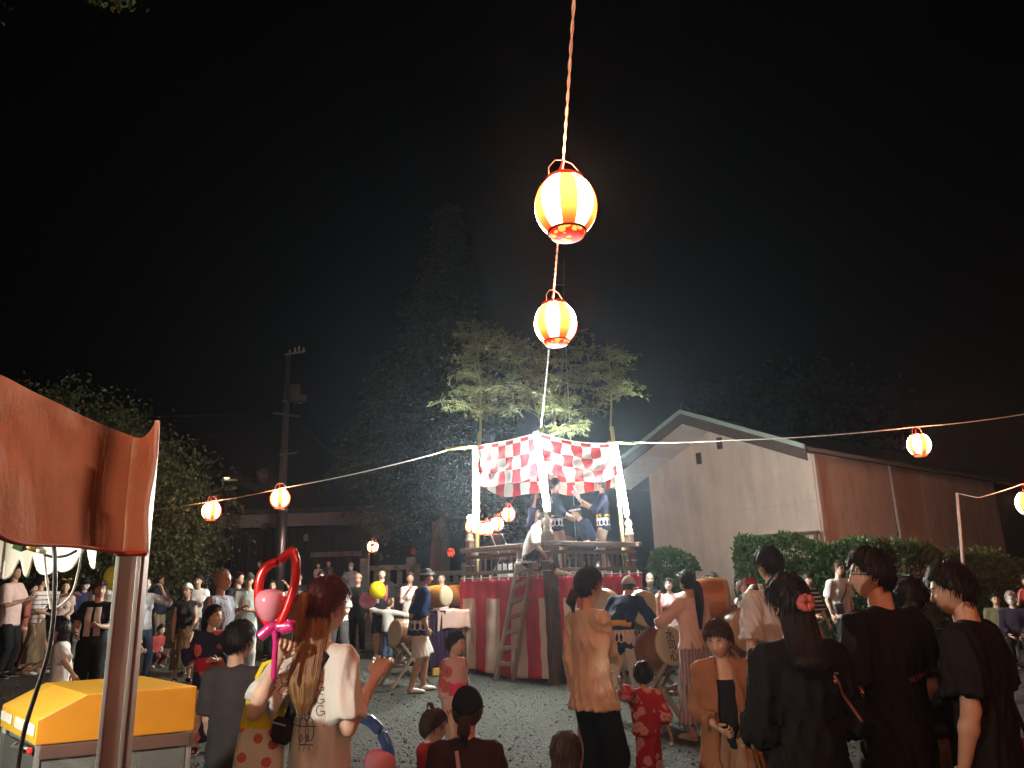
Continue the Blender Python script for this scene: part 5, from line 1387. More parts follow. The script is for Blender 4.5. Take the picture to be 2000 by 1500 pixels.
# ---------------------------------------------------------------- heads
def headpts(d, jaw=.30):
    X = .0745 * d[..., 0]; Y = .0935 * d[..., 1]; Z = .118 * d[..., 2]
    s = np.clip((-Z - .015) / .103, 0, 1); fr = np.clip(d[..., 1], 0, 1) ** 1.5
    X = X * (1 - jaw * s ** 1.3); Y = np.where(Y < 0, Y * (1 - .30 * s), Y) + .010 * s
    g = lambda cx, cz, wx, wz: np.exp(-((np.abs(X) - cx) / wx) ** 2 - ((Z - cz) / wz) ** 2) * fr
    y = Y + .0035 * g(.02, .024, .03, .011) - .010 * g(.031, .002, .015, .012) + .003 * g(.04, -.03, .018, .02)
    q = np.clip((.012 - Z) / .046, 0, 1)
    nz = np.where(Z > -.036, q ** 1.2, np.exp(-((Z + .036) / .007) ** 2)); y = y + .021 * nz * np.exp(-(X / (.0075 + .0075 * q)) ** 2) * fr
    y = y + .0055 * np.exp(-(X / .021) ** 2) * (np.exp(-((Z + .060) / .0048) ** 2) + np.exp(-((Z + .071) / .0055) ** 2)) * fr - .004 * np.exp(-(X / .024) ** 2 - ((Z + .0655) / .0022) ** 2) * fr
    y = y + .006 * np.exp(-(X / .02) ** 2 - ((Z + .1) / .016) ** 2) * fr
    return np.stack([X, y, Z], -1)
def headgrid(nlat, nlon):
    th = np.linspace(.03, np.pi - .03, nlat); a = np.linspace(-np.pi, np.pi, nlon, endpoint=False); ph = a - .42 * np.sin(a)
    T, Pp = np.meshgrid(th, ph, indexing='ij')
    return np.stack([np.sin(T) * np.sin(Pp), np.sin(T) * np.cos(Pp), np.cos(T)], -1), T, Pp
def capped(b, X, m=0):
    k, n = X.shape[:2]; base = b.n; b.grid(X, m, closed=True)
    b.F.append((np.array([list(range(n))[::-1]]) + base, m)); b.F.append((np.array([list(range((k - 1) * n, k * n))]) + base, m)); return b
def handmesh(curl=.35, n=6, spread=.12):
    b = MB()
    b.tube(np.array([[0, 0, -.02], [0, 0, .012], [0, .002, .05], [0, .003, .088]]), [.026, .026, .039, .040], n + 2, flat=[.75, .62, .40, .30], up=(0, 1, 0))
    for i, (x, L) in enumerate(((-.030, .058), (-.010, .072), (.011, .078), (.031, .070))):
        P = [np.array([x, .003, .078])]; an = 0.0
        for sgm, f in enumerate((.46, .32, .24)):
            an += curl * (.75, 1.05, .9)[sgm] * (1 + .08 * (i - 1.5)); P.append(P[-1] + L * f * np.array([spread * (x / .03) * math.cos(an), math.sin(an), math.cos(an)]))
        b.tube(np.array(P), [.0092, .0088, .0078, .0062], n, up=(0, 1, 0))
    b.tube(np.array([[.022, .004, .018], [.044, .014, .042], [.054, .026, .066], [.054, .036, .084]]), [.014, .0115, .0095, .0075], n, up=(0, 1, 0))
    return b
_eyeM = None
SKINS = {}
def skin(tone):
    if tone not in SKINS:
        c = {'fair': (.60, .40, .30), 'mid': (.52, .325, .225), 'tan': (.42, .25, .165)}[tone]
        m, n, l, p = newmat('skin ' + tone); co = coords(n)
        cc = mix(n, l, ramp(n, l, noise(n, l, co, 9, 5), .3, .7), tuple(x * .9 for x in c), tuple(min(1, x * 1.08) for x in c))
        l.new(cc, p.inputs['Base Color']); p.inputs['Roughness'].default_value = .48; p.inputs['Specular IOR Level'].default_value = .35
        p.inputs['Subsurface Weight'].default_value = 0.0
        bump(n, l, p, noise(n, l, co, 240, 3), .10, .002); SKINS[tone] = m
    return SKINS[tone]
LIP = plain('lip skin', (.40, .17, .14), .45, .1, bst=0); EYEW = plain('eye white', (.62, .60, .57), .2, .05, bst=0); IRIS = plain('dark iris', (.015, .01, .008), .12, .1, bst=0)
def hairmat(name, c, rough=.42):
    if name in _M: return _M[name]
    m, n, l, p = newmat(name); co = coords(n)
    v = mapping(n, l, co, (1, 1, .10)); f = noise(n, l, v, 420, 3, .6); g = noise(n, l, mapping(n, l, co, (1, 1, .25)), 28, 3)
    cc = mix(n, l, ramp(n, l, mth(n, l, 'ADD', mth(n, l, 'MULTIPLY', f, .6), mth(n, l, 'MULTIPLY', g, .4)), .36, .66), tuple(x * .65 for x in c), tuple(x * 1.35 for x in c))
    l.new(cc, p.inputs['Base Color']); p.inputs['Roughness'].default_value = rough; p.inputs['Specular IOR Level'].default_value = .28
    bump(n, l, p, f, .55, .006); _M[name] = m; return m
HB = hairmat('black hair', (.012, .010, .009)); HBR = hairmat('dark brown hair', (.045, .022, .013)); HGR = hairmat('grey hair', (.34, .32, .30), .55); HRED = hairmat('reddish brown hair', (.075, .024, .018)); HBLOND = hairmat('faded blond hair ends', (.24, .125, .055))

# ---------------------------------------------------------------- cloth patterns
def pattern(spec):
    if not isinstance(spec[0], str): return cloth('cloth %.3f %.3f %.3f' % spec, spec)
    key = str(spec)
    if key in _M: return _M[key]
    kind = spec[0]; m, n, l, p = newmat(key[:50]); co = coords(n); s = n.new('ShaderNodeSeparateXYZ'); l.new(co, s.inputs[0])
    p.inputs['Roughness'].default_value = .85; p.inputs['Specular IOR Level'].default_value = .15
    if kind == 'hstripe':
        f = mth(n, l, 'FRACT', mth(n, l, 'MULTIPLY', s.outputs[2], spec[3])); c = mix(n, l, mth(n, l, 'LESS_THAN', f, spec[4] if len(spec) > 4 else .5), spec[1], spec[2])
    elif kind == 'vstripe':
        an = mth(n, l, 'ARCTAN2', s.outputs[1], s.outputs[0]); f = mth(n, l, 'FRACT', mth(n, l, 'ADD', mth(n, l, 'MULTIPLY', an, spec[3]), 20.0))
        c = mix(n, l, ramp(n, l, mth(n, l, 'ABSOLUTE', mth(n, l, 'SUBTRACT', f, .5)), .15, .35), spec[1], spec[2])
    elif kind == 'floral':
        vo = n.new('ShaderNodeTexVoronoi'); vo.inputs['Scale'].default_value = spec[3]; l.new(co, vo.inputs['Vector'])
        w = noise(n, l, co, spec[3] * 3.2, 2); d = mth(n, l, 'ADD', vo.outputs['Distance'], mth(n, l, 'MULTIPLY', mth(n, l, 'SUBTRACT', w, .5), .35))
        sz = spec[4] if len(spec) > 4 else .38
        c = mix(n, l, ramp(n, l, d, sz, sz + .06), spec[2], spec[1]); c = mix(n, l, mth(n, l, 'LESS_THAN', d, sz * .3), c, tuple(x * .6 for x in spec[2]))
    elif kind == 'happi':          # navy coat with white drops above the hem and a round crest on the back
        z0 = spec[1]; v = mth(n, l, 'DIVIDE', mth(n, l, 'SUBTRACT', s.outputs[2], z0), .15); an = mth(n, l, 'ARCTAN2', s.outputs[1], s.outputs[0])
        u = mth(n, l, 'SUBTRACT', mth(n, l, 'FRACT', mth(n, l, 'ADD', mth(n, l, 'MULTIPLY', an, 14 / 6.283), 10.0)), .5)
        vv = mth(n, l, 'SUBTRACT', v, .42); r = mth(n, l, 'SQRT', mth(n, l, 'ADD', mth(n, l, 'MULTIPLY', mth(n, l, 'MULTIPLY', u, u), .8), mth(n, l, 'MULTIPLY', vv, vv)))
        wid = mth(n, l, 'SUBTRACT', .20, mth(n, l, 'MULTIPLY', mth(n, l, 'MAXIMUM', mth(n, l, 'SUBTRACT', v, .5), 0.0), .25))
        drop = mth(n, l, 'MAXIMUM', mth(n, l, 'LESS_THAN', r, .30), mth(n, l, 'MULTIPLY', mth(n, l, 'GREATER_THAN', v, .45), mth(n, l, 'LESS_THAN', mth(n, l, 'ABSOLUTE', u), mth(n, l, 'MULTIPLY', wid, .55))))
        low = mth(n, l, 'ADD', .02, mth(n, l, 'MULTIPLY', mth(n, l, 'ABSOLUTE', u), .3))
        band = mth(n, l, 'MULTIPLY', mth(n, l, 'GREATER_THAN', v, low), mth(n, l, 'LESS_THAN', v, .98)); wht = mth(n, l, 'MULTIPLY', band, mth(n, l, 'SUBTRACT', 1.0, drop))
        zc = mth(n, l, 'SUBTRACT', s.outputs[2], spec[2]); rr = mth(n, l, 'SQRT', mth(n, l, 'ADD', mth(n, l, 'MULTIPLY', s.outputs[0], s.outputs[0]), mth(n, l, 'MULTIPLY', zc, zc)))
        cres = mth(n, l, 'MULTIPLY', mth(n, l, 'LESS_THAN', rr, .105), mth(n, l, 'LESS_THAN', s.outputs[1], spec[3]))
        vo = n.new('ShaderNodeTexVoronoi'); vo.inputs['Scale'].default_value = 30; l.new(co, vo.inputs['Vector'])
        cc = mix(n, l, ramp(n, l, vo.outputs['Distance'], .3, .45), (.42, .33, .30), (.12, .07, .08))
        c = mix(n, l, wht, spec[4], (.62, .60, .57)); c = mix(n, l, cres, c, cc)
    h = noise(n, l, mapping(n, l, co, (1, 1, .45)), 22, 4); l.new(c, p.inputs['Base Color']); bump(n, l, p, h, .4, .012)
    _M[key] = m; return m

ARMS = {'down': ((.14, -.02, -1), (.04, .16, -1)), 'clap': ((.22, .30, -1), (-.62, .9, .30)), 'fold': ((.28, .22, -1), (-1, .42, .12)), 'phone': ((.25, .55, -.75), (-.35, .55, .95)),
        'face': ((.35, .35, -.9), (-.45, .35, 1.0)), 'front': ((.15, .2, -1), (-.25, 1, -.35)), 'side': ((.8, .1, -.45), (1, .1, .1)), 'pocket': ((.22, -.12, -1), (-.12, .30, -1)), 'raise': ((.35, .35, .75), (-.1, .3, 1)),
        'lap': ((.15, .22, -1), (-.35, .8, -.45)), 'behind': ((.2, -.35, -1), (-.5, -.35, -.55))}
def unit(v): v = np.asarray(v, float); return v / max(np.linalg.norm(v), 1e-9)
def skeleton(H, c):
    hh = c.get('hh', .226 - .056 * (1.72 - H)); Hb = H - hh; s = Hb / 1.468; J = {'s': s, 'hh': hh}
    fem = c.get('fem', 0); dz = c.get('drop', 0.0) * s
    lean, side, tw = (math.radians(c.get(k, 0)) for k in ('lean', 'side', 'twist'))
    Pz = .915 * s - dz; P = np.array([0, c.get('back', 0.0) * s, Pz])
    RT = rotx(-lean) @ roty(side) @ rotz(-tw); J['RT'] = RT; RL = rotx(-lean * .5) @ roty(side * .5)
    J['P'] = P; J['S1'] = P + RL @ np.array([0, 0, .165 * s]); J['S2'] = J['S1'] + RT @ np.array([0, -.008 * s, .19 * s]); J['N'] = J['S2'] + RT @ np.array([0, -.012 * s, .185 * s])
    J['Nb'] = J['N'] - RT @ np.array([0, 0, .05 * s])
    hw = (.142 if fem else .166) * s * c.get('bulk', 1.0) ** .5
    up = RT @ np.array([0, .018, .075]) * s; hy, hp, hr = (math.radians(c.get(k, 0)) for k in ('hyaw', 'hpitch', 'hroll'))
    RH = rotz(-tw - hy) @ rotx(hp) @ roty(hr)
    if c.get('headfollow', 0.5): RH = rotx(-lean * c.get('headfollow', .5)) @ RH
    J['RH'] = RH; J['HD'] = J['N'] + up + RH @ np.array([0, .012, hh * .46])
    for sx, nm in ((-1, 'L'), (1, 'R')):
        J['sh' + nm] = J['Nb'] + RT @ np.array([sx * hw, 0, -.005 * s])
        a = c.get('arm' + nm, 'down'); a = ARMS[a] if isinstance(a, str) else a
        ua, fa = unit(a[0]), unit(a[1]); f = lambda v: RT @ np.array([sx * v[0], v[1], v[2]])
        J['el' + nm] = J['sh' + nm] + f(ua) * .285 * s; J['wr' + nm] = J['el' + nm] + f(fa) * .245 * s; J['fd' + nm] = f(fa)
        J['hp' + nm] = P + np.array([sx * .085 * s, 0, -.02 * s])
        ft = c.get('leg' + nm, (.10, 0.0, 0.0)); an = np.array([sx * ft[0] * s, ft[1] * s, .085 * s + ft[2] * s]); J['an' + nm] = an
        d = an - J['hp' + nm]; L = np.linalg.norm(d); l1, l2 = .43 * s, .405 * s; L = min(L, (l1 + l2) * .999)
        x = (l1 * l1 - l2 * l2 + L * L) / (2 * L); hgt = math.sqrt(max(l1 * l1 - x * x, 0)); dn = unit(d); kn = np.array([sx * c.get('kout', .1), 1, c.get('kup', .15)]); kn = unit(kn - dn * (kn @ dn))
        J['kn' + nm] = J['hp' + nm] + dn * x + kn * hgt; J['an' + nm] = J['hp' + nm] + dn * L
        J['to' + nm] = J['an' + nm] + np.array([sx * .035, .165, -.055]) * s
    J['top'] = J['HD'] + np.array([0, 0, hh / 2]); return J

PEOPLE = []
def person(label, px, ptop, Y, head, group=None, **c):
    p = W(px, ptop, Y); g0 = float(GZ(p[0], p[1])) + c.get('floor', 0.0); 
    if 'z0' in c: g0 = c['z0']
    if Y > 9 and not c.get('drop') and 'happi' not in c:      # small natural differences between onlookers
        v_ = np.random.default_rng(int(px * 3 + Y * 17)); head = head + v_.normal() * 7
        c.setdefault('hyaw', v_.normal() * 13); c.setdefault('hpitch', v_.normal() * 5 + 2); c.setdefault('hroll', v_.normal() * 3); c.setdefault('side', v_.normal() * 1.6); c.setdefault('lean', abs(v_.normal()) * 2.5); c.setdefault('bulk', 1 + v_.normal() * .06)
        c.setdefault('legL', (.09 + .05 * v_.random(), .05 * v_.normal(), 0)); c.setdefault('legR', (.09 + .05 * v_.random(), .05 * v_.normal(), 0)); c.setdefault('bang', .045 + .022 * v_.random()); c.setdefault('mess', .2 + .3 * v_.random())
        pool = ['down', 'pocket', 'front', 'lap', 'face', 'phone', 'down']; c.setdefault('armR', pool[v_.integers(0, 7)]); c.setdefault('armL', pool[v_.integers(0, 4)])
        if c.get('fem') and c.get('hair') == 'short' and 'cap' not in c: c['hair'] = ['bob', 'long', 'pony', 'bob'][v_.integers(0, 4)]; c.setdefault('hlen', .10 + .12 * v_.random())
        if v_.random() < .3: c.setdefault('hairm', HBR)
    target = p[2] - g0 - .012; H = c.get('H', target)
    if 'H' not in c:
        for _ in range(6):
            J = skeleton(H, c); H *= target / J['top'][2]
    J = skeleton(H, c); s, hh = J['s'], J['hh']; rz = -math.radians(head); R = rotz(rz)
    off = R @ (J['HD'] * [1, 1, 0]); base = np.array([p[0] - off[0], p[1] - off[1], g0])
    if 'z0' not in c: base[2] = float(GZ(base[0], base[1])) + c.get('floor', 0.0)
    for nm in 'LR':
        if 'reach' + nm in c:
            tl = R.T @ (np.asarray(c['reach' + nm]) - base); sh = J['sh' + nm]; d = tl - sh; L = min(np.linalg.norm(d), .525 * s); dn = unit(d); l1, l2 = .285 * s, .245 * s; x = (l1 * l1 - l2 * l2 + L * L) / (2 * L); hgt = math.sqrt(max(l1 * l1 - x * x, 0)); hint = np.asarray(c.get('elbow' + nm, (.5 * (1 if nm == 'R' else -1), -.2, -1.0))); kn = unit(hint - dn * (hint @ dn))
            J['el' + nm] = sh + dn * x + kn * hgt; J['wr' + nm] = sh + dn * L; J['fd' + nm] = unit(J['wr' + nm] - J['el' + nm])
    hv = .0085 if Y < 6 else .0125 if Y < 9 else .017 if Y < 13 else .021 if Y < 18 else .03
    near = Y < 9; mid = Y < 14.5
    fem = c.get('fem', 0); kid = 1 if H < 1.36 else 0; bk = c.get('bulk', 1.0) * (1.08 if kid else 1.0)
    wr = s * bk * .92; RT = J['RT']; nf = RT @ np.array([0, 1.0, 0]); n0 = np.array([0, 1.0, 0])
    hipr, wst, cst = ((.160, .120, .146) if fem else (.155, .137, .160)) if not kid else (.145, .134, .142)
    pts = np.array([v for k, v in J.items() if isinstance(v, np.ndarray) and v.shape == (3,)])
    lo = pts.min(0) - .30 * max(s, .7); hi = pts.max(0) + .26; lo[2] = max(lo[2], -.03)
    # ---- body
    f = Field(lo, hi, hv)
    def torso(f, o, sm=.04):
        f.cone(J['P'] - [0, 0, .03 * s], J['S1'], hipr * wr + o, wst * wr + o, .70, n0, sm=sm); f.cone(J['S1'], J['S2'], wst * wr + o, cst * wr + o, .72, nf, sm=sm)
        f.cone(J['S2'], J['Nb'] - RT @ np.array([0, 0, .01 * s]), cst * wr + o, .078 * wr + o, .62, nf, sm=sm)
        f.cone(J['shL'], J['shR'], .058 * wr + o * .8, .058 * wr + o * .8, .95, nf, sm=sm)
        if fem and not kid:
            for sx in (-1, 1): b_ = J['S2'] + RT @ np.array([sx * .07 * s, .075 * s, -.01 * s]); f.cone(b_, b_ + RT @ np.array([0, .02 * s, -.01]), .055 * s + o * .6, .045 * s + o * .6, sm=.04)
    torso(f, -.004)
    for nm in 'LR':
        f.cone(J['sh' + nm], J['el' + nm], .047 * wr, .037 * wr, sm=.035); m_ = J['el' + nm] * .65 + J['wr' + nm] * .35; f.cone(J['el' + nm], m_, .039 * wr, .040 * wr, sm=.02); f.cone(m_, J['wr' + nm], .040 * wr, .0265 * wr, sm=.02)
        f.cone(J['hp' + nm], J['kn' + nm], .086 * wr, .056 * wr, sm=.035); m_ = J['kn' + nm] * .68 + J['an' + nm] * .32 + np.array([0, -.012, 0]) * s; f.cone(J['kn' + nm], m_, .054 * wr, .055 * wr, sm=.02); f.cone(m_, J['an' + nm], .055 * wr, .035 * wr, sm=.02)
        f.cone(J['an' + nm] - [0, .03 * s, .035 * s], J['to' + nm], .040 * s, .030 * s, .85, np.array([0, 0, 1.]), sm=.02)
    nt = J['HD'] - J['RH'] @ np.array([0, .018, hh * .26]); f.cone(J['Nb'] + nf * .0, nt, .060 * wr, .053 * min(wr, s * 1.05), sm=.03)
    Pb, Fb = f.nets(); b = MB(); b.add(Pb, Fb)
    # head
    nlat, nlon = (44, 56) if near else (34, 40) if Y < 19 else (20, 24)
    D, T, Ph = headgrid(nlat, nlon); HP = headpts(D, .30 if not kid else .24) * (hh / .236) * np.array([1.0 if not kid else 1.08, 1.0 if not kid else 1.03, 1]); RH = J['RH']; hc = J['HD']
    hs = hh / .236
    X = HP @ RH.T + hc; n0v = b.n; capped(b, X)
    lipm = (np.abs(HP[..., 0]) < .024 * hs) & (HP[..., 1] > .04 * hs) & (HP[..., 2] < -.055 * hs) & (HP[..., 2] > -.077 * hs)
    for sx in (-1, 1):      # ears
        e = np.array([sx * .0725, -.006, -.012]) * hs; an = np.linspace(0, 6.283, 13)[:-1]
        b.sphere(RH @ e + hc, np.array([.008, .018, .031]) * hs, 10, 7, RH @ rotz(-sx * .35) @ rotx(-.15))
        if near: b.tube((np.stack([e[0] + sx * (.008 + 0 * an) * hs, e[1] + (-.004 + .017 * np.cos(an)) * hs, e[2] + .030 * np.sin(an) * hs], 1)[list(range(12)) + [0]]) @ RH.T + hc, .0045 * hs, 5)
    for sx, nm in ((-1, 'L'), (1, 'R')):
        hm = handmesh(c.get('curl' + nm, c.get('curl', .35)), 7 if near else 5 if mid else 4); z = unit(J['fd' + nm]); xt = c.get('thumb' + nm, None)
        xt = np.array([0, 1.0, .4]) if xt is None else np.asarray(xt, float)      # thumb side
        if abs(unit(xt) @ z) > .93: xt = np.array([-sx * .8, .3, .8])
        Rm = frame(z, xt); 
        if sx > 0: Rm = Rm @ np.diag([1, 1.0, 1])
        flip = np.diag([1, 1.0, 1]) if ((Rm[:, 1] @ np.array([-sx, 0, 0])) >= -0.02) else np.diag([1, -1.0, 1])
        vb = MB()
        for V in hm.V: vb.V.append(V)
        vb.F = [(q if flip[1, 1] > 0 else q[:, ::-1], m) for q, m in hm.F]; vb.n = hm.n
        b.merge(vb, (Rm @ flip) * (s if not kid else s * 1.12), J['wr' + nm] + z * .012)
    tone = c.get('tone', 'mid'); body = b.obj('person', [skin(tone), LIP], None, True); body.location = tuple(base); body.rotation_euler = (0, 0, rz)
    # lips
    me = body.data; nf_ = len(Fb); lf = np.zeros(len(me.polygons), np.int32)
    k_, n_ = lipm.shape; ll = lipm; fm = (ll[:-1] & ll[1:]); lf[nf_:nf_ + (k_ - 1) * n_] = fm.ravel(); 
    if len(lf) == len(me.polygons) and mid: me.polygons.foreach_set('material_index', lf)
    tag(body, label, 'person', group)
    def ow(name, bb, mat, smooth=True, par=None): return bb.obj(name, mat, par or body, smooth)
    hx = lambda v: RH @ (np.asarray(v, float) * hs) + hc
    surf = lambda x, z: float(headpts(unit(np.array([x / .0745, max(.25, 1 - (x / .0745) ** 2 - (z / .118) ** 2) ** .5, z / .118])))[1])
    # ---- eyes and brows
    if Y < 22:
        for sx in (-1, 1):
            y = surf(.031, .002); eb = MB(); eb.sphere(hx([sx * .031, y - .003, .002]), np.array([.0145, .0078, .0070]) * hs, 10, 6, RH); eb.sphere(hx([sx * .030, y + .0025, .0018]), np.array([.0072, .0036, .0066]) * hs, 8, 5, RH, 1)
            eb.obj('eye', [EYEW, IRIS], body, True)
            y2 = surf(.03, .022); q = np.linspace(-1, 1, 5); bw = MB(); bw.tube(np.stack([hx([sx * (.031 + .017 * t), surf(.031 + .017 * t, .021) + .002, .021 + .003 * (1 - t * t)]) for t in q]), np.array([.002, .0034, .0036, .003, .0014]) * hs, 5); ow('eyebrow', bw, c.get('hairm', HB) if c.get('hairm', HB) is not HBLOND else HBR)
    # ---- hair
    hm_ = c.get('hairm', HB); style = c.get('hair', 'short')
    if style != 'none':
        D2, T2, P2 = headgrid(*((46, 84) if near else (32, 48) if mid else (20, 28))); Hd = headpts(D2, .2) * np.array([1.0 if not kid else 1.08, 1.0 if not kid else 1.03, 1]); lonn = np.degrees(np.abs(np.arctan2(D2[..., 0], D2[..., 1])))
        fz = c.get('bang', .062); zl = np.interp(lonn, [0, 35, 60, 76, 92, 118, 150, 180], [fz, fz - .006, fz * .45 + .0, .002, -.012 if style != 'bald' else .03, -.058, -.075, -.078])
        if style == 'bald': zl = zl + .05
        if style in ('long', 'half', 'bob', 'pony'): zl = np.where(lonn > 80, zl - .012, zl)
        zl = zl + .006 * np.sin(P2 * 23) + .004 * np.sin(P2 * 51 + 1)
        mk = sstep(-.004, .012, Hd[..., 2] - zl)
        th = c.get('hth', .011 if not fem else .012); nzs = .5 * np.sin(P2 * 17 + 5 * np.sin(T2 * 3)) + .35 * np.sin(P2 * 41 + 3 * T2) + .3 * np.sin(P2 * 29 - 9 * T2)
        th = th * (1 + c.get('mess', .22) * nzs) + .006 * np.clip(D2[..., 2], 0, 1)
        Q = Hd + D2 * (th * mk - .007 * (1 - mk))[..., None]
        hb = MB(); capped(hb, (Q * hs) @ RH.T + hc)
        bodyback = lambda z: 0
        L = c.get('hlen', .30)
        def strand(P, r, fl, m=None, seed=0, nm='hair_length'):
            mb = MB(); mb.tube(np.asarray(P), r, 26 if near else 14, flat=fl, up=RT @ np.array([0, 1.0, 0]), ridge=lambda t, a: 1 + .07 * np.sin(a * 9 + 4 * t + seed) + .05 * np.sin(a * 15 - 6 * t) - .0 * t); 
            if near:
                Pq = np.asarray(P, float); k_ = len(Pq); tq = np.linspace(0, k_ - 1, 12); C_ = np.stack([np.interp(tq, np.arange(k_), Pq[:, j]) for j in range(3)], 1); Tq = np.gradient(C_, axis=0); Tq /= np.linalg.norm(Tq, axis=1, keepdims=True)
                Aq = (RT @ np.array([0, 1.0, 0]))[None] - Tq * (Tq @ (RT @ np.array([0, 1.0, 0])))[:, None]; Aq /= np.linalg.norm(Aq, axis=1, keepdims=True); Bq = np.cross(Aq, Tq)
                rq = np.interp(tq, np.arange(k_), np.broadcast_to(r, (k_,))); fq = np.interp(tq, np.arange(k_), np.broadcast_to(fl, (k_,))); n_ = 260; aa = rng.random((n_, 1)) * 6.283 + .35 * rng.normal(size=(n_, 1)) * np.linspace(0, 1, 12)[None]; sc = (.93 + .13 * rng.random((n_, 1))) + .07 * rng.normal(size=(n_, 1)) * np.linspace(0, 1, 12)[None] ** 2
                SP = C_[None] + (Aq[None] * (np.sin(aa) * fq)[..., None] + Bq[None] * np.cos(aa)[..., None]) * (rq[None] * sc)[..., None]; SP[:, -3:, 2] -= np.array([.0, .01, .03]) * rng.random((n_, 1))
                strandmesh(mb, SP, np.linspace(.0030, .0006, 12)[None])
            return ow(nm, mb, m or hm_)
        if style in ('long', 'half', 'bob'):
            st = hx([0, -.035, .03]); mid_ = hx([0, -.052, -.07]); dirb = RT @ np.array([0, -1.0, 0]); dn = np.array([0, 0, -1.0])
            if style == 'bob': P = [st, hx([0, -.04, -.03]), hx([0, -.038, -.09]), hx([0, -.036, -.125])]; r = np.array([.074, .086, .088, .070]) * hs; fl = [.7, .72, .7, .55]
            else:
                a1 = J['N'] + dirb * .085 * wr + dn * .03; a2 = a1 + dn * L * .45 + dirb * .035 * wr; a3 = a1 + dn * L * .85 + dirb * .03 * wr; a4 = a1 + dn * L + dirb * .025
                P = [st, mid_, a1, a2, a3, a4]; r = np.array([.074, .080, .085, .088, .062, .022]) * hs * c.get('hw', 1.0); fl = [.75, .62, .45, .34, .3, .3]
            strand(P, r, fl, c.get('hair2', None))
        if style in ('pony', 'half'):
            k = hx([0, -.105, c.get('pz', .02)]); kb = MB(); kb.sphere(k, .026 * hs, 10, 7); ow('hair_tie', kb, c.get('tie', hm_))
            dirb = RT @ np.array([c.get('psw', 0), -1.0, 0]); P = [hx([0, -.085, c.get('pz', .02)]), k + dirb * .03 + [0, 0, .0], k + dirb * .055 + [0, 0, -.07], k + dirb * .05 + [0, 0, -L * .6], k + dirb * .035 + [0, 0, -L]]
            strand(P, np.array([.022, .03, .036, .030, .010]) * hs * c.get('hw', 1.0), [.9, .8, .7, .6, .5], c.get('hair2', None), 2, 'ponytail')
        if style == 'bun':
            k = hx(c.get('bunat', [0, -.105, .045])); kb = MB(); kb.sphere(k, np.array([.042, .036, .038]) * hs * c.get('bunr', 1), 14, 9, RH); ow('hair_bun', kb, hm_)
        if style == 'topknot':
            P = [hx([0, -.02, .11]), hx([0, -.025, .14]), hx([.01, -.045, .17]), hx([.02, -.075, .165])]; strand(P, np.array([.018, .014, .02, .006]) * hs, [.9, .9, .7, .6], None, 1, 'top_knot')
        if Y < 14.5 and not ('cap' in c):
            ii, jj = np.where(mk > .75); wgt = np.sin(T2[ii, jj]); n_ = 700 if Y < 6 else 300 if near else 130; sel = rng.choice(len(ii), n_, p=wgt / wgt.sum()); ii, jj = ii[sel], jj[sel]
            Bp = Q[ii, jj]; nr = D2[ii, jj]; fl_ = Bp - np.array([.01, -.035, .13]); fl_ = fl_ + rng.normal(size=fl_.shape) * .02 + np.array([0, 0, -.03]); fl_ -= nr * (fl_ * nr).sum(1, keepdims=True); fl_ /= np.linalg.norm(fl_, axis=1, keepdims=True)
            Ls = c.get('tuft', .042) * (.6 + .8 * rng.random((n_, 1))); lift = (c.get('mess', .22) * .028) * rng.random((n_, 1))
            PP = np.stack([Bp - nr * .004, Bp + fl_ * Ls * .35 + nr * (.003 + lift * .6), Bp + fl_ * Ls * .7 + nr * (.002 + lift) - nr * Ls ** 2 * 2.2, Bp + fl_ * Ls + nr * (lift * .8) - nr * Ls ** 2 * 5], 1)
            strandmesh(hb, (PP * hs) @ RH.T + hc, np.array([.0016, .0019, .0013, .0003])[None] * hs * (1 if near else 2))
        ow('hair', hb, hm_)
    # ---- caps, masks, glasses, bands
    D2, T2, P2 = headgrid(30, 44) ; Hd = headpts(D2, .22)
    if 'cap' in c:
        cm = pattern(c['cap']); mk = sstep(-.004, .006, Hd[..., 2] - np.interp(np.degrees(np.abs(np.arctan2(D2[..., 0], D2[..., 1]))), [0, 90, 180], [.040, .022, c.get('capback', -.01)]))
        Q = Hd + D2 * ((.021 + .006 * np.clip(D2[..., 2], 0, 1)) * mk - .008 * (1 - mk))[..., None]; cb = MB(); capped(cb, (Q * hs) @ RH.T + hc); o = ow('cap', cb, cm)
        if c.get('brim', 1):
            a = np.linspace(-1.05, 1.05, 13); rr = np.linspace(0, 1, 5); A, Rr = np.meshgrid(a, rr, indexing='ij')
            bx = np.stack([np.sin(A) * (.095 + .012 * Rr), .06 + np.cos(A) * (.062 + .07 * Rr) - .02, .045 - .022 * Rr - .012 * np.abs(A) ** 2], -1); gb = MB(); gb.grid((bx * hs) @ RH.T + hc); gb.grid(((bx - [0, 0, .004]) * hs) @ RH.T + hc); gb.obj('brim', cm, o, True)
        kb = MB(); kb.sphere(hx([0, 0, .146]), .006 * hs, 8, 5); kb.obj('cap_button', cm, o, True)
    if 'band' in c:
        t_ = c.get('hth', .012) + .0045; zc_ = Hd[..., 2] - .040 - .012 * D2[..., 1]; mk = np.abs(zc_) < .0155
        D3, _, P3 = headgrid(60, 44); H3 = headpts(D3, .22); zc_ = H3[..., 2] - .040 - .012 * D3[..., 1]; mk = np.abs(zc_) < .016; Q = H3 + D3 * t_; k_, n_ = mk.shape
        i, j = np.where(mk[:-1] & mk[1:]); Fm = np.stack([i * n_ + j, (i + 1) * n_ + j, (i + 1) * n_ + (j + 1) % n_, i * n_ + (j + 1) % n_], 1); mb = MB(); mb.add(((Q * hs) @ RH.T + hc).reshape(-1, 3), Fm); o = ow('headband', mb, pattern(c['band'])); sd = o.modifiers.new('t', 'SOLIDIFY'); sd.thickness = .003
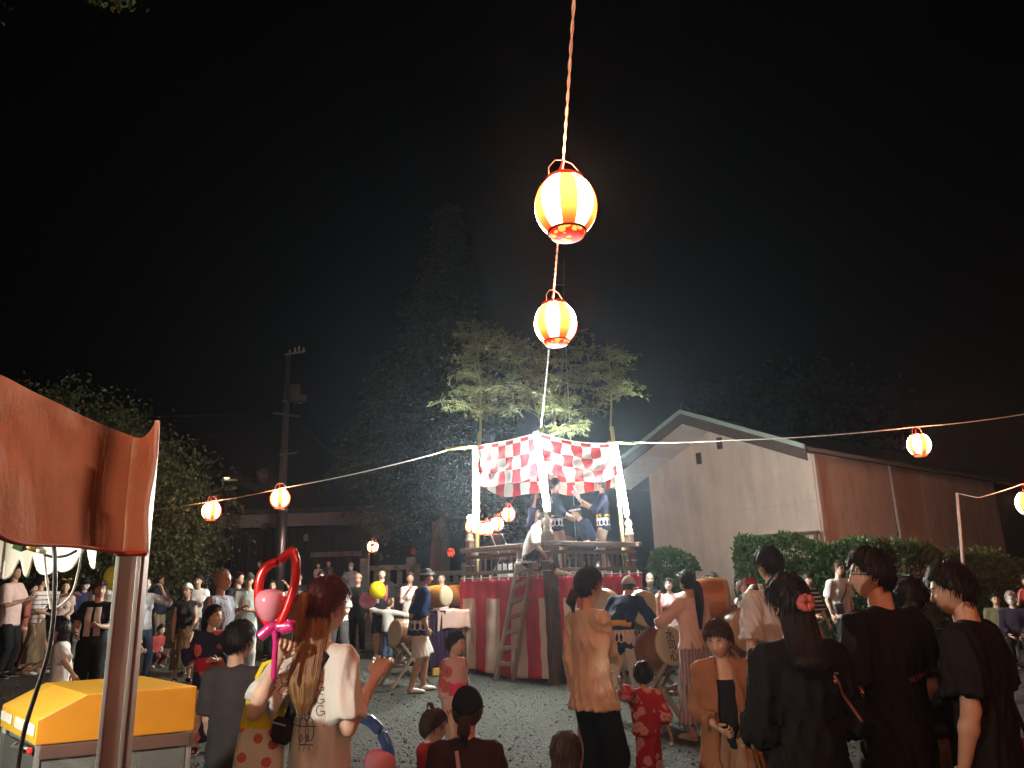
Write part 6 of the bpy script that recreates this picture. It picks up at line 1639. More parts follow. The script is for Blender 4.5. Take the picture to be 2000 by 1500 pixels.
        mb = MB(); mb.sphere(hx([.02, .112, .06]), np.array([.022, .014, .018]) * hs, 8, 6); ow('headband_knot', mb, pattern(c['band']))
    if c.get('mask'):
        mk = (D2[..., 1] > .25) & (Hd[..., 2] < -.012) & (Hd[..., 2] > -.100) & (np.abs(Hd[..., 0]) < .058); Q = Hd + D2 * .007
        k_, n_ = mk.shape; i, j = np.where(mk[:-1] & mk[1:] & np.roll(mk, -1, 1)[:-1] & np.roll(mk, -1, 1)[1:]); Fm = np.stack([i * n_ + j, (i + 1) * n_ + j, (i + 1) * n_ + (j + 1) % n_, i * n_ + (j + 1) % n_], 1)
        mb = MB(); mb.add(((Q * hs) @ RH.T + hc).reshape(-1, 3), Fm); o = ow('face_mask', mb, pattern((.70, .71, .72)))
        sd = o.modifiers.new('t', 'SOLIDIFY'); sd.thickness = .002
    if c.get('glasses'):
        mb = MB(); an = np.linspace(0, 6.283, 15)
        for sx in (-1, 1):
            cx = np.array([sx * .033, .112, .0]); mb.tube(np.stack([hx(cx + [.022 * math.cos(a), -.006 * abs(math.cos(a)) * (1 if sx * math.cos(a) > 0 else 0), .017 * math.sin(a)]) for a in an]), .0022 * hs, 6)
            mb.tube(np.stack([hx([sx * .055, .104, .006]), hx([sx * .078, .06, .004]), hx([sx * .082, .0, .0])]), .0022 * hs, 6)
        mb.tube(np.stack([hx([-.012, .113, .004]), hx([0, .116, .007]), hx([.012, .113, .004])]), .002 * hs, 6); ow('glasses', mb, BLACK)
    # ---- clothes
    seed = int(px * 7 + ptop) % 9973; G = {}
    def field(): 
        l2 = lo.copy(); h2 = hi.copy(); return Field(l2, h2, hv)
    def finish(f, nm, mat, amp=.006, vert=.35, wl=.09):
        f.wrinkle(amp * (.6 + .4 * s), seed + len(nm), vert, wl, J['N']); P_, F_ = f.nets()
        if len(P_) < 8: return None
        mb = MB(); mb.add(P_, F_); o = ow(nm, mb, mat); G[nm] = (P_, F_); return o
    def sleeves(f, fr, r0, r1, sm=.03):
        for nm in 'LR':
            q = c.get('sleeve' + nm, fr)
            if q <= 0: continue
            sh, el, wr_ = J['sh' + nm], J['el' + nm], J['wr' + nm]
            if q <= 1: f.cone(sh, sh + (el - sh) * q, .058 * wr + r0, .050 * wr + r1, fb=True, sm=sm)
            else:
                f.cone(sh, el, .056 * wr + r0, .044 * wr + (r0 + r1) / 2, sm=sm); f.cone(el, el + (wr_ - el) * (q - 1), .044 * wr + (r0 + r1) / 2, .034 * wr + r1, fb=True, sm=sm)
    def upper(f, o, hemz, hemr, sm=.05, k=.72):
        torso(f, o, sm); hem = np.array([J['P'][0], J['P'][1], hemz]); a = J['S1']
        L_ = np.linalg.norm(hem - a)
        if hemz < J['S1'][2]: f.cone(a, hem, wst * wr + o + .006, hemr, k, n0, fb=True, sm=sm * .6)
        if hemz > J['P'][2] - .14 * s and c.get('lean', 0) < 30: f.above(hemz)
    t = c.get('top')
    if t:
        mat = pattern(t['m']); lo_ = t.get('loose', .012); hemz = J['P'][2] + t.get('hem', -.04) * s
        f = field(); upper(f, .009 + lo_ * .30, hemz, hipr * wr + .008 + lo_ * .62 + t.get('flare', 0)); sleeves(f, t.get('sl', .6), .010 + lo_ * .25, .012 + lo_ * .75, .014)
        if t.get('tank'):
            pass
        finish(f, t.get('name', 'tshirt'), mat, t.get('amp', .007))
        if near and not t.get('collar'):
            q = J['Nb'] + RT @ np.array([0, .010, .042]) * s; an = np.linspace(0, 6.283, 25); mb = MB(); mb.tube(np.stack([q + RT @ np.array([.066 * math.sin(a), .066 * math.cos(a), -.012 - .020 * max(0, math.cos(a))]) * wr for a in an]), .010 * s, 7, flat=1.5); ow('neck_rib', mb, mat)
        if t.get('collar'):
            mb = MB(); an = np.linspace(0, 6.283, 17); q = J['Nb'] + RT @ np.array([0, .012, .045]) * s; mb.tube(np.stack([q + RT @ np.array([.068 * math.sin(a), .062 * math.cos(a), .014 - .03 * max(0, math.cos(a))]) * wr for a in an]), .017 * s, 7, flat=1.2); ow('collar', mb, mat)
    u_ = c.get('under')
    if u_:
        f = field(); torso(f, .004, .04); 
        hz = J['P'][2] + u_.get('hem', -.1) * s; f.cone(J['S1'], np.array([0, 0, hz]), wst * wr + .008, hipr * wr + .014, .72, n0, fb=True); f.below(J['Nb'][2] - u_.get('neck', .01) * s); f.above(hz); finish(f, u_.get('name', 'undershirt'), pattern(u_['m']), .003)
    jk = c.get('jacket')      # open front jacket: side panels left and right of the middle
    if jk:
        f = field(); hemz = J['P'][2] + jk.get('hem', -.18) * s; upper(f, .022 + jk.get('loose', .012), hemz, hipr * wr + .05 + jk.get('flare', .02)); sleeves(f, jk.get('sl', 1.8), .018, .026, .014)
        op = jk.get('open', .07) * s; a_, b_ = J['N'], J['P']
        X_ = f.ax[0][:, None, None]; Y_ = f.ax[1][None, :, None]; Z_ = f.ax[2][None, None, :]
        wd = op * (1 + jk.get('vee', .5) * np.clip((J['P'][2] + .2 * s - Z_) / (.6 * s), -.4, 1)); cut = np.maximum(np.abs(X_ - np.float32(jk.get('shift', 0))) - wd, .02 * s - Y_)
        f.V = np.maximum(f.V, -cut.astype(np.float32)); finish(f, jk.get('name', 'jacket'), pattern(jk['m']), .009, .5)
    bt = c.get('bottom'); hp_c = c.get('happi') is not None
    if bt:
        kind = bt.get('kind', 'pants'); mat = pattern(bt['m']); f = field(); top_ = J['P'] + (J['S1'] - J['P']) * .85
        f.cone(top_, J['P'] - [0, 0, .03 * s], wst * wr + .008, hipr * wr + .009, .72, n0, sm=.04); lo_ = bt.get('loose', .012)
        if kind in ('pants', 'shorts'):
            ln = bt.get('len', .97 if kind == 'pants' else .42)
            for nm in 'LR':
                hp, kn, an = J['hp' + nm], J['kn' + nm], J['an' + nm]
                lk = .515
                if ln > lk:
                    q = (ln - lk) / (1 - lk); f.cone(hp, kn, .092 * wr + lo_ * .5, .062 * wr + lo_, sm=.03); f.cone(kn, kn + (an - kn) * q, .062 * wr + lo_, .052 * wr + lo_ * 1.3 + bt.get('flare', 0) * s, fb=True, sm=.02)
                else: f.cone(hp, hp + (kn - hp) * (ln / lk), .092 * wr + lo_ * .6, .075 * wr + lo_ * 1.6 + .01, fb=True, sm=.02)
            if (t or hp_c) and not jk and abs(c.get('lean', 0)) < 30 and not c.get('drop'): f.below(J['P'][2] + ((t or jk or {}).get('hem', -.13) + .05) * s)
            finish(f, 'trousers' if kind == 'pants' else 'shorts', mat, .006)
        else:
            hz = bt.get('hemz', .35) * s; fl = bt.get('flare', .06); hem = np.array([(J['anL'][0] + J['anR'][0]) / 2, (J['anL'][1] + J['anR'][1]) / 2, hz])
            f.cone(J['P'] - [0, 0, .02 * s], hem, hipr * wr + .012, hipr * wr + .012 + fl * s, .80, n0, fb=True, sm=.03); finish(f, 'skirt', mat, bt.get('amp', .012), .1, bt.get('wl', .12))
    yk = c.get('yukata')
    if yk:
        mat = pattern(yk['m']); f = field(); hz = yk.get('hemz', .13) * s; torso(f, .016, .04); hem = np.array([(J['anL'][0] + J['anR'][0]) / 2, (J['anL'][1] + J['anR'][1]) / 2, hz])
        f.cone(J['S1'], J['P'] - [0, 0, .05 * s], wst * wr + .02, hipr * wr + .018, .75, n0, sm=.04); f.cone(J['P'] - [0, 0, .05 * s], hem, hipr * wr + .018, .135 * wr + yk.get('flare', .0), .80, n0, fb=True, sm=.04)
        for nm in 'LR':
            sh, el, w_ = J['sh' + nm], J['el' + nm], J['wr' + nm]; f.cone(sh, el, .068 * wr, .075 * wr, sm=.03); e2 = el + (w_ - el) * .6; f.cone(el, e2, .07 * wr, .085 * wr, fb=True, sm=.03)
            m_ = el * .5 + e2 * .5; f.cone(m_, m_ - np.array([0, 0, yk.get('sleeve', .16) * s]), .065 * wr, .055 * wr, .5, unit(np.cross(unit(w_ - el), [0, 0, 1.]) + [1e-4, 0, 0]), fb=True, sm=.03)
        finish(f, 'yukata', mat, .006)
        f = field(); u1 = unit(J['S1'] - J['P']); f.cone(J['P'] + u1 * .07 * s, J['P'] + u1 * .24 * s, wst * wr + .042, wst * wr + .036, .76, n0, fa=True, fb=True, sm=0); ob = finish(f, 'obi_sash', pattern(yk['obi']), .003)
        k = J['P'] + u1 * .16 * s + np.array([0, -.145 * wr, 0]); mb = MB()
        for sx in (-1, 1):
            q = np.linspace(0, 1, 7); mb.tube(np.stack([k + np.array([sx * .13 * t, -.03 * math.sin(3.1 * t), .05 * math.sin(2.6 * t)]) * s for t in q]), np.array([.02, .045, .06, .062, .055, .04, .01]) * s, 10, flat=.4, up=(0, 1, 0)); mb.tube(np.stack([k + np.array([sx * .03 * t, -.02, -.22 * t]) * s for t in q]), np.array([.02, .035, .045, .05, .052, .055, .05]) * s, 10, flat=.22, up=(0, 1, 0))
        mb.sphere(k - [0, .02 * s, 0], .03 * s, 10, 7); ow('obi_bow', mb, pattern(yk.get('bow', yk['obi'])))
    hp_ = c.get('happi')
    if hp_ is not None:
        z0 = J['P'][2] - .13 * s; mat = pattern(('happi', round(z0 + .07, 3), round(J['S2'][2] + .05 * s, 3), -.04, hp_.get('col', (.008, .012, .036)))); f = field(); upper(f, .020, z0, hipr * wr + .055); sleeves(f, hp_.get('sl', 1.35), .020, .045, .016); finish(f, 'happi_coat', mat, .008)
        f = field(); u1 = unit(J['S1'] - J['P']); f.cone(J['P'] + u1 * .10 * s, J['P'] + u1 * .175 * s, wst * wr + .040, wst * wr + .040, .76, n0, fa=True, fb=True, sm=0); finish(f, 'sash', pattern((.62, .36, .03)), .003)
    sho = c.get('shoes', (.05, .05, .05))
    if sho is not None and not c.get('bare'):
        for nm in 'LR':
            a, to = J['an' + nm], J['to' + nm]; d = unit((to - a) * [1, 1, 0]); hl = a - d * .05 * s; mb = MB(); zb = -a[2] + .0; fz = a[2] - .085 * s
            P = [hl + [0, 0, -.045 * s], hl + d * .05 * s + [0, 0, -.04 * s], hl + d * .14 * s + [0, 0, -.050 * s], hl + d * .215 * s + [0, 0, -.058 * s], hl + d * .25 * s + [0, 0, -.062 * s]]
            mb.tube(np.array(P), np.array([.030, .043, .046, .044, .022]) * s, 12, flat=[.95, 1.05, .78, .58, .5], up=(0, 0, 1)); o = ow('shoe', mb, pattern(sho))
            sb = MB(); sb.tube(np.array([[q[0], q[1], fz + .010 * s] for q in P]), np.array([.030, .041, .047, .046, .026]) * s, 12, flat=.26, up=(0, 0, 1)); sb.obj('sole', pattern(c.get('sole', (.5, .5, .48))), o, True)
    q = dict(o=body, J=J, R=R, base=base, s=s, G=G, lo=lo, hi=hi, hs=hs, hx=hx)
    q['w'] = lambda v: base + R @ np.asarray(v, float); PEOPLE.append(q); return q

# ---------------------------------------------------------------- things people wear or hold
def bvh_of(q, nm): P, F = q['G'][nm]; return BVHTree.FromPolygons([Vector(p) for p in P.tolist()], F.tolist())
def strap_bag(q, nm, label, a, b, mat, bagmat, bagsz=(.16, .06, .11), width=.016, back=True, bagat=None, cat='bag', name='crossbody_bag'):
    """strap over the clothes from the shoulder point a to the hip point b (local x, z), both at the back and at the front"""
    t = bvh_of(q, nm); s = q['s']; o = thing(name, label, cat, tuple(q['o'].location), q['o'].rotation_euler[2])
    for sg in ((-1, 1)):
        P = []
        for f in np.linspace(0, 1, 18):
            x = a[0] + (b[0] - a[0]) * f; z = a[1] + (b[1] - a[1]) * f; h = t.ray_cast(Vector((x, 1.2 * sg, z)), Vector((0, -sg, 0)))
            if h[0] is not None: P.append(np.array(h[0]) + np.array([0, sg * .006, 0]))
        if len(P) > 3:
            P = np.array(P)
            for _ in range(2): P[1:-1] = (P[:-2] + 2 * P[1:-1] + P[2:]) / 4
            P[:, 1] += sg * .004; MB().tube(P, width, 8, flat=.22, up=(1, 0, 0) if False else (0, 1.0 * sg, .01)).obj('strap', mat, o, True)
            e = P[-1] if sg == (-1 if back else 1) else None
            if e is not None:
                c = e if bagat is None else np.asarray(bagat); bb = MB().box(c + np.array([0, sg * bagsz[1] * .55, -.02]), bagsz, roty(.15), b=.02).obj('pouch', bagmat, o)
                MB().box(c + np.array([0, sg * bagsz[1] * 1.06, .01]), (bagsz[0] * .8, .004, .006), roty(.15)).obj('zip', STEEL, bb)
    return o
def balloon(label, c, r, col, tail, up=(0, 0, 1), group='round balloons'):
    t = thing('balloon', label, 'balloon', tuple(c), 0, group); R = frame(np.asarray(tail, float) * -1)
    m, n, l, p = newmat('balloon rubber'); p.inputs['Base Color'].default_value = (*col, 1); p.inputs['Roughness'].default_value = .16; p.inputs['Subsurface Weight'].default_value = .0
    tr = n.new('ShaderNodeBsdfTranslucent'); tr.inputs[0].default_value = (*col, 1); ms = n.new('ShaderNodeMixShader'); ms.inputs[0].default_value = .35; l.new(p.outputs[0], ms.inputs[1]); l.new(tr.outputs[0], ms.inputs[2]); l.new(ms.outputs[0], [x for x in n if x.type == 'OUTPUT_MATERIAL'][0].inputs[0])
    th = np.linspace(0, np.pi, 22); pr = np.stack([np.maximum(np.sin(th) * (1 - .14 * (1 - np.cos(th)) / 2), .001), -np.cos(th[::-1])[::-1] * 1.12], 1); pr[:, 1] = -np.cos(th)[::-1]; pr = np.stack([np.sin(th) * (1 + .12 * np.cos(th)) * .98, -np.cos(th) * -1.1], 1)
    pr = pr[::-1] * r; MB().lathe(pr, 24, R=R, cap=False).obj('skin', m, t, True)
    MB().lathe([[.004, -r * 1.08], [.012, -r * 1.2], [.003, -r * 1.22]], 8, R=R).obj('knot', m, t, True); return t
# ================================================================== the people
TEEW = (.62, .60, .57); BLK = (.016, .016, .018); NAVY = (.022, .028, .055); PINKW = (.62, .50, .47)
# ---- foreground, left
q1 = person('woman in white print t-shirt with long half-up reddish hair holding balloons', 640, 1128, 3.4, 24, fem=1, hair='half', hairm=HRED, hair2=HBLOND, hlen=.20, hw=.92, hyaw=24, hpitch=-4, pz=.035, hth=.018, tone='fair', bulk=.96,
    armL=((.14, .50, -.85), (-.35, .62, .95)), armR=((.16, -.05, -1), (.10, .75, .85)), curlL=1.1, curlR=.6, thumbL=(.5, .2, .9), thumbR=(-.6, .2, .7),
    reachL=W(541, 1292, 3.22), top=dict(m=TEEW, sl=.86, hem=-.16, loose=.030, amp=.012), bottom=dict(m=(.10, .13, .19), loose=.012), shoes=TEEW, legL=(.12, .0, 0), legR=(.12, .05, 0))
q2 = person('boy in dark grey t-shirt and navy shorts seen from behind', 470, 1211, 4.5, 12, hairm=HB, hair='short', hyaw=20, tone='fair', armR=((.2, .35, -1), (-.1, .9, .1)), armL=((.15, .1, -1), (.05, .5, -.9)),
    top=dict(m=(.055, .05, .055), sl=.85, hem=-.13, loose=.028, amp=.009), under=dict(m=TEEW, hem=-.175), bottom=dict(kind='shorts', m=(.04, .055, .10), loose=.022, len=.40), shoes=BLK)
q3 = person('girl in dark flowered yukata with a red sash waving one hand', 418, 1181, 7.6, 155, fem=1, hair='long', hlen=.22, hyaw=-48, armR=((.35, .25, -.7), (.15, .35, 1)), armL=((.2, .2, -1), (-.5, .8, .0)), curl=.25,
    yukata=dict(m=('floral', (.018, .02, .045), (.45, .10, .09), 7.0, .34), obi=(.42, .02, .035), bow=(.55, .03, .04)), shoes=(.06, .03, .03))
q4 = person('bald man in grey blue shirt looking right, hard lit face', 437, 1111, 8.3, 100, hair='bald', hairm=HGR, tone='tan', hth=.004, armL='pocket', armR='down', top=dict(m=(.30, .32, .38), sl=.95, hem=-.14, loose=.035, amp=.011, collar=1), bottom=dict(m=(.10, .10, .12)))
# ---- left crowd
GL_ = 'onlookers at the left side'
person('clapping man in pale pink t-shirt and black trousers at the far left', 32, 1105, 13.2, 80, GL_, armL='clap', armR='clap', tone='tan', bulk=1.12, top=dict(m=(.66, .49, .45), sl=.95, hem=-.12, loose=.035), bottom=dict(m=BLK), shoes=BLK)
person('small child in white top and navy skirt behind the clapping man', 62, 1134, 15.2, 110, GL_, fem=1, hair='bob', top=dict(m=TEEW, sl=.6, hem=-.03), bottom=dict(kind='skirt', m=(.03, .04, .12), hemz=.42, flare=.07), shoes=BLK, armR='front')
person('woman in red top clapping behind the stripe sleeved woman', 66, 1138, 14.2, 95, GL_, fem=1, hair='short', armR='clap', armL='clap', top=dict(m=(.40, .12, .10), sl=1.5), bottom=dict(m=(.3, .12, .1)))
person('woman in black stripe sleeved top and long beige skirt pointing ahead', 86, 1121, 13.7, 85, GL_, fem=1, hair='pony', hlen=.12, armL=((.25, .8, -.1), (-.2, 1, .15)), armR='front', top=dict(m=('hstripe', BLK, TEEW, 13.0, .82), sl=.95, hem=-.05, loose=.02), bottom=dict(kind='skirt', m=(.22, .16, .10), hemz=.2, flare=.08), shoes=TEEW)
q = person('smiling woman with a yellow bow headband and pale pink top', 130, 1134, 15.0, 150, GL_, fem=1, hair='short', hyaw=-10, tone='fair', armR='lap', armL='lap', top=dict(m=PINKW, sl=.6, hem=-.05), bottom=dict(kind='skirt', m=(.05, .04, .05), hemz=.3))
t = thing('hair_bow', 'yellow bow worn on the hair of the woman in pale pink', 'hair bow', tuple(q['w'](q['hx']([0, .02, .135]))), q['o'].rotation_euler[2])
for s_ in (-1, 1): MB().tube(np.array([[0, 0, 0], [s_ * .03, 0, .02], [s_ * .07, 0, .03], [s_ * .085, 0, .005]]), [.008, .022, .026, .012], 8, flat=.5).obj('bow_loop', cloth('bow yellow', (.75, .52, .03)), t, True)
person('masked person in navy hooded top and dark cap among the left crowd', 168, 1129, 15.6, 130, GL_, cap=(.02, .02, .025), mask=1, armR='lap', armL='lap', top=dict(m=(.035, .04, .09), sl=1.9, hem=-.1, loose=.025, name='hooded_top'), bottom=dict(m=(.14, .13, .13)))
q6 = person('woman in black t-shirt with a white towel round her neck dancing', 197, 1132, 9.6, 160, GL_, fem=1, hair='short', hyaw=-20, bulk=1.12, tone='mid', armR=((.3, .25, -1), (-.3, 1, -.35)), armL=((.3, .3, -1), (-.45, .9, .1)), top=dict(m=BLK, sl=.7, hem=-.03, loose=.02), bottom=dict(m=(.014, .014, .015), loose=.02, kind='pants'), shoes=BLK)
t = thing('towel', 'white towel hung round the neck of the dancing woman in black', 'towel', tuple(q6['o'].location), q6['o'].rotation_euler[2]); tb = bvh_of(q6, 'tshirt'); s = q6['s']
for sx in (-1, 1):
    P = []
    for z in np.linspace(1.40, 1.02, 9):
        h = tb.ray_cast(Vector((sx * (.055 + .02 * (1.4 - z)) * s, 1, z * s)), Vector((0, -1, 0)))
        if h[0] is not None: P.append(np.array(h[0]) + [0, .012, 0])
    if len(P) > 2: MB().tube(np.array(P), .042 * s, 10, flat=.25, up=(0, 1, .01)).obj('towel_end', cloth('white towel', (.62, .6, .57)), t, True)
P = [q6['J']['Nb'] + np.array([.075 * math.sin(a), -.055 * math.cos(a) - .0, .045]) * s for a in np.linspace(-1.7, 1.7, 9)]
MB().tube(np.array(P), .022 * s, 8, flat=1.3).obj('towel_neck', cloth('white towel', (.62, .6, .57)), t, True)
q7 = person('child in white t-shirt with tousled hair stretching one arm sideways', 118, 1207, 7.7, 250, GL_, hair='bob', mess=.7, hth=.026, armR=((.5, .75, -.5), (.3, 1, -.35)), armL=((.6, -.3, -.6), (.5, -.4, -.6)), legL=(.1, .0, 0), legR=(.12, -.42, .10), top=dict(m=('floral', (.62, .60, .56), (.10, .06, .07), 4.0, .12), sl=.9, hem=-.12, loose=.04), bottom=dict(kind='shorts', m=(.16, .06, .05)), bare=1, lean=8)
q8 = person('man in white shirt and turquoise trousers with both hands near his mouth', 216, 1108, 10.8, 140, GL_, hyaw=-20, tone='mid', armR=((.3, .5, -.8), (-.5, .35, 1)), armL=((.4, .35, -.8), (-.55, .4, 1)), top=dict(m=(.55, .53, .50), sl=1.3, hem=-.02, loose=.03), bottom=dict(m=(.10, .42, .38), loose=.05), shoes=BLK)
person('masked woman in pale shirt with one arm raised to her hair', 286, 1124, 12.4, 120, GL_, fem=1, mask=1, hair='short', armR='down', armL=((.7, .45, -.3), (-.6, .1, 1)), tone='fair', top=dict(m=(.50, .51, .53), sl=1.1, hem=-.05, loose=.035, collar=1), bottom=dict(m=(.06, .09, .15)), shoes=TEEW)
q = PEOPLE[-1]; c = q['w'](q['J']['wrR'] + [0.02, .02, -.30]); t = thing('tote_bag', 'pale green cloth tote hanging beside the masked woman', 'bag', tuple(c), .5)
MB().tube(np.array([[0, 0, -.24], [0, 0, -.1], [0, 0, .1]]), [.15, .15, .13], 14, flat=.3, up=(0, 1, 0)).obj('bag_body', cloth('pale tote', (.50, .50, .40)), t, True)
for y in (-.03, .03): MB().tube(np.array([[-.07, y, .1], [-.06, y, .3], [0, y, .42], [.06, y, .3], [.07, y, .1]]), .009, 6).obj('strap', cloth('pale tote', (.50, .50, .40)), t, True)
person('little girl with dark hair and black vest looking down by the tent pole', 268, 1206, 11.4, 110, GL_, fem=1, hair='bob', hpitch=-28, top=dict(m=(.5, .48, .42), sl=.8, hem=-.12, loose=.03), bottom=dict(kind='shorts', m=('floral', (.45, .43, .4), (.05, .05, .06), 14., .35)), armR='front', armL='front', shoes=(.3, .1, .1))
person('man with folded arms in navy t-shirt and khaki trousers', 316, 1123, 18.6, 115, GL_, armL='fold', armR='fold', tone='tan', top=dict(m=NAVY, sl=.8, hem=-.1, loose=.03), bottom=dict(m=(.22, .20, .14)), shoes=(.2, .15, .1))
person('small child in a red top crouching by the kerb', 316, 1212, 14.8, 120, GL_, drop=.50, lean=25, legL=(.12, .12, 0), legR=(.12, .12, 0), H=1.05, armR='lap', armL='lap', top=dict(m=(.30, .05, .05), sl=.8), bottom=dict(m=(.14, .05, .05)), shoes=(.5, .4, .2))
person('far standing figure in pale open jacket and trousers on the bank', 340, 1091, 29.5, 175, GL_, under=dict(m=BLK), jacket=dict(m=(.50, .46, .40), hem=-.3), bottom=dict(m=(.46, .42, .36)), shoes=BLK)
person('far figure in white coat over black on the bank, nearer the hall windows', 400, 1095, 29.0, 185, GL_, under=dict(m=BLK), jacket=dict(m=(.48, .47, .45), hem=-.45), bottom=dict(m=BLK), shoes=BLK)
person('far masked figure in black standing under the hall eaves', 507, 1094, 27.5, 180, GL_, mask=1, top=dict(m=BLK, sl=1.9), bottom=dict(m=BLK))
person('woman in black sleeveless top and brown skirt wearing a white cap', 367, 1139, 12.6, 135, GL_, fem=1, cap=(.62, .58, .54), brim=0, hair='short', armR='down', armL='front', top=dict(m=(.03, .028, .028), sl=0, hem=-.04), bottom=dict(kind='skirt', m=(.13, .09, .05), hemz=.25), shoes=BLK)
person('person in loose white shirt leaning behind the woman with the cap', 388, 1120, 13.8, 150, GL_, fem=1, lean=12, armR='behind', top=dict(m=(.62, .60, .57), sl=1.8, hem=-.15, loose=.06), bottom=dict(m=(.08, .07, .07)))
person('broad man in black t-shirt looking up toward the stage', 468, 1117, 13.6, 120, GL_, bulk=1.18, hyaw=-10, hair='short', bang=.075, hth=.006, top=dict(m=BLK, sl=.8, hem=-.1, loose=.03), bottom=dict(m=BLK), armL='fold', armR='fold')
person('man in dark green cap and pale green shirt with crossed forearms', 487, 1119, 12.6, 150, GL_, cap=(.05, .055, .045), tone='tan', armL='fold', armR='clap', top=dict(m=(.42, .50, .46), sl=1.2, hem=-.14, loose=.04, collar=1), bottom=dict(m=('vstripe', (.5, .5, .48), (.36, .35, .33), 8.)), shoes=(.5, .48, .44))
person('person in grey shirt raising both arms, seen through the heart balloon', 533, 1132, 16.4, 170, GL_, armL=((.7, .2, .1), (-.35, .25, .6)), armR=((.8, .2, .05), (.5, .3, .3)), top=dict(m=(.40, .40, .40), sl=1.0), bottom=dict(m=BLK))
person('man in black t-shirt just right of the heart balloon', 584, 1116, 17.4, 175, GL_, top=dict(m=BLK, sl=.8), bottom=dict(m=BLK), bulk=1.08)
person('girl in black and white striped vest facing right below the heart balloon', 578, 1152, 11.6, 70, GL_, fem=1, hair='pony', hlen=.12, armR=((.2, .1, -1), (.0, .7, -.6)), armL='front', top=dict(m=('vstripe', (.03, .03, .03), (.6, .58, .54), 3.), sl=0, hem=-.05), bottom=dict(kind='shorts', m=(.06, .07, .12)), shoes=TEEW)
person('man in white t-shirt with short black hair behind the balloon woman', 628, 1114, 16.4, 165, GL_, top=dict(m=TEEW, sl=.8), bottom=dict(m=BLK))
person('far woman in pale dress standing by the hall', 622, 1098, 27.5, 170, GL_, fem=1, hair='short', top=dict(m=(.42, .38, .36), sl=.8), bottom=dict(kind='skirt', m=(.42, .38, .36)))
person('far man in dark clothes standing by the hall sign', 642, 1094, 28.0, 180, GL_, top=dict(m=(.07, .06, .06), sl=1.8), bottom=dict(m=BLK))
person('person holding up a phone behind the reddish haired woman', 649, 1128, 15.9, 170, GL_, fem=1, hair='bob', armL='phone', armR='phone', top=dict(m=(.25, .22, .22), sl=.8), bottom=dict(m=BLK))
person('woman with glasses in white t-shirt and dark wide trousers', 665, 1130, 15.4, 165, GL_, fem=1, hair='bob', glasses=1, tone='fair', top=dict(m=(.64, .58, .54), sl=.9, hem=-.06, loose=.04), bottom=dict(m=(.06, .06, .06), loose=.04, flare=.02), shoes=BLK)
person('elderly masked person in grey jacket resting by the stone post', 686, 1099, 23.4, 190, GL_, mask=1, cap=(.3, .26, .22), brim=0, top=dict(m=(.26, .27, .28), sl=1.9, loose=.03), bottom=dict(m=(.1, .1, .1)))
person('person in black track jacket and beige knit cap smiling', 700, 1121, 17.6, 175, GL_, cap=(.40, .32, .24), brim=0, tone='fair', armL='pocket', armR='pocket', bulk=1.08, top=dict(m=('floral', (.022, .024, .025), (.55, .2, .16), 3.2, .10), sl=1.95, hem=-.1, loose=.03, name='track_jacket'), bottom=dict(m=BLK), shoes=BLK)
q = person('tall man in black t-shirt and shorts with white trainers', 746, 1109, 16.6, 175, GL_, bulk=1.1, tone='fair', armL='down', armR='down', top=dict(m=BLK, sl=.85, hem=-.12, loose=.03), bottom=dict(kind='shorts', m=(.02, .02, .022), len=.5), shoes=(.72, .72, .70), hth=.008)
t = thing('towel', 'red and grey towel round the neck of the tall man in shorts', 'towel', tuple(q['o'].location), q['o'].rotation_euler[2])
for sx, mm in ((-1, cloth('red towel', (.42, .10, .12))), (1, cloth('grey towel', (.45, .42, .42)))):
    J = q['J']; s = q['s']; MB().tube(np.array([J['Nb'] + np.array([sx * .07, -.03, .06]) * s, J['Nb'] + np.array([sx * .085, .09, -.02]) * s, J['Nb'] + np.array([sx * .08, .135, -.18]) * s, J['Nb'] + np.array([sx * .08, .135, -.34]) * s]), .035 * s, 9, flat=.3, up=(0, 1, .01)).obj('towel_end', mm, t, True)
q12 = person('child in white long sleeves and jeans flinging both arms with balloons', 760, 1168, 16.2, 25, GL_, armL=((.85, .35, .05), (1, .1, .3)), armR=((.85, .2, -.15), (.9, .3, -.3)), legR=(.1, -.05, 0), top=dict(m=(.50, .50, .48), sl=1.9, hem=-.08, loose=.03), bottom=dict(m=(.05, .07, .13)), shoes=(.3, .3, .28))
h = q12['w'](q12['J']['wrL'])
balloon('round pink balloon held by the child in white sleeves', W(719, 1173, 16.0), .165, (.62, .28, .40), (.9, .3, .1))
balloon('round yellow balloon in front of the tall man in black', W(738, 1153, 15.7), .165, (.70, .62, .02), (.5, .2, -.8))
balloon('small pale yellow balloon beside the tent pole', W(226, 1129, 10.2), .15, (.72, .66, .16), (-.2, .1, -1))
person('woman with dark hair and white collar behind the blue coated drummer', 801, 1117, 16.5, 160, GL_, fem=1, hair='bob', top=dict(m=(.6, .58, .56), sl=1.2), bottom=dict(m=BLK), armR='phone', armL='front')
person('person in white photographing with a phone behind the drum table', 862, 1119, 17.2, 180, GL_, armL='phone', armR='phone', tone='fair', hth=.006, top=dict(m=(.62, .58, .56), sl=.9), bottom=dict(m=BLK))
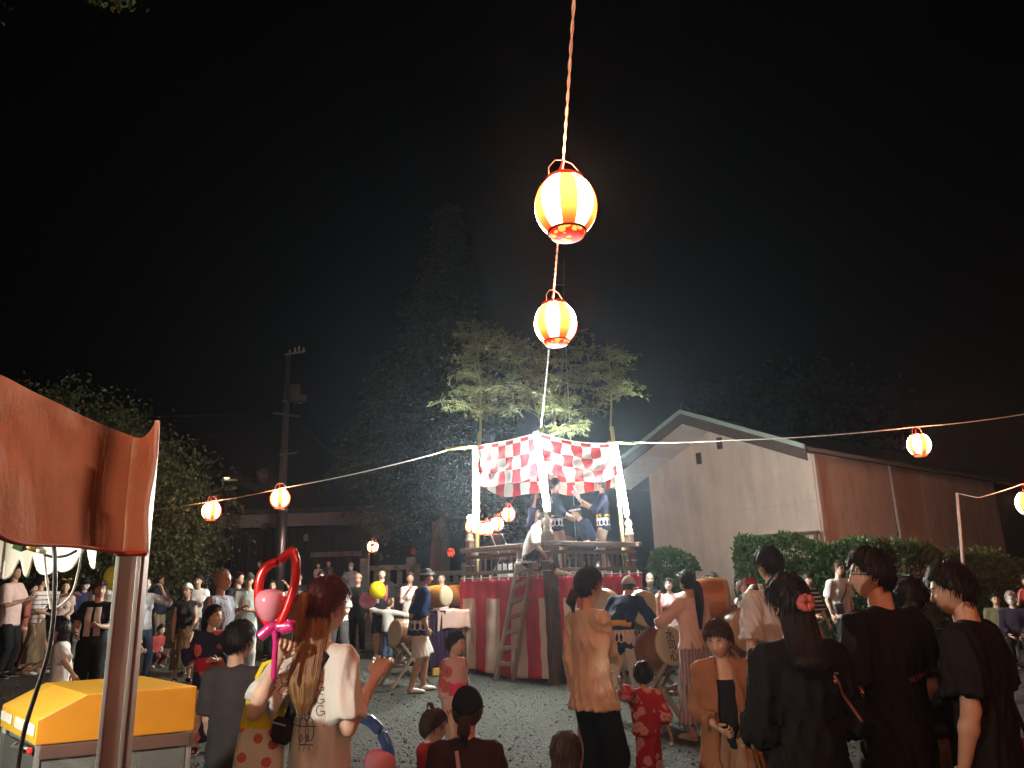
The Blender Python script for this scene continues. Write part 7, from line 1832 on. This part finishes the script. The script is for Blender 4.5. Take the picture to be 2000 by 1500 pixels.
# ---- drummers and stage people
GD_ = 'festival drummers in coats'
person('drummer in blue festival coat and white shorts standing beside the drum table', 833, 1111, 11.7, 72, GD_, lean=12, hyaw=14, bulk=1.16, legL=(.10, .10, 0), legR=(.12, -.12, 0), band=(.55, .55, .56), tone='tan', armL=((.1, -.1, -1), (.05, .6, -.8)), armR=((.15, .0, -1), (-.05, .55, -.85)), curl=1.0, happi=dict(col=(.011, .03, .095)), bottom=dict(kind='shorts', m=(.62, .58, .52), len=.50, loose=.026), shoes=(.68, .68, .66), sole=(.12, .03, .03))
person('bowing drummer in navy coat with a round crest and white cap', 1228, 1148, 9.7, 28, GD_, lean=42, cap=(.50, .47, .45), brim=0, hair='short', armL=((.4, .6, -.6), (.2, .9, -.2)), armR=((.45, .7, -.4), (.3, .9, .1)), curl=1.0, kup=.2, legL=(.22, -.05, 0), legR=(.22, .18, 0), happi=dict(col=(.016, .026, .085)), bottom=dict(m=(.52, .47, .43), len=.66, loose=.04), shoes=(.6, .6, .58), H=1.66)
person('drummer in blue coat swinging a stick behind the dark barrel drum', 1452, 1162, 10.6, 250, GD_, lean=22, armL=((.4, .6, -.5), (.0, 1, -.1)), armR=((.5, .5, .0), (.0, .6, .9)), curl=1.1, happi=dict(col=(.02, .04, .16)), bottom=dict(m=(.5, .48, .45)), shoes=TEEW)
person('performer in navy drop patterned coat standing on the deck by the front pole', 1083, 934, 13.45, 75, GD_, z0=DECK, fem=1, hair='short', tone='fair', armL='front', armR='front', happi=dict(), bottom=dict(m=(.58, .52, .48), loose=.02), shoes=TEEW)
qs = person('performer in navy coat holding folded fans on the deck near the right tube', 1172, 934, 13.75, 275, GD_, z0=DECK, hair='short', tone='tan', armL=((.2, .55, -.8), (-.2, .8, .6)), armR=((.25, .4, -.9), (-.3, .9, .5)), curl=1.0, happi=dict(), bottom=dict(m=(.56, .46, .40), loose=.035), shoes=TEEW)
for k, nm in ((0, 'L'), (1, 'R')):
    p = qs['w'](qs['J']['wr' + nm] + qs['J']['fd' + nm] * .09); t = thing('folding_fan', ['half closed paper fan in the near hand of the deck performer', 'half closed paper fan in the far hand of the deck performer'][k], 'fan', tuple(p), 0, 'paper fans on the deck')
    d = np.array([-.3 - .25 * k, -.1, .9]); MB().tube(np.stack([np.zeros(3) - d * .03, d * .1, d * .28]), [.008, .02, .045], 10, flat=.18, up=(.3, 1, 0)).obj('fan_leaf', plain('fan paper', (.6, .55, .52), .7), t, True)
person('seated performer with white headband leaning over on the deck', 1124, 984, 13.5, 250, GD_, z0=DECK, drop=.44, lean=30, legL=(.16, .34, 0), legR=(.16, .30, 0), kup=.8, H=1.62, band=(.7, .7, .68), tone='tan', armL='front', armR='front', happi=dict(), bottom=dict(m=BLK), shoes=TEEW)
person('musician in dark blue coat at the back of the deck behind the front tube', 1045, 985, 14.6, 120, GD_, z0=DECK, drop=.40, legL=(.16, .34, 0), legR=(.16, .30, 0), kup=.8, H=1.62, armL='front', armR='raise', happi=dict(col=(.02, .03, .12)), bottom=dict(m=BLK), shoes=TEEW)
person('helper in pale t-shirt sitting hunched on the deck edge above the ladder', 1064, 1048, 12.80, 100, None, z0=DECK, drop=.60, back=-.1, lean=25, legL=(.14, .36, -.0), legR=(.16, .40, -.0), kup=1.0, H=1.64, hpitch=-22, armL=((.2, .3, -1), (.0, .4, -.9)), armR=((.25, .5, -.9), (.1, .9, -.4)), top=dict(m=(.60, .58, .54), sl=.95, hem=-.10, loose=.03), bottom=dict(m=BLK), shoes=TEEW)
# ---- middle and right
q21 = person('girl in pale pink flowered yukata with a bright pink sash', 889, 1233, 7.0, 140, fem=1, hair='bun', bunr=.7, hyaw=-35, tone='mid', armL='down', armR='down', yukata=dict(m=('floral', (.52, .34, .29), (.40, .10, .09), 8., .36), obi=(.62, .05, .12), bow=(.66, .06, .14)), shoes=(.3, .08, .08))
person('toddler with a top knot in a red sleeveless top', 846, 1384, 4.8, 55, fem=1, hair='topknot', hairm=HBR, hyaw=25, hpitch=-8, tone='fair', armL='front', armR='front', top=dict(m=('floral', (.36, .03, .03), (.6, .45, .2), 10., .16), sl=0, hem=-.1, loose=.02), bottom=dict(kind='shorts', m=(.42, .03, .04)), shoes=(.4, .05, .05))
q23 = person('child in black cap and dark brown shirt seen from behind', 913, 1388, 4.2, 8, hair='pony', hlen=.10, pz=-.04, hairm=HBR, cap=(.013, .012, .013), capback=-.035, brim=1, tone='mid', hyaw=-6, armL='front', armR='front', drop=.46, legL=(.14, .22, 0), legR=(.14, .25, 0), kup=.6, H=1.35, lean=8, top=dict(m=(.045, .02, .02), sl=.9, hem=-.12, loose=.03), bottom=dict(m=(.04, .03, .03)), shoes=BLK)
q24 = person('child with straight brown hair and orange lit shoulder at the bottom edge', 1103, 1428, 3.9, 8, fem=1, hair='long', hairm=HBR, hlen=.26, hw=1.05, tone='mid', armL='front', armR='front', top=dict(m=(.62, .34, .24), sl=.7, hem=-.12, loose=.03), bottom=dict(kind='shorts', m=NAVY), shoes=BLK)
q25 = person('woman in pale yellow jacket and dark wide trousers leading the toddler', 1148, 1109, 5.4, 55, fem=1, hair='pony', pz=-.045, hlen=.10, hw=1.2, hyaw=12, tone='mid', hairm=hairmat('dark hair wrap', (.016, .018, .024)), hair2=HBR, hth=.014, armR=((.12, .10, -1), (.10, .40, -1)), armL=((.14, -.05, -1), (.05, .25, -1)), curl=.7,
    reachR=W(1200, 1318, 5.7), top=dict(m=(.74, .65, .49), sl=1.9, hem=-.12, loose=.03, flare=.035, amp=.010, name='jacket', collar=0), bottom=dict(m=(.012, .014, .022), loose=.03, flare=.03), shoes=BLK)
q26 = person('toddler in red flowered yukata seen from behind holding a hand', 1254, 1290, 6.05, 5, hair='short', hairm=HB, tone='mid', reachL=W(1206, 1332, 5.78), armR=((.35, .0, -1), (.3, .1, -1)), curl=.6, top=dict(m=('floral', (.42, .025, .03), (.62, .30, .26), 13., .40), sl=1.15, hem=-.03, loose=.045, name='yukata_top'), bottom=dict(kind='skirt', m=('floral', (.42, .025, .03), (.62, .30, .26), 13., .40), hemz=.36, flare=.0), shoes=(.3, .05, .05))
q27 = person('woman in pale pink top and long striped skirt raising a hand to her face', 1340, 1114, 8.2, 340, fem=1, hair='pony', hlen=.42, pz=-.02, hw=1.35, psw=.3, hyaw=-10, tone='mid', armL=((.55, .35, -.55), (-.25, .55, 1)), armR=((.15, .05, -1), (-.35, .55, -.4)), top=dict(m=(.68, .52, .46), sl=1.15, hem=.02, loose=.035), bottom=dict(kind='skirt', m=('vstripe', (.40, .33, .33), (.24, .17, .18), 4.), hemz=.17, flare=.07, amp=.016, wl=.10), shoes=(.5, .5, .52))
q28 = person('boy in open brown jacket over a black vest, looking down', 1400, 1210, 4.7, 190, hyaw=22, hpitch=-14, hair='short', bang=.048, hth=.014, tuft=.03, tone='mid', armR=((.2, .05, -1), (-.45, .75, -.35)), armL=((.25, -.05, -1), (-.30, .65, -.50)), curl=.9, hairm=HBR,
    under=dict(m=(.016, .016, .018), hem=-.06, name='black_vest', neck=.055), jacket=dict(m=(.30, .135, .065), hem=-.26, sl=1.75, open=.075, vee=.35, flare=.035), bottom=dict(m=(.30, .19, .11), loose=.035, flare=.01), shoes=BLK)
q31 = person('tall man in pale grey t-shirt seen from behind at the hedge', 1499, 1067, 5.3, 350, hyaw=-12, hair='short', tone='mid', top=dict(m=(.46, .46, .46), sl=.85, hem=-.14, loose=.035, amp=.010), bottom=dict(m=(.03, .03, .035)), shoes=BLK)
q32 = person('woman in black with a pink scrunchie in her long dark hair', 1533, 1120, 3.25, 352, fem=1, hair='long', hairm=HB, hlen=.06, hw=.96, tone='mid', bulk=1.08, hyaw=-14, armL=((.20, .10, -1), (-.2, .8, -.3)), armR=((.26, .12, -1), (-.2, .8, -.2)), top=dict(m=(.012, .012, .013), sl=1.15, hem=-.22, loose=.04, amp=.012), bottom=dict(m=(.014, .014, .017), loose=.03), shoes=BLK)
t = thing('scrunchie', 'pink frilled scrunchie tied at the back of dark hair', 'hair tie', tuple(q32['w'](q32['hx']([-.02, -.125, .005]))), q32['o'].rotation_euler[2])
an = np.linspace(0, 6.283, 49); rr = .019 + .005 * np.sin(an * 9); MB().tube(np.stack([rr * np.cos(an), -.010 + .006 * np.sin(an * 7), rr * 1.15 * np.sin(an)], 1), .0135 + .004 * np.sin(an * 11), 9).obj('ruffle', cloth('pink velvet', (.46, .13, .12)), t, True)
q33 = person('man with glasses in black t-shirt looking left', 1694, 1070, 3.65, 335, hyaw=-42, hair='short', hth=.014, mess=.3, hairm=HB, glasses=1, tone='mid', bulk=1.10, armL=((.2, .1, -1), (-.2, .7, -.3)), armR=((.2, .0, -1), (-.1, .5, -.7)), top=dict(m=(.013, .012, .013), sl=.85, hem=-.14, loose=.035, amp=.010), bottom=dict(m=(.014, .014, .016), loose=.02), shoes=BLK)
q34 = person('dark haired woman in black with shoulder straps between the two men', 1772, 1126, 4.2, 20, fem=1, hair='bun', bunr=1.15, bunat=[.03, -.10, -.03], hyaw=22, tone='mid', armL='front', armR=((.15, -.08, -1), (.02, .3, -1)), top=dict(m=(.014, .013, .014), sl=.8, hem=-.04, loose=.03), bottom=dict(m=(.13, .085, .07), loose=.04, flare=.02), shoes=BLK)
q35 = person('man in black t-shirt in profile holding a paper bag', 1852, 1099, 3.55, 318, hyaw=-22, hpitch=-8, hair='short', hth=.015, mess=.35, tone='mid', bulk=1.12, armL=((.12, -.05, -1), (.02, .28, -1)), armR=((.2, .0, -1), (-.1, .5, -.8)), curl=.9, top=dict(m=(.014, .014, .014), sl=.80, hem=-.16, loose=.05, amp=.012), bottom=dict(m=(.013, .013, .015), loose=.03), shoes=BLK)
h = q35['w'](q35['J']['wrL'] + q35['J']['fdL'] * .13); t = thing('paper_bag', 'small pale yellow paper bag held by the man in profile', 'bag', tuple(h), .4)
MB().box((0, 0, -.09), (.085, .045, .17), b=.008).obj('bag_body', plain('yellow paper', (.60, .44, .16), .7, .15, 20), t); MB().box((-.034, -.024, -.11), (.02, .003, .10), b=.001).obj('red_strip', plain('red print', (.5, .05, .03), .6), t)
MB().box((0, 0, .005), (.06, .02, .03), b=.004).obj('folded_top', plain('yellow paper', (.60, .44, .16), .7, .15, 20), t)
GR_ = 'onlookers along the hedge'
q = person('woman in white t-shirt holding up a red phone', 1447, 1133, 12.4, 150, GR_, fem=1, hair='short', hairm=HBR, armL=((.55, .6, .05), (-.55, .3, .75)), armR=((.55, .6, .05), (-.55, .3, .75)), tone='fair', top=dict(m=(.60, .58, .52), sl=.7), bottom=dict(m=NAVY))
p = W(1466, 1134, 12.1); t = thing('phone', 'red phone held up in both hands beside the tall man', 'phone', tuple(p)); MB().box((0, 0, 0), (.17, .012, .085), b=.004).obj('phone_body', plain('red case', (.5, .03, .04), .4), t); MB().box((.06, -.007, .02), (.03, .003, .03), b=.001).obj('camera_lens', BLACK, t)
person('woman in black and white striped t-shirt with a shoulder bag', 1576, 1117, 13.2, 165, GR_, fem=1, hair='short', bang=.03, tone='fair', armL=((.3, .1, -1), (.2, .3, -1)), top=dict(m=('hstripe', (.02, .02, .022), (.60, .58, .53), 15., .45), sl=1.2, hem=-.08, loose=.035), bottom=dict(kind='skirt', m=(.30, .20, .17), hemz=.2, flare=.1), shoes=BLK)
q = person('man in white t-shirt with a grey crossbody bag by the hedge', 1636, 1096, 13.4, 170, GR_, hair='short', hairm=HBR, glasses=1, tone='fair', hth=.010, top=dict(m=(.62, .61, .59), sl=.85, hem=-.12, loose=.03), bottom=dict(m=(.02, .02, .024)), shoes=BLK)
strap_bag(q, 'tshirt', 'grey crossbody bag on the man in white by the hedge', (-.10 * 1, q['J']['Nb'][2] - .02), (.12, q['J']['P'][2] + .1), cloth('grey strap', (.10, .10, .11)), cloth('grey bag', (.12, .12, .13)), (.16, .06, .18), .014, back=False)
person('older person with pale face half hidden between the heads at right', 1783, 1127, 10.6, 180, GR_, hairm=HGR, tone='fair', top=dict(m=(.10, .08, .07), sl=1.8), bottom=dict(m=BLK))
person('masked man in black beside the stage curtain', 1268, 1119, 14.6, 200, GR_, mask=1, hairm=HGR, hth=.006, tone='fair', armL='clap', top=dict(m=(.02, .022, .026), sl=1.9, loose=.02), bottom=dict(m=BLK), shoes=BLK)
person('masked woman in pale pink raising one hand beside the bush', 1305, 1128, 13.8, 195, GR_, fem=1, mask=1, hair='bob', armL=((.5, .4, .1), (-.2, .2, 1)), top=dict(m=(.55, .38, .38), sl=1.2, loose=.03), bottom=dict(kind='skirt', m=(.5, .36, .36)), shoes=BLK)
person('woman with black hair behind the gilded orange drum', 1393, 1118, 13.8, 250, GR_, fem=1, hair='bob', tone='fair', armR='face', armL='front', top=dict(m=(.52, .50, .48), sl=1.2), bottom=dict(m=BLK))
person('woman in pale top looking left beside the hedge end', 1520, 1121, 12.8, 200, GR_, fem=1, hair='bob', hairm=HBR, armL='front', armR='front', top=dict(m=(.12, .10, .10), sl=1.2), bottom=dict(m=BLK))
person('seated person in olive green top at the far right', 1946, 1178, 13.5, 205, GR_, drop=.42, legL=(.12, .34, 0), legR=(.12, .36, 0), kup=.8, H=1.52, hpitch=-10, armL='lap', armR='lap', hairm=HB, top=dict(m=(.14, .13, .07), sl=1.2, loose=.03, collar=1), bottom=dict(m=(.42, .42, .42), len=.9), shoes=BLK)
person('seated grey haired person in purple with a white mask at the far right', 1975, 1171, 13.2, 215, GR_, drop=.42, legL=(.12, .34, 0), legR=(.12, .36, 0), kup=.8, H=1.52, mask=1, hairm=HGR, hair='short', hth=.02, tone='fair', armL='lap', armR='lap', top=dict(m=(.035, .026, .045), sl=1.9, loose=.03), bottom=dict(m=BLK), shoes=(.45, .40, .30))
person('standing woman in red top filming at the right picture edge', 2002, 1121, 13.9, 220, GR_, fem=1, hair='short', armL='phone', armR='phone', top=dict(m=(.42, .05, .05), sl=.8), bottom=dict(m=BLK))
for nm, px, Y, lab in (('bench', 1962, 13.55, 'low bench under the two seated people at the far right'),):
    g = gp(px, 1250, Y); t = thing(nm, lab, 'bench', tuple(g), -.35)
    MB().box((0, .12, .36), (1.5, .34, .05), b=.01).obj('seat', WOOD_L, t)
    for x in (-.6, .6): MB().box((x, .12, .17), (.06, .3, .34), b=.006).obj('leg', WOOD_L, t)

# ---- things worn or carried in the foreground
J, s = q1['J'], q1['s']; tb = bvh_of(q1, 'tshirt')
strap_bag(q1, 'tshirt', 'black crossbody bag strapped over the white print t-shirt', (.085, J['Nb'][2] + .03), (-.115, J['S1'][2] + .045), cloth('black strap', (.014, .013, .014)), cloth('black bag cloth', (.02, .018, .019)), (.10, .05, .10), .024)
def back_print(q, tb):           # line drawing printed on the back of the t-shirt
    s = q['s']; zc = q['J']['S2'][2] - .05 * s; strokes = []
    def arc(cx, cz, rx, rz, a0, a1, n=9): a = np.linspace(a0, a1, n); return np.stack([cx + rx * np.cos(a), cz + rz * np.sin(a)], 1)
    for k, (x, dz) in enumerate(((-.115, .05), (-.085, .075), (-.045, .01), (-.005, .0), (.03, .045), (.06, .0))):
        for r in range(3):
            z = .07 - r * .045 + dz; strokes.append(arc(x, z, .013, .019, .7, 5.6)); strokes.append(np.array([[x + .001, z - .004], [x + .013, z - .004], [x + .013, z - .016]]))
    strokes.append(np.array([[-.13, -.072], [-.05, -.082], [.075, -.078]]))
    for cx, rx, rz, z in ((-.02, .024, .05, -.10), (.012, .02, .044, -.09), (-.035, .012, .03, -.03), (.0, .012, .03, -.03)): strokes.append(arc(cx, z, rx, rz, 0, 6.283, 20))
    strokes += [arc(-.028, -.125, .008, .012, 0, 6.28, 10), arc(.0, -.125, .008, .012, 0, 6.28, 10), np.array([[-.04, -.148], [.03, -.148]]), np.array([[-.03, -.155], [-.03, -.17]]), np.array([[-.012, -.155], [-.012, -.172]]), np.array([[.01, -.155], [.01, -.17]])]
    mb = MB()
    for st in strokes:
        P = []
        st = np.concatenate([np.linspace(st[i], st[i + 1], 4, endpoint=False) for i in range(len(st) - 1)] + [st[-1:]])
        for x, z in st * s * 1.12:
            h = tb.ray_cast(Vector((x + .01, -1, zc + z)), Vector((0, 1, 0)))
            if h[0] is not None: P.append(np.array(h[0]) + np.array([0, -.0012, 0]))
        if len(P) > 2: mb.tube(np.array(P), .0019, 4)
    mb.obj('back_print', plain('dark print ink', (.09, .08, .08), .8, .1, bst=0), q['o'])
back_print(q1, tb)
# balloon wand: red heart with pink heart and magenta knot
def twist(name, pts, r, col, parent, n=12, close=False):
    P = np.asarray(pts, float); k = len(P); tt = np.linspace(0, k - 1, k * 7); out = []
    for u in tt:
        i = min(int(u), k - 2); f = u - i; p0, p1, p2, p3 = P[max(i - 1, 0)], P[i], P[i + 1], P[min(i + 2, k - 1)]
        out.append(.5 * ((2 * p1) + (-p0 + p2) * f + (2 * p0 - 5 * p1 + 4 * p2 - p3) * f * f + (-p0 + 3 * p1 - 3 * p2 + p3) * f ** 3))
    m = plain('balloon %s' % (col,), col, .15, .04, bst=0, spec=.6); rr = np.full(len(out), r); rr[0] = rr[-1] = r * .25; rr[1] = rr[-2] = r * .75
    return MB().tube(np.array(out), rr, n).obj(name, m, parent, True)
def heart(label, Yd, path, core, knot, stem, red, pink, mag, rt):
    c = W(*knot, Yd); t = thing('balloon_wand', label, 'balloon', tuple(c), 0, 'twisted heart balloons')
    L = lambda p, d=0.0: W(p[0], p[1], Yd + d) - c
    if len(path) > 6:
        twist('heart_loop', [L(p) for p in path[:6]], rt, red, t); twist('heart_loop', [L(p) for p in path[5:]], rt, red, t)
    else: twist('heart_loop', [L(p) for p in path], rt, red, t)
    th = np.linspace(.05, math.pi - .05, 18); top = L(core[0]); bot = L(core[1]); R = frame(top - bot); h = np.linalg.norm(top - bot)
    prof = np.stack([h * .40 * np.sin(th) * (1 - .30 * np.cos(th)), h * .5 * -np.cos(th)], 1); prof[:, 0] = h * .43 * np.sin(th) ** .8 * (1 + .28 * -np.cos(th) * -1 * -1)
    mb = MB(); mb.lathe(prof, 22, (top + bot) / 2, R); m = plain('pink balloon skin', pink, .2, .05, bst=0, spec=.6); mb.obj('pink_core', m, t, True)
    if mag is not None:
        for a, b_ in (((548, 1232), (570, 1222)), ((506, 1245), (530, 1224))) if knot[0] < 600 else (): twist('knot_loop', [L(a), (L(a) + L(b_)) / 2 + L(knot) * 0, L(b_), L(knot, .01)], rt * 1.15, mag, t)
        twist('stem', [L(p) for p in stem], rt * .62, mag, t)
    return t
heart('red heart balloon wand with a pink core and magenta knot beside the woman', 3.15, [(528, 1222), (508, 1190), (505, 1150), (512, 1120), (527, 1103), (545, 1097), (562, 1082), (572, 1078), (578, 1100), (575, 1140), (562, 1185), (545, 1222)], ((528, 1150), (526, 1216)), (535, 1224), [(533, 1226), (538, 1250), (537, 1275), (534, 1330)], (.55, .016, .015), (.62, .26, .34), (.52, .03, .20), .0185)
heart('blue arch balloon with a pale pink core near the bottom edge', 3.55, [(672, 1448), (668, 1425), (674, 1408), (694, 1399), (722, 1408), (744, 1430), (758, 1462), (762, 1500), (758, 1540)], ((745, 1462), (736, 1540)), (745, 1548), [(745, 1548), (742, 1700), (740, 2150)], (.035, .13, .48), (.60, .36, .37), (.1, .2, .5), .024)
# yellow and white tote bag on her left arm
def tote():
    Y = 3.42; c = W(515, 1400, Y); t = thing('tote_bag', 'tall white tote with yellow top and printed dots on her left arm', 'bag', tuple(c)); L = lambda x, y, d=0.0: W(x, y, Y + d) - c
    u = unit(L(560, 1400)); nrm = unit(np.cross(u, [0, 0, 1.]))
    prof = [(0, 1348, 24, .012), (0, 1362, 34, .02), (0, 1385, 38, .03), (0, 1420, 42, .04), (0, 1470, 45, .045), (0, 1530, 48, .05), (0, 1560, 47, .045)]
    cx = [520, 519, 517, 514, 508, 502, 500]
    def ring(i):
        _, y, w, d = prof[i]; a = np.linspace(0, 6.283, 32, endpoint=False); o = L(cx[i], y); hw = w * Y / FPX
        return o + u * (np.sign(np.cos(a)) * np.abs(np.cos(a)) ** .6 * hw)[:, None] + nrm * (np.sin(a) * d + .006 * np.sin(a * 7 + i))[:, None]
    ym = cloth('yellow bag cloth', (.68, .52, .03), .6); 
    m, n, l, p = newmat('printed white bag cloth'); co = coords(n); vo = n.new('ShaderNodeTexVoronoi'); vo.inputs['Scale'].default_value = 15; l.new(co, vo.inputs['Vector']); v2 = n.new('ShaderNodeTexVoronoi'); v2.inputs['Scale'].default_value = 48; l.new(co, v2.inputs['Vector'])
    g = n.new('ShaderNodeSeparateXYZ'); l.new(vo.outputs['Color'], g.inputs[0])
    c1 = mix(n, l, mth(n, l, 'GREATER_THAN', g.outputs[0], .5), (.62, .42, .04), (.55, .10, .08)); c1 = mix(n, l, mth(n, l, 'LESS_THAN', v2.outputs['Distance'], .30), c1, (.25, .13, .04))
    l.new(mix(n, l, mth(n, l, 'LESS_THAN', vo.outputs['Distance'], .30), (.60, .57, .50), c1), p.inputs['Base Color']); p.inputs['Roughness'].default_value = .6
    MB().grid(np.stack([ring(i) for i in (3, 4, 5, 6)][::-1]), closed=True).obj('bag_body', m, t, True); MB().grid(np.stack([ring(i) for i in (0, 1, 2, 3)][::-1]), closed=True).obj('yellow_top', ym, t, True)
    b_ = MB(); b_.add(ring(6), [list(range(32))]); b_.obj('bag_base', m, t)
    for d in (-.012, .014): MB().tube(np.stack([L(503, 1352, d), L(503, 1322, d), L(515, 1298, d), L(531, 1291, d), L(540, 1312, d), L(539, 1352, d)]), .011, 8, flat=.35, up=(0, 1, 0)).obj('handle', ym, t, True)
tote()
# hanging towel bag at the yellow jacket woman's hip
J = q25['J']; c = q25['w'](J['wrL'] + J['fdL'] * .1); t = thing('cloth_bag', 'pale flowered cloth bag hanging from the hand of the yellow jacket woman', 'bag', tuple(c), .8)
MB().tube(np.array([[0, 0, .0], [.0, 0, -.10], [0, 0, -.28], [0, 0, -.40]]), [.02, .05, .075, .055], 14, flat=.45, up=(0, 1, 0), ridge=lambda tt, a: 1 + .08 * np.sin(5 * a + 3 * tt)).obj('bag_body', pattern(('floral', (.50, .38, .35), (.38, .26, .25), 16., .3)), t, True)
MB().tube(np.array([[-.015, 0, -.02], [0, 0, .06], [.015, 0, -.02]]), .008, 6).obj('handle', cloth('pale strap', (.5, .4, .37)), t, True)
# straps and prints on the dark figures
strap_bag(q32, 'tshirt', 'thin brown bag strap across the back of the woman in black', (.20, J['Nb'][2] * 0 + q32['J']['S1'][2] + .05), (.09, q32['J']['S2'][2] + .06), plain('brown leather', (.22, .10, .06), .5), plain('brown leather', (.22, .10, .06), .5), (.02, .02, .02), .006, name='shoulder_bag')
J = q34['J']; tb4 = bvh_of(q34, 'tshirt'); t = thing('backpack', 'small backpack straps on the dark haired woman in black', 'bag', tuple(q34['o'].location), q34['o'].rotation_euler[2])
for (xa, xb) in ((.03, -.04), (.04, .05), (.13, .17)):
    P = []
    for f in np.linspace(0, 1, 9):
        h = tb4.ray_cast(Vector((xa + (xb - xa) * f, -1, J['Nb'][2] - .02 - .16 * f)), Vector((0, 1, 0)))
        if h[0] is not None: P.append(np.array(h[0]) - [0, .006, 0])
    if len(P) > 3: MB().tube(np.array(P), .006, 6, flat=.5).obj('strap', plain('tan leather', (.30, .19, .14), .5), t, True)
tb3 = bvh_of(q33, 'tshirt'); mb = MB(); J = q33['J']
for k in range(9):
    P = []
    for f in np.linspace(0, 1, 7):
        h = tb3.ray_cast(Vector((-.03 + .028 * k + .018 * f, -1, J['S2'][2] - .10 + .012 * math.sin(f * 9 + k * 2.1) + .004 * k)), Vector((0, 1, 0)))
        if h[0] is not None: P.append(np.array(h[0]) - [0, .0012, 0])
    if len(P) > 3: mb.tube(np.array(P), .003, 4)
mb.obj('back_print', plain('dull red print', (.12, .025, .02), .8, .1, bst=0), q33['o'])
strap_bag(q23, 'tshirt', 'pale strap over the back of the child in the black cap', (-.035, q23['J']['Nb'][2] + .02), (.03, q23['J']['S1'][2] - .02), cloth('pale strap', (.5, .46, .44)), cloth('brown bag', (.08, .05, .04)), (.07, .04, .06), .011, name='shoulder_bag')
p = q35['w']([.25, -.04, q35['J']['P'][2] - .02]); t = thing('shoulder_bag', 'dark red brown bag hanging at the hip of the man in profile', 'bag', tuple(p), .3)
MB().box((0, 0, -.06), (.20, .09, .17), b=.025).obj('bag_body', cloth('red brown bag', (.07, .025, .02)), t); MB().tube(np.array([[-.07, 0, .02], [-.03, 0, .16], [.0, .04, .42], [.05, .02, .16], [.07, 0, .02]]), .009, 6).obj('strap', BLACK, t, True)
# small folding props: phone of the pink dressed woman
print('PEOPLE', len(PEOPLE))
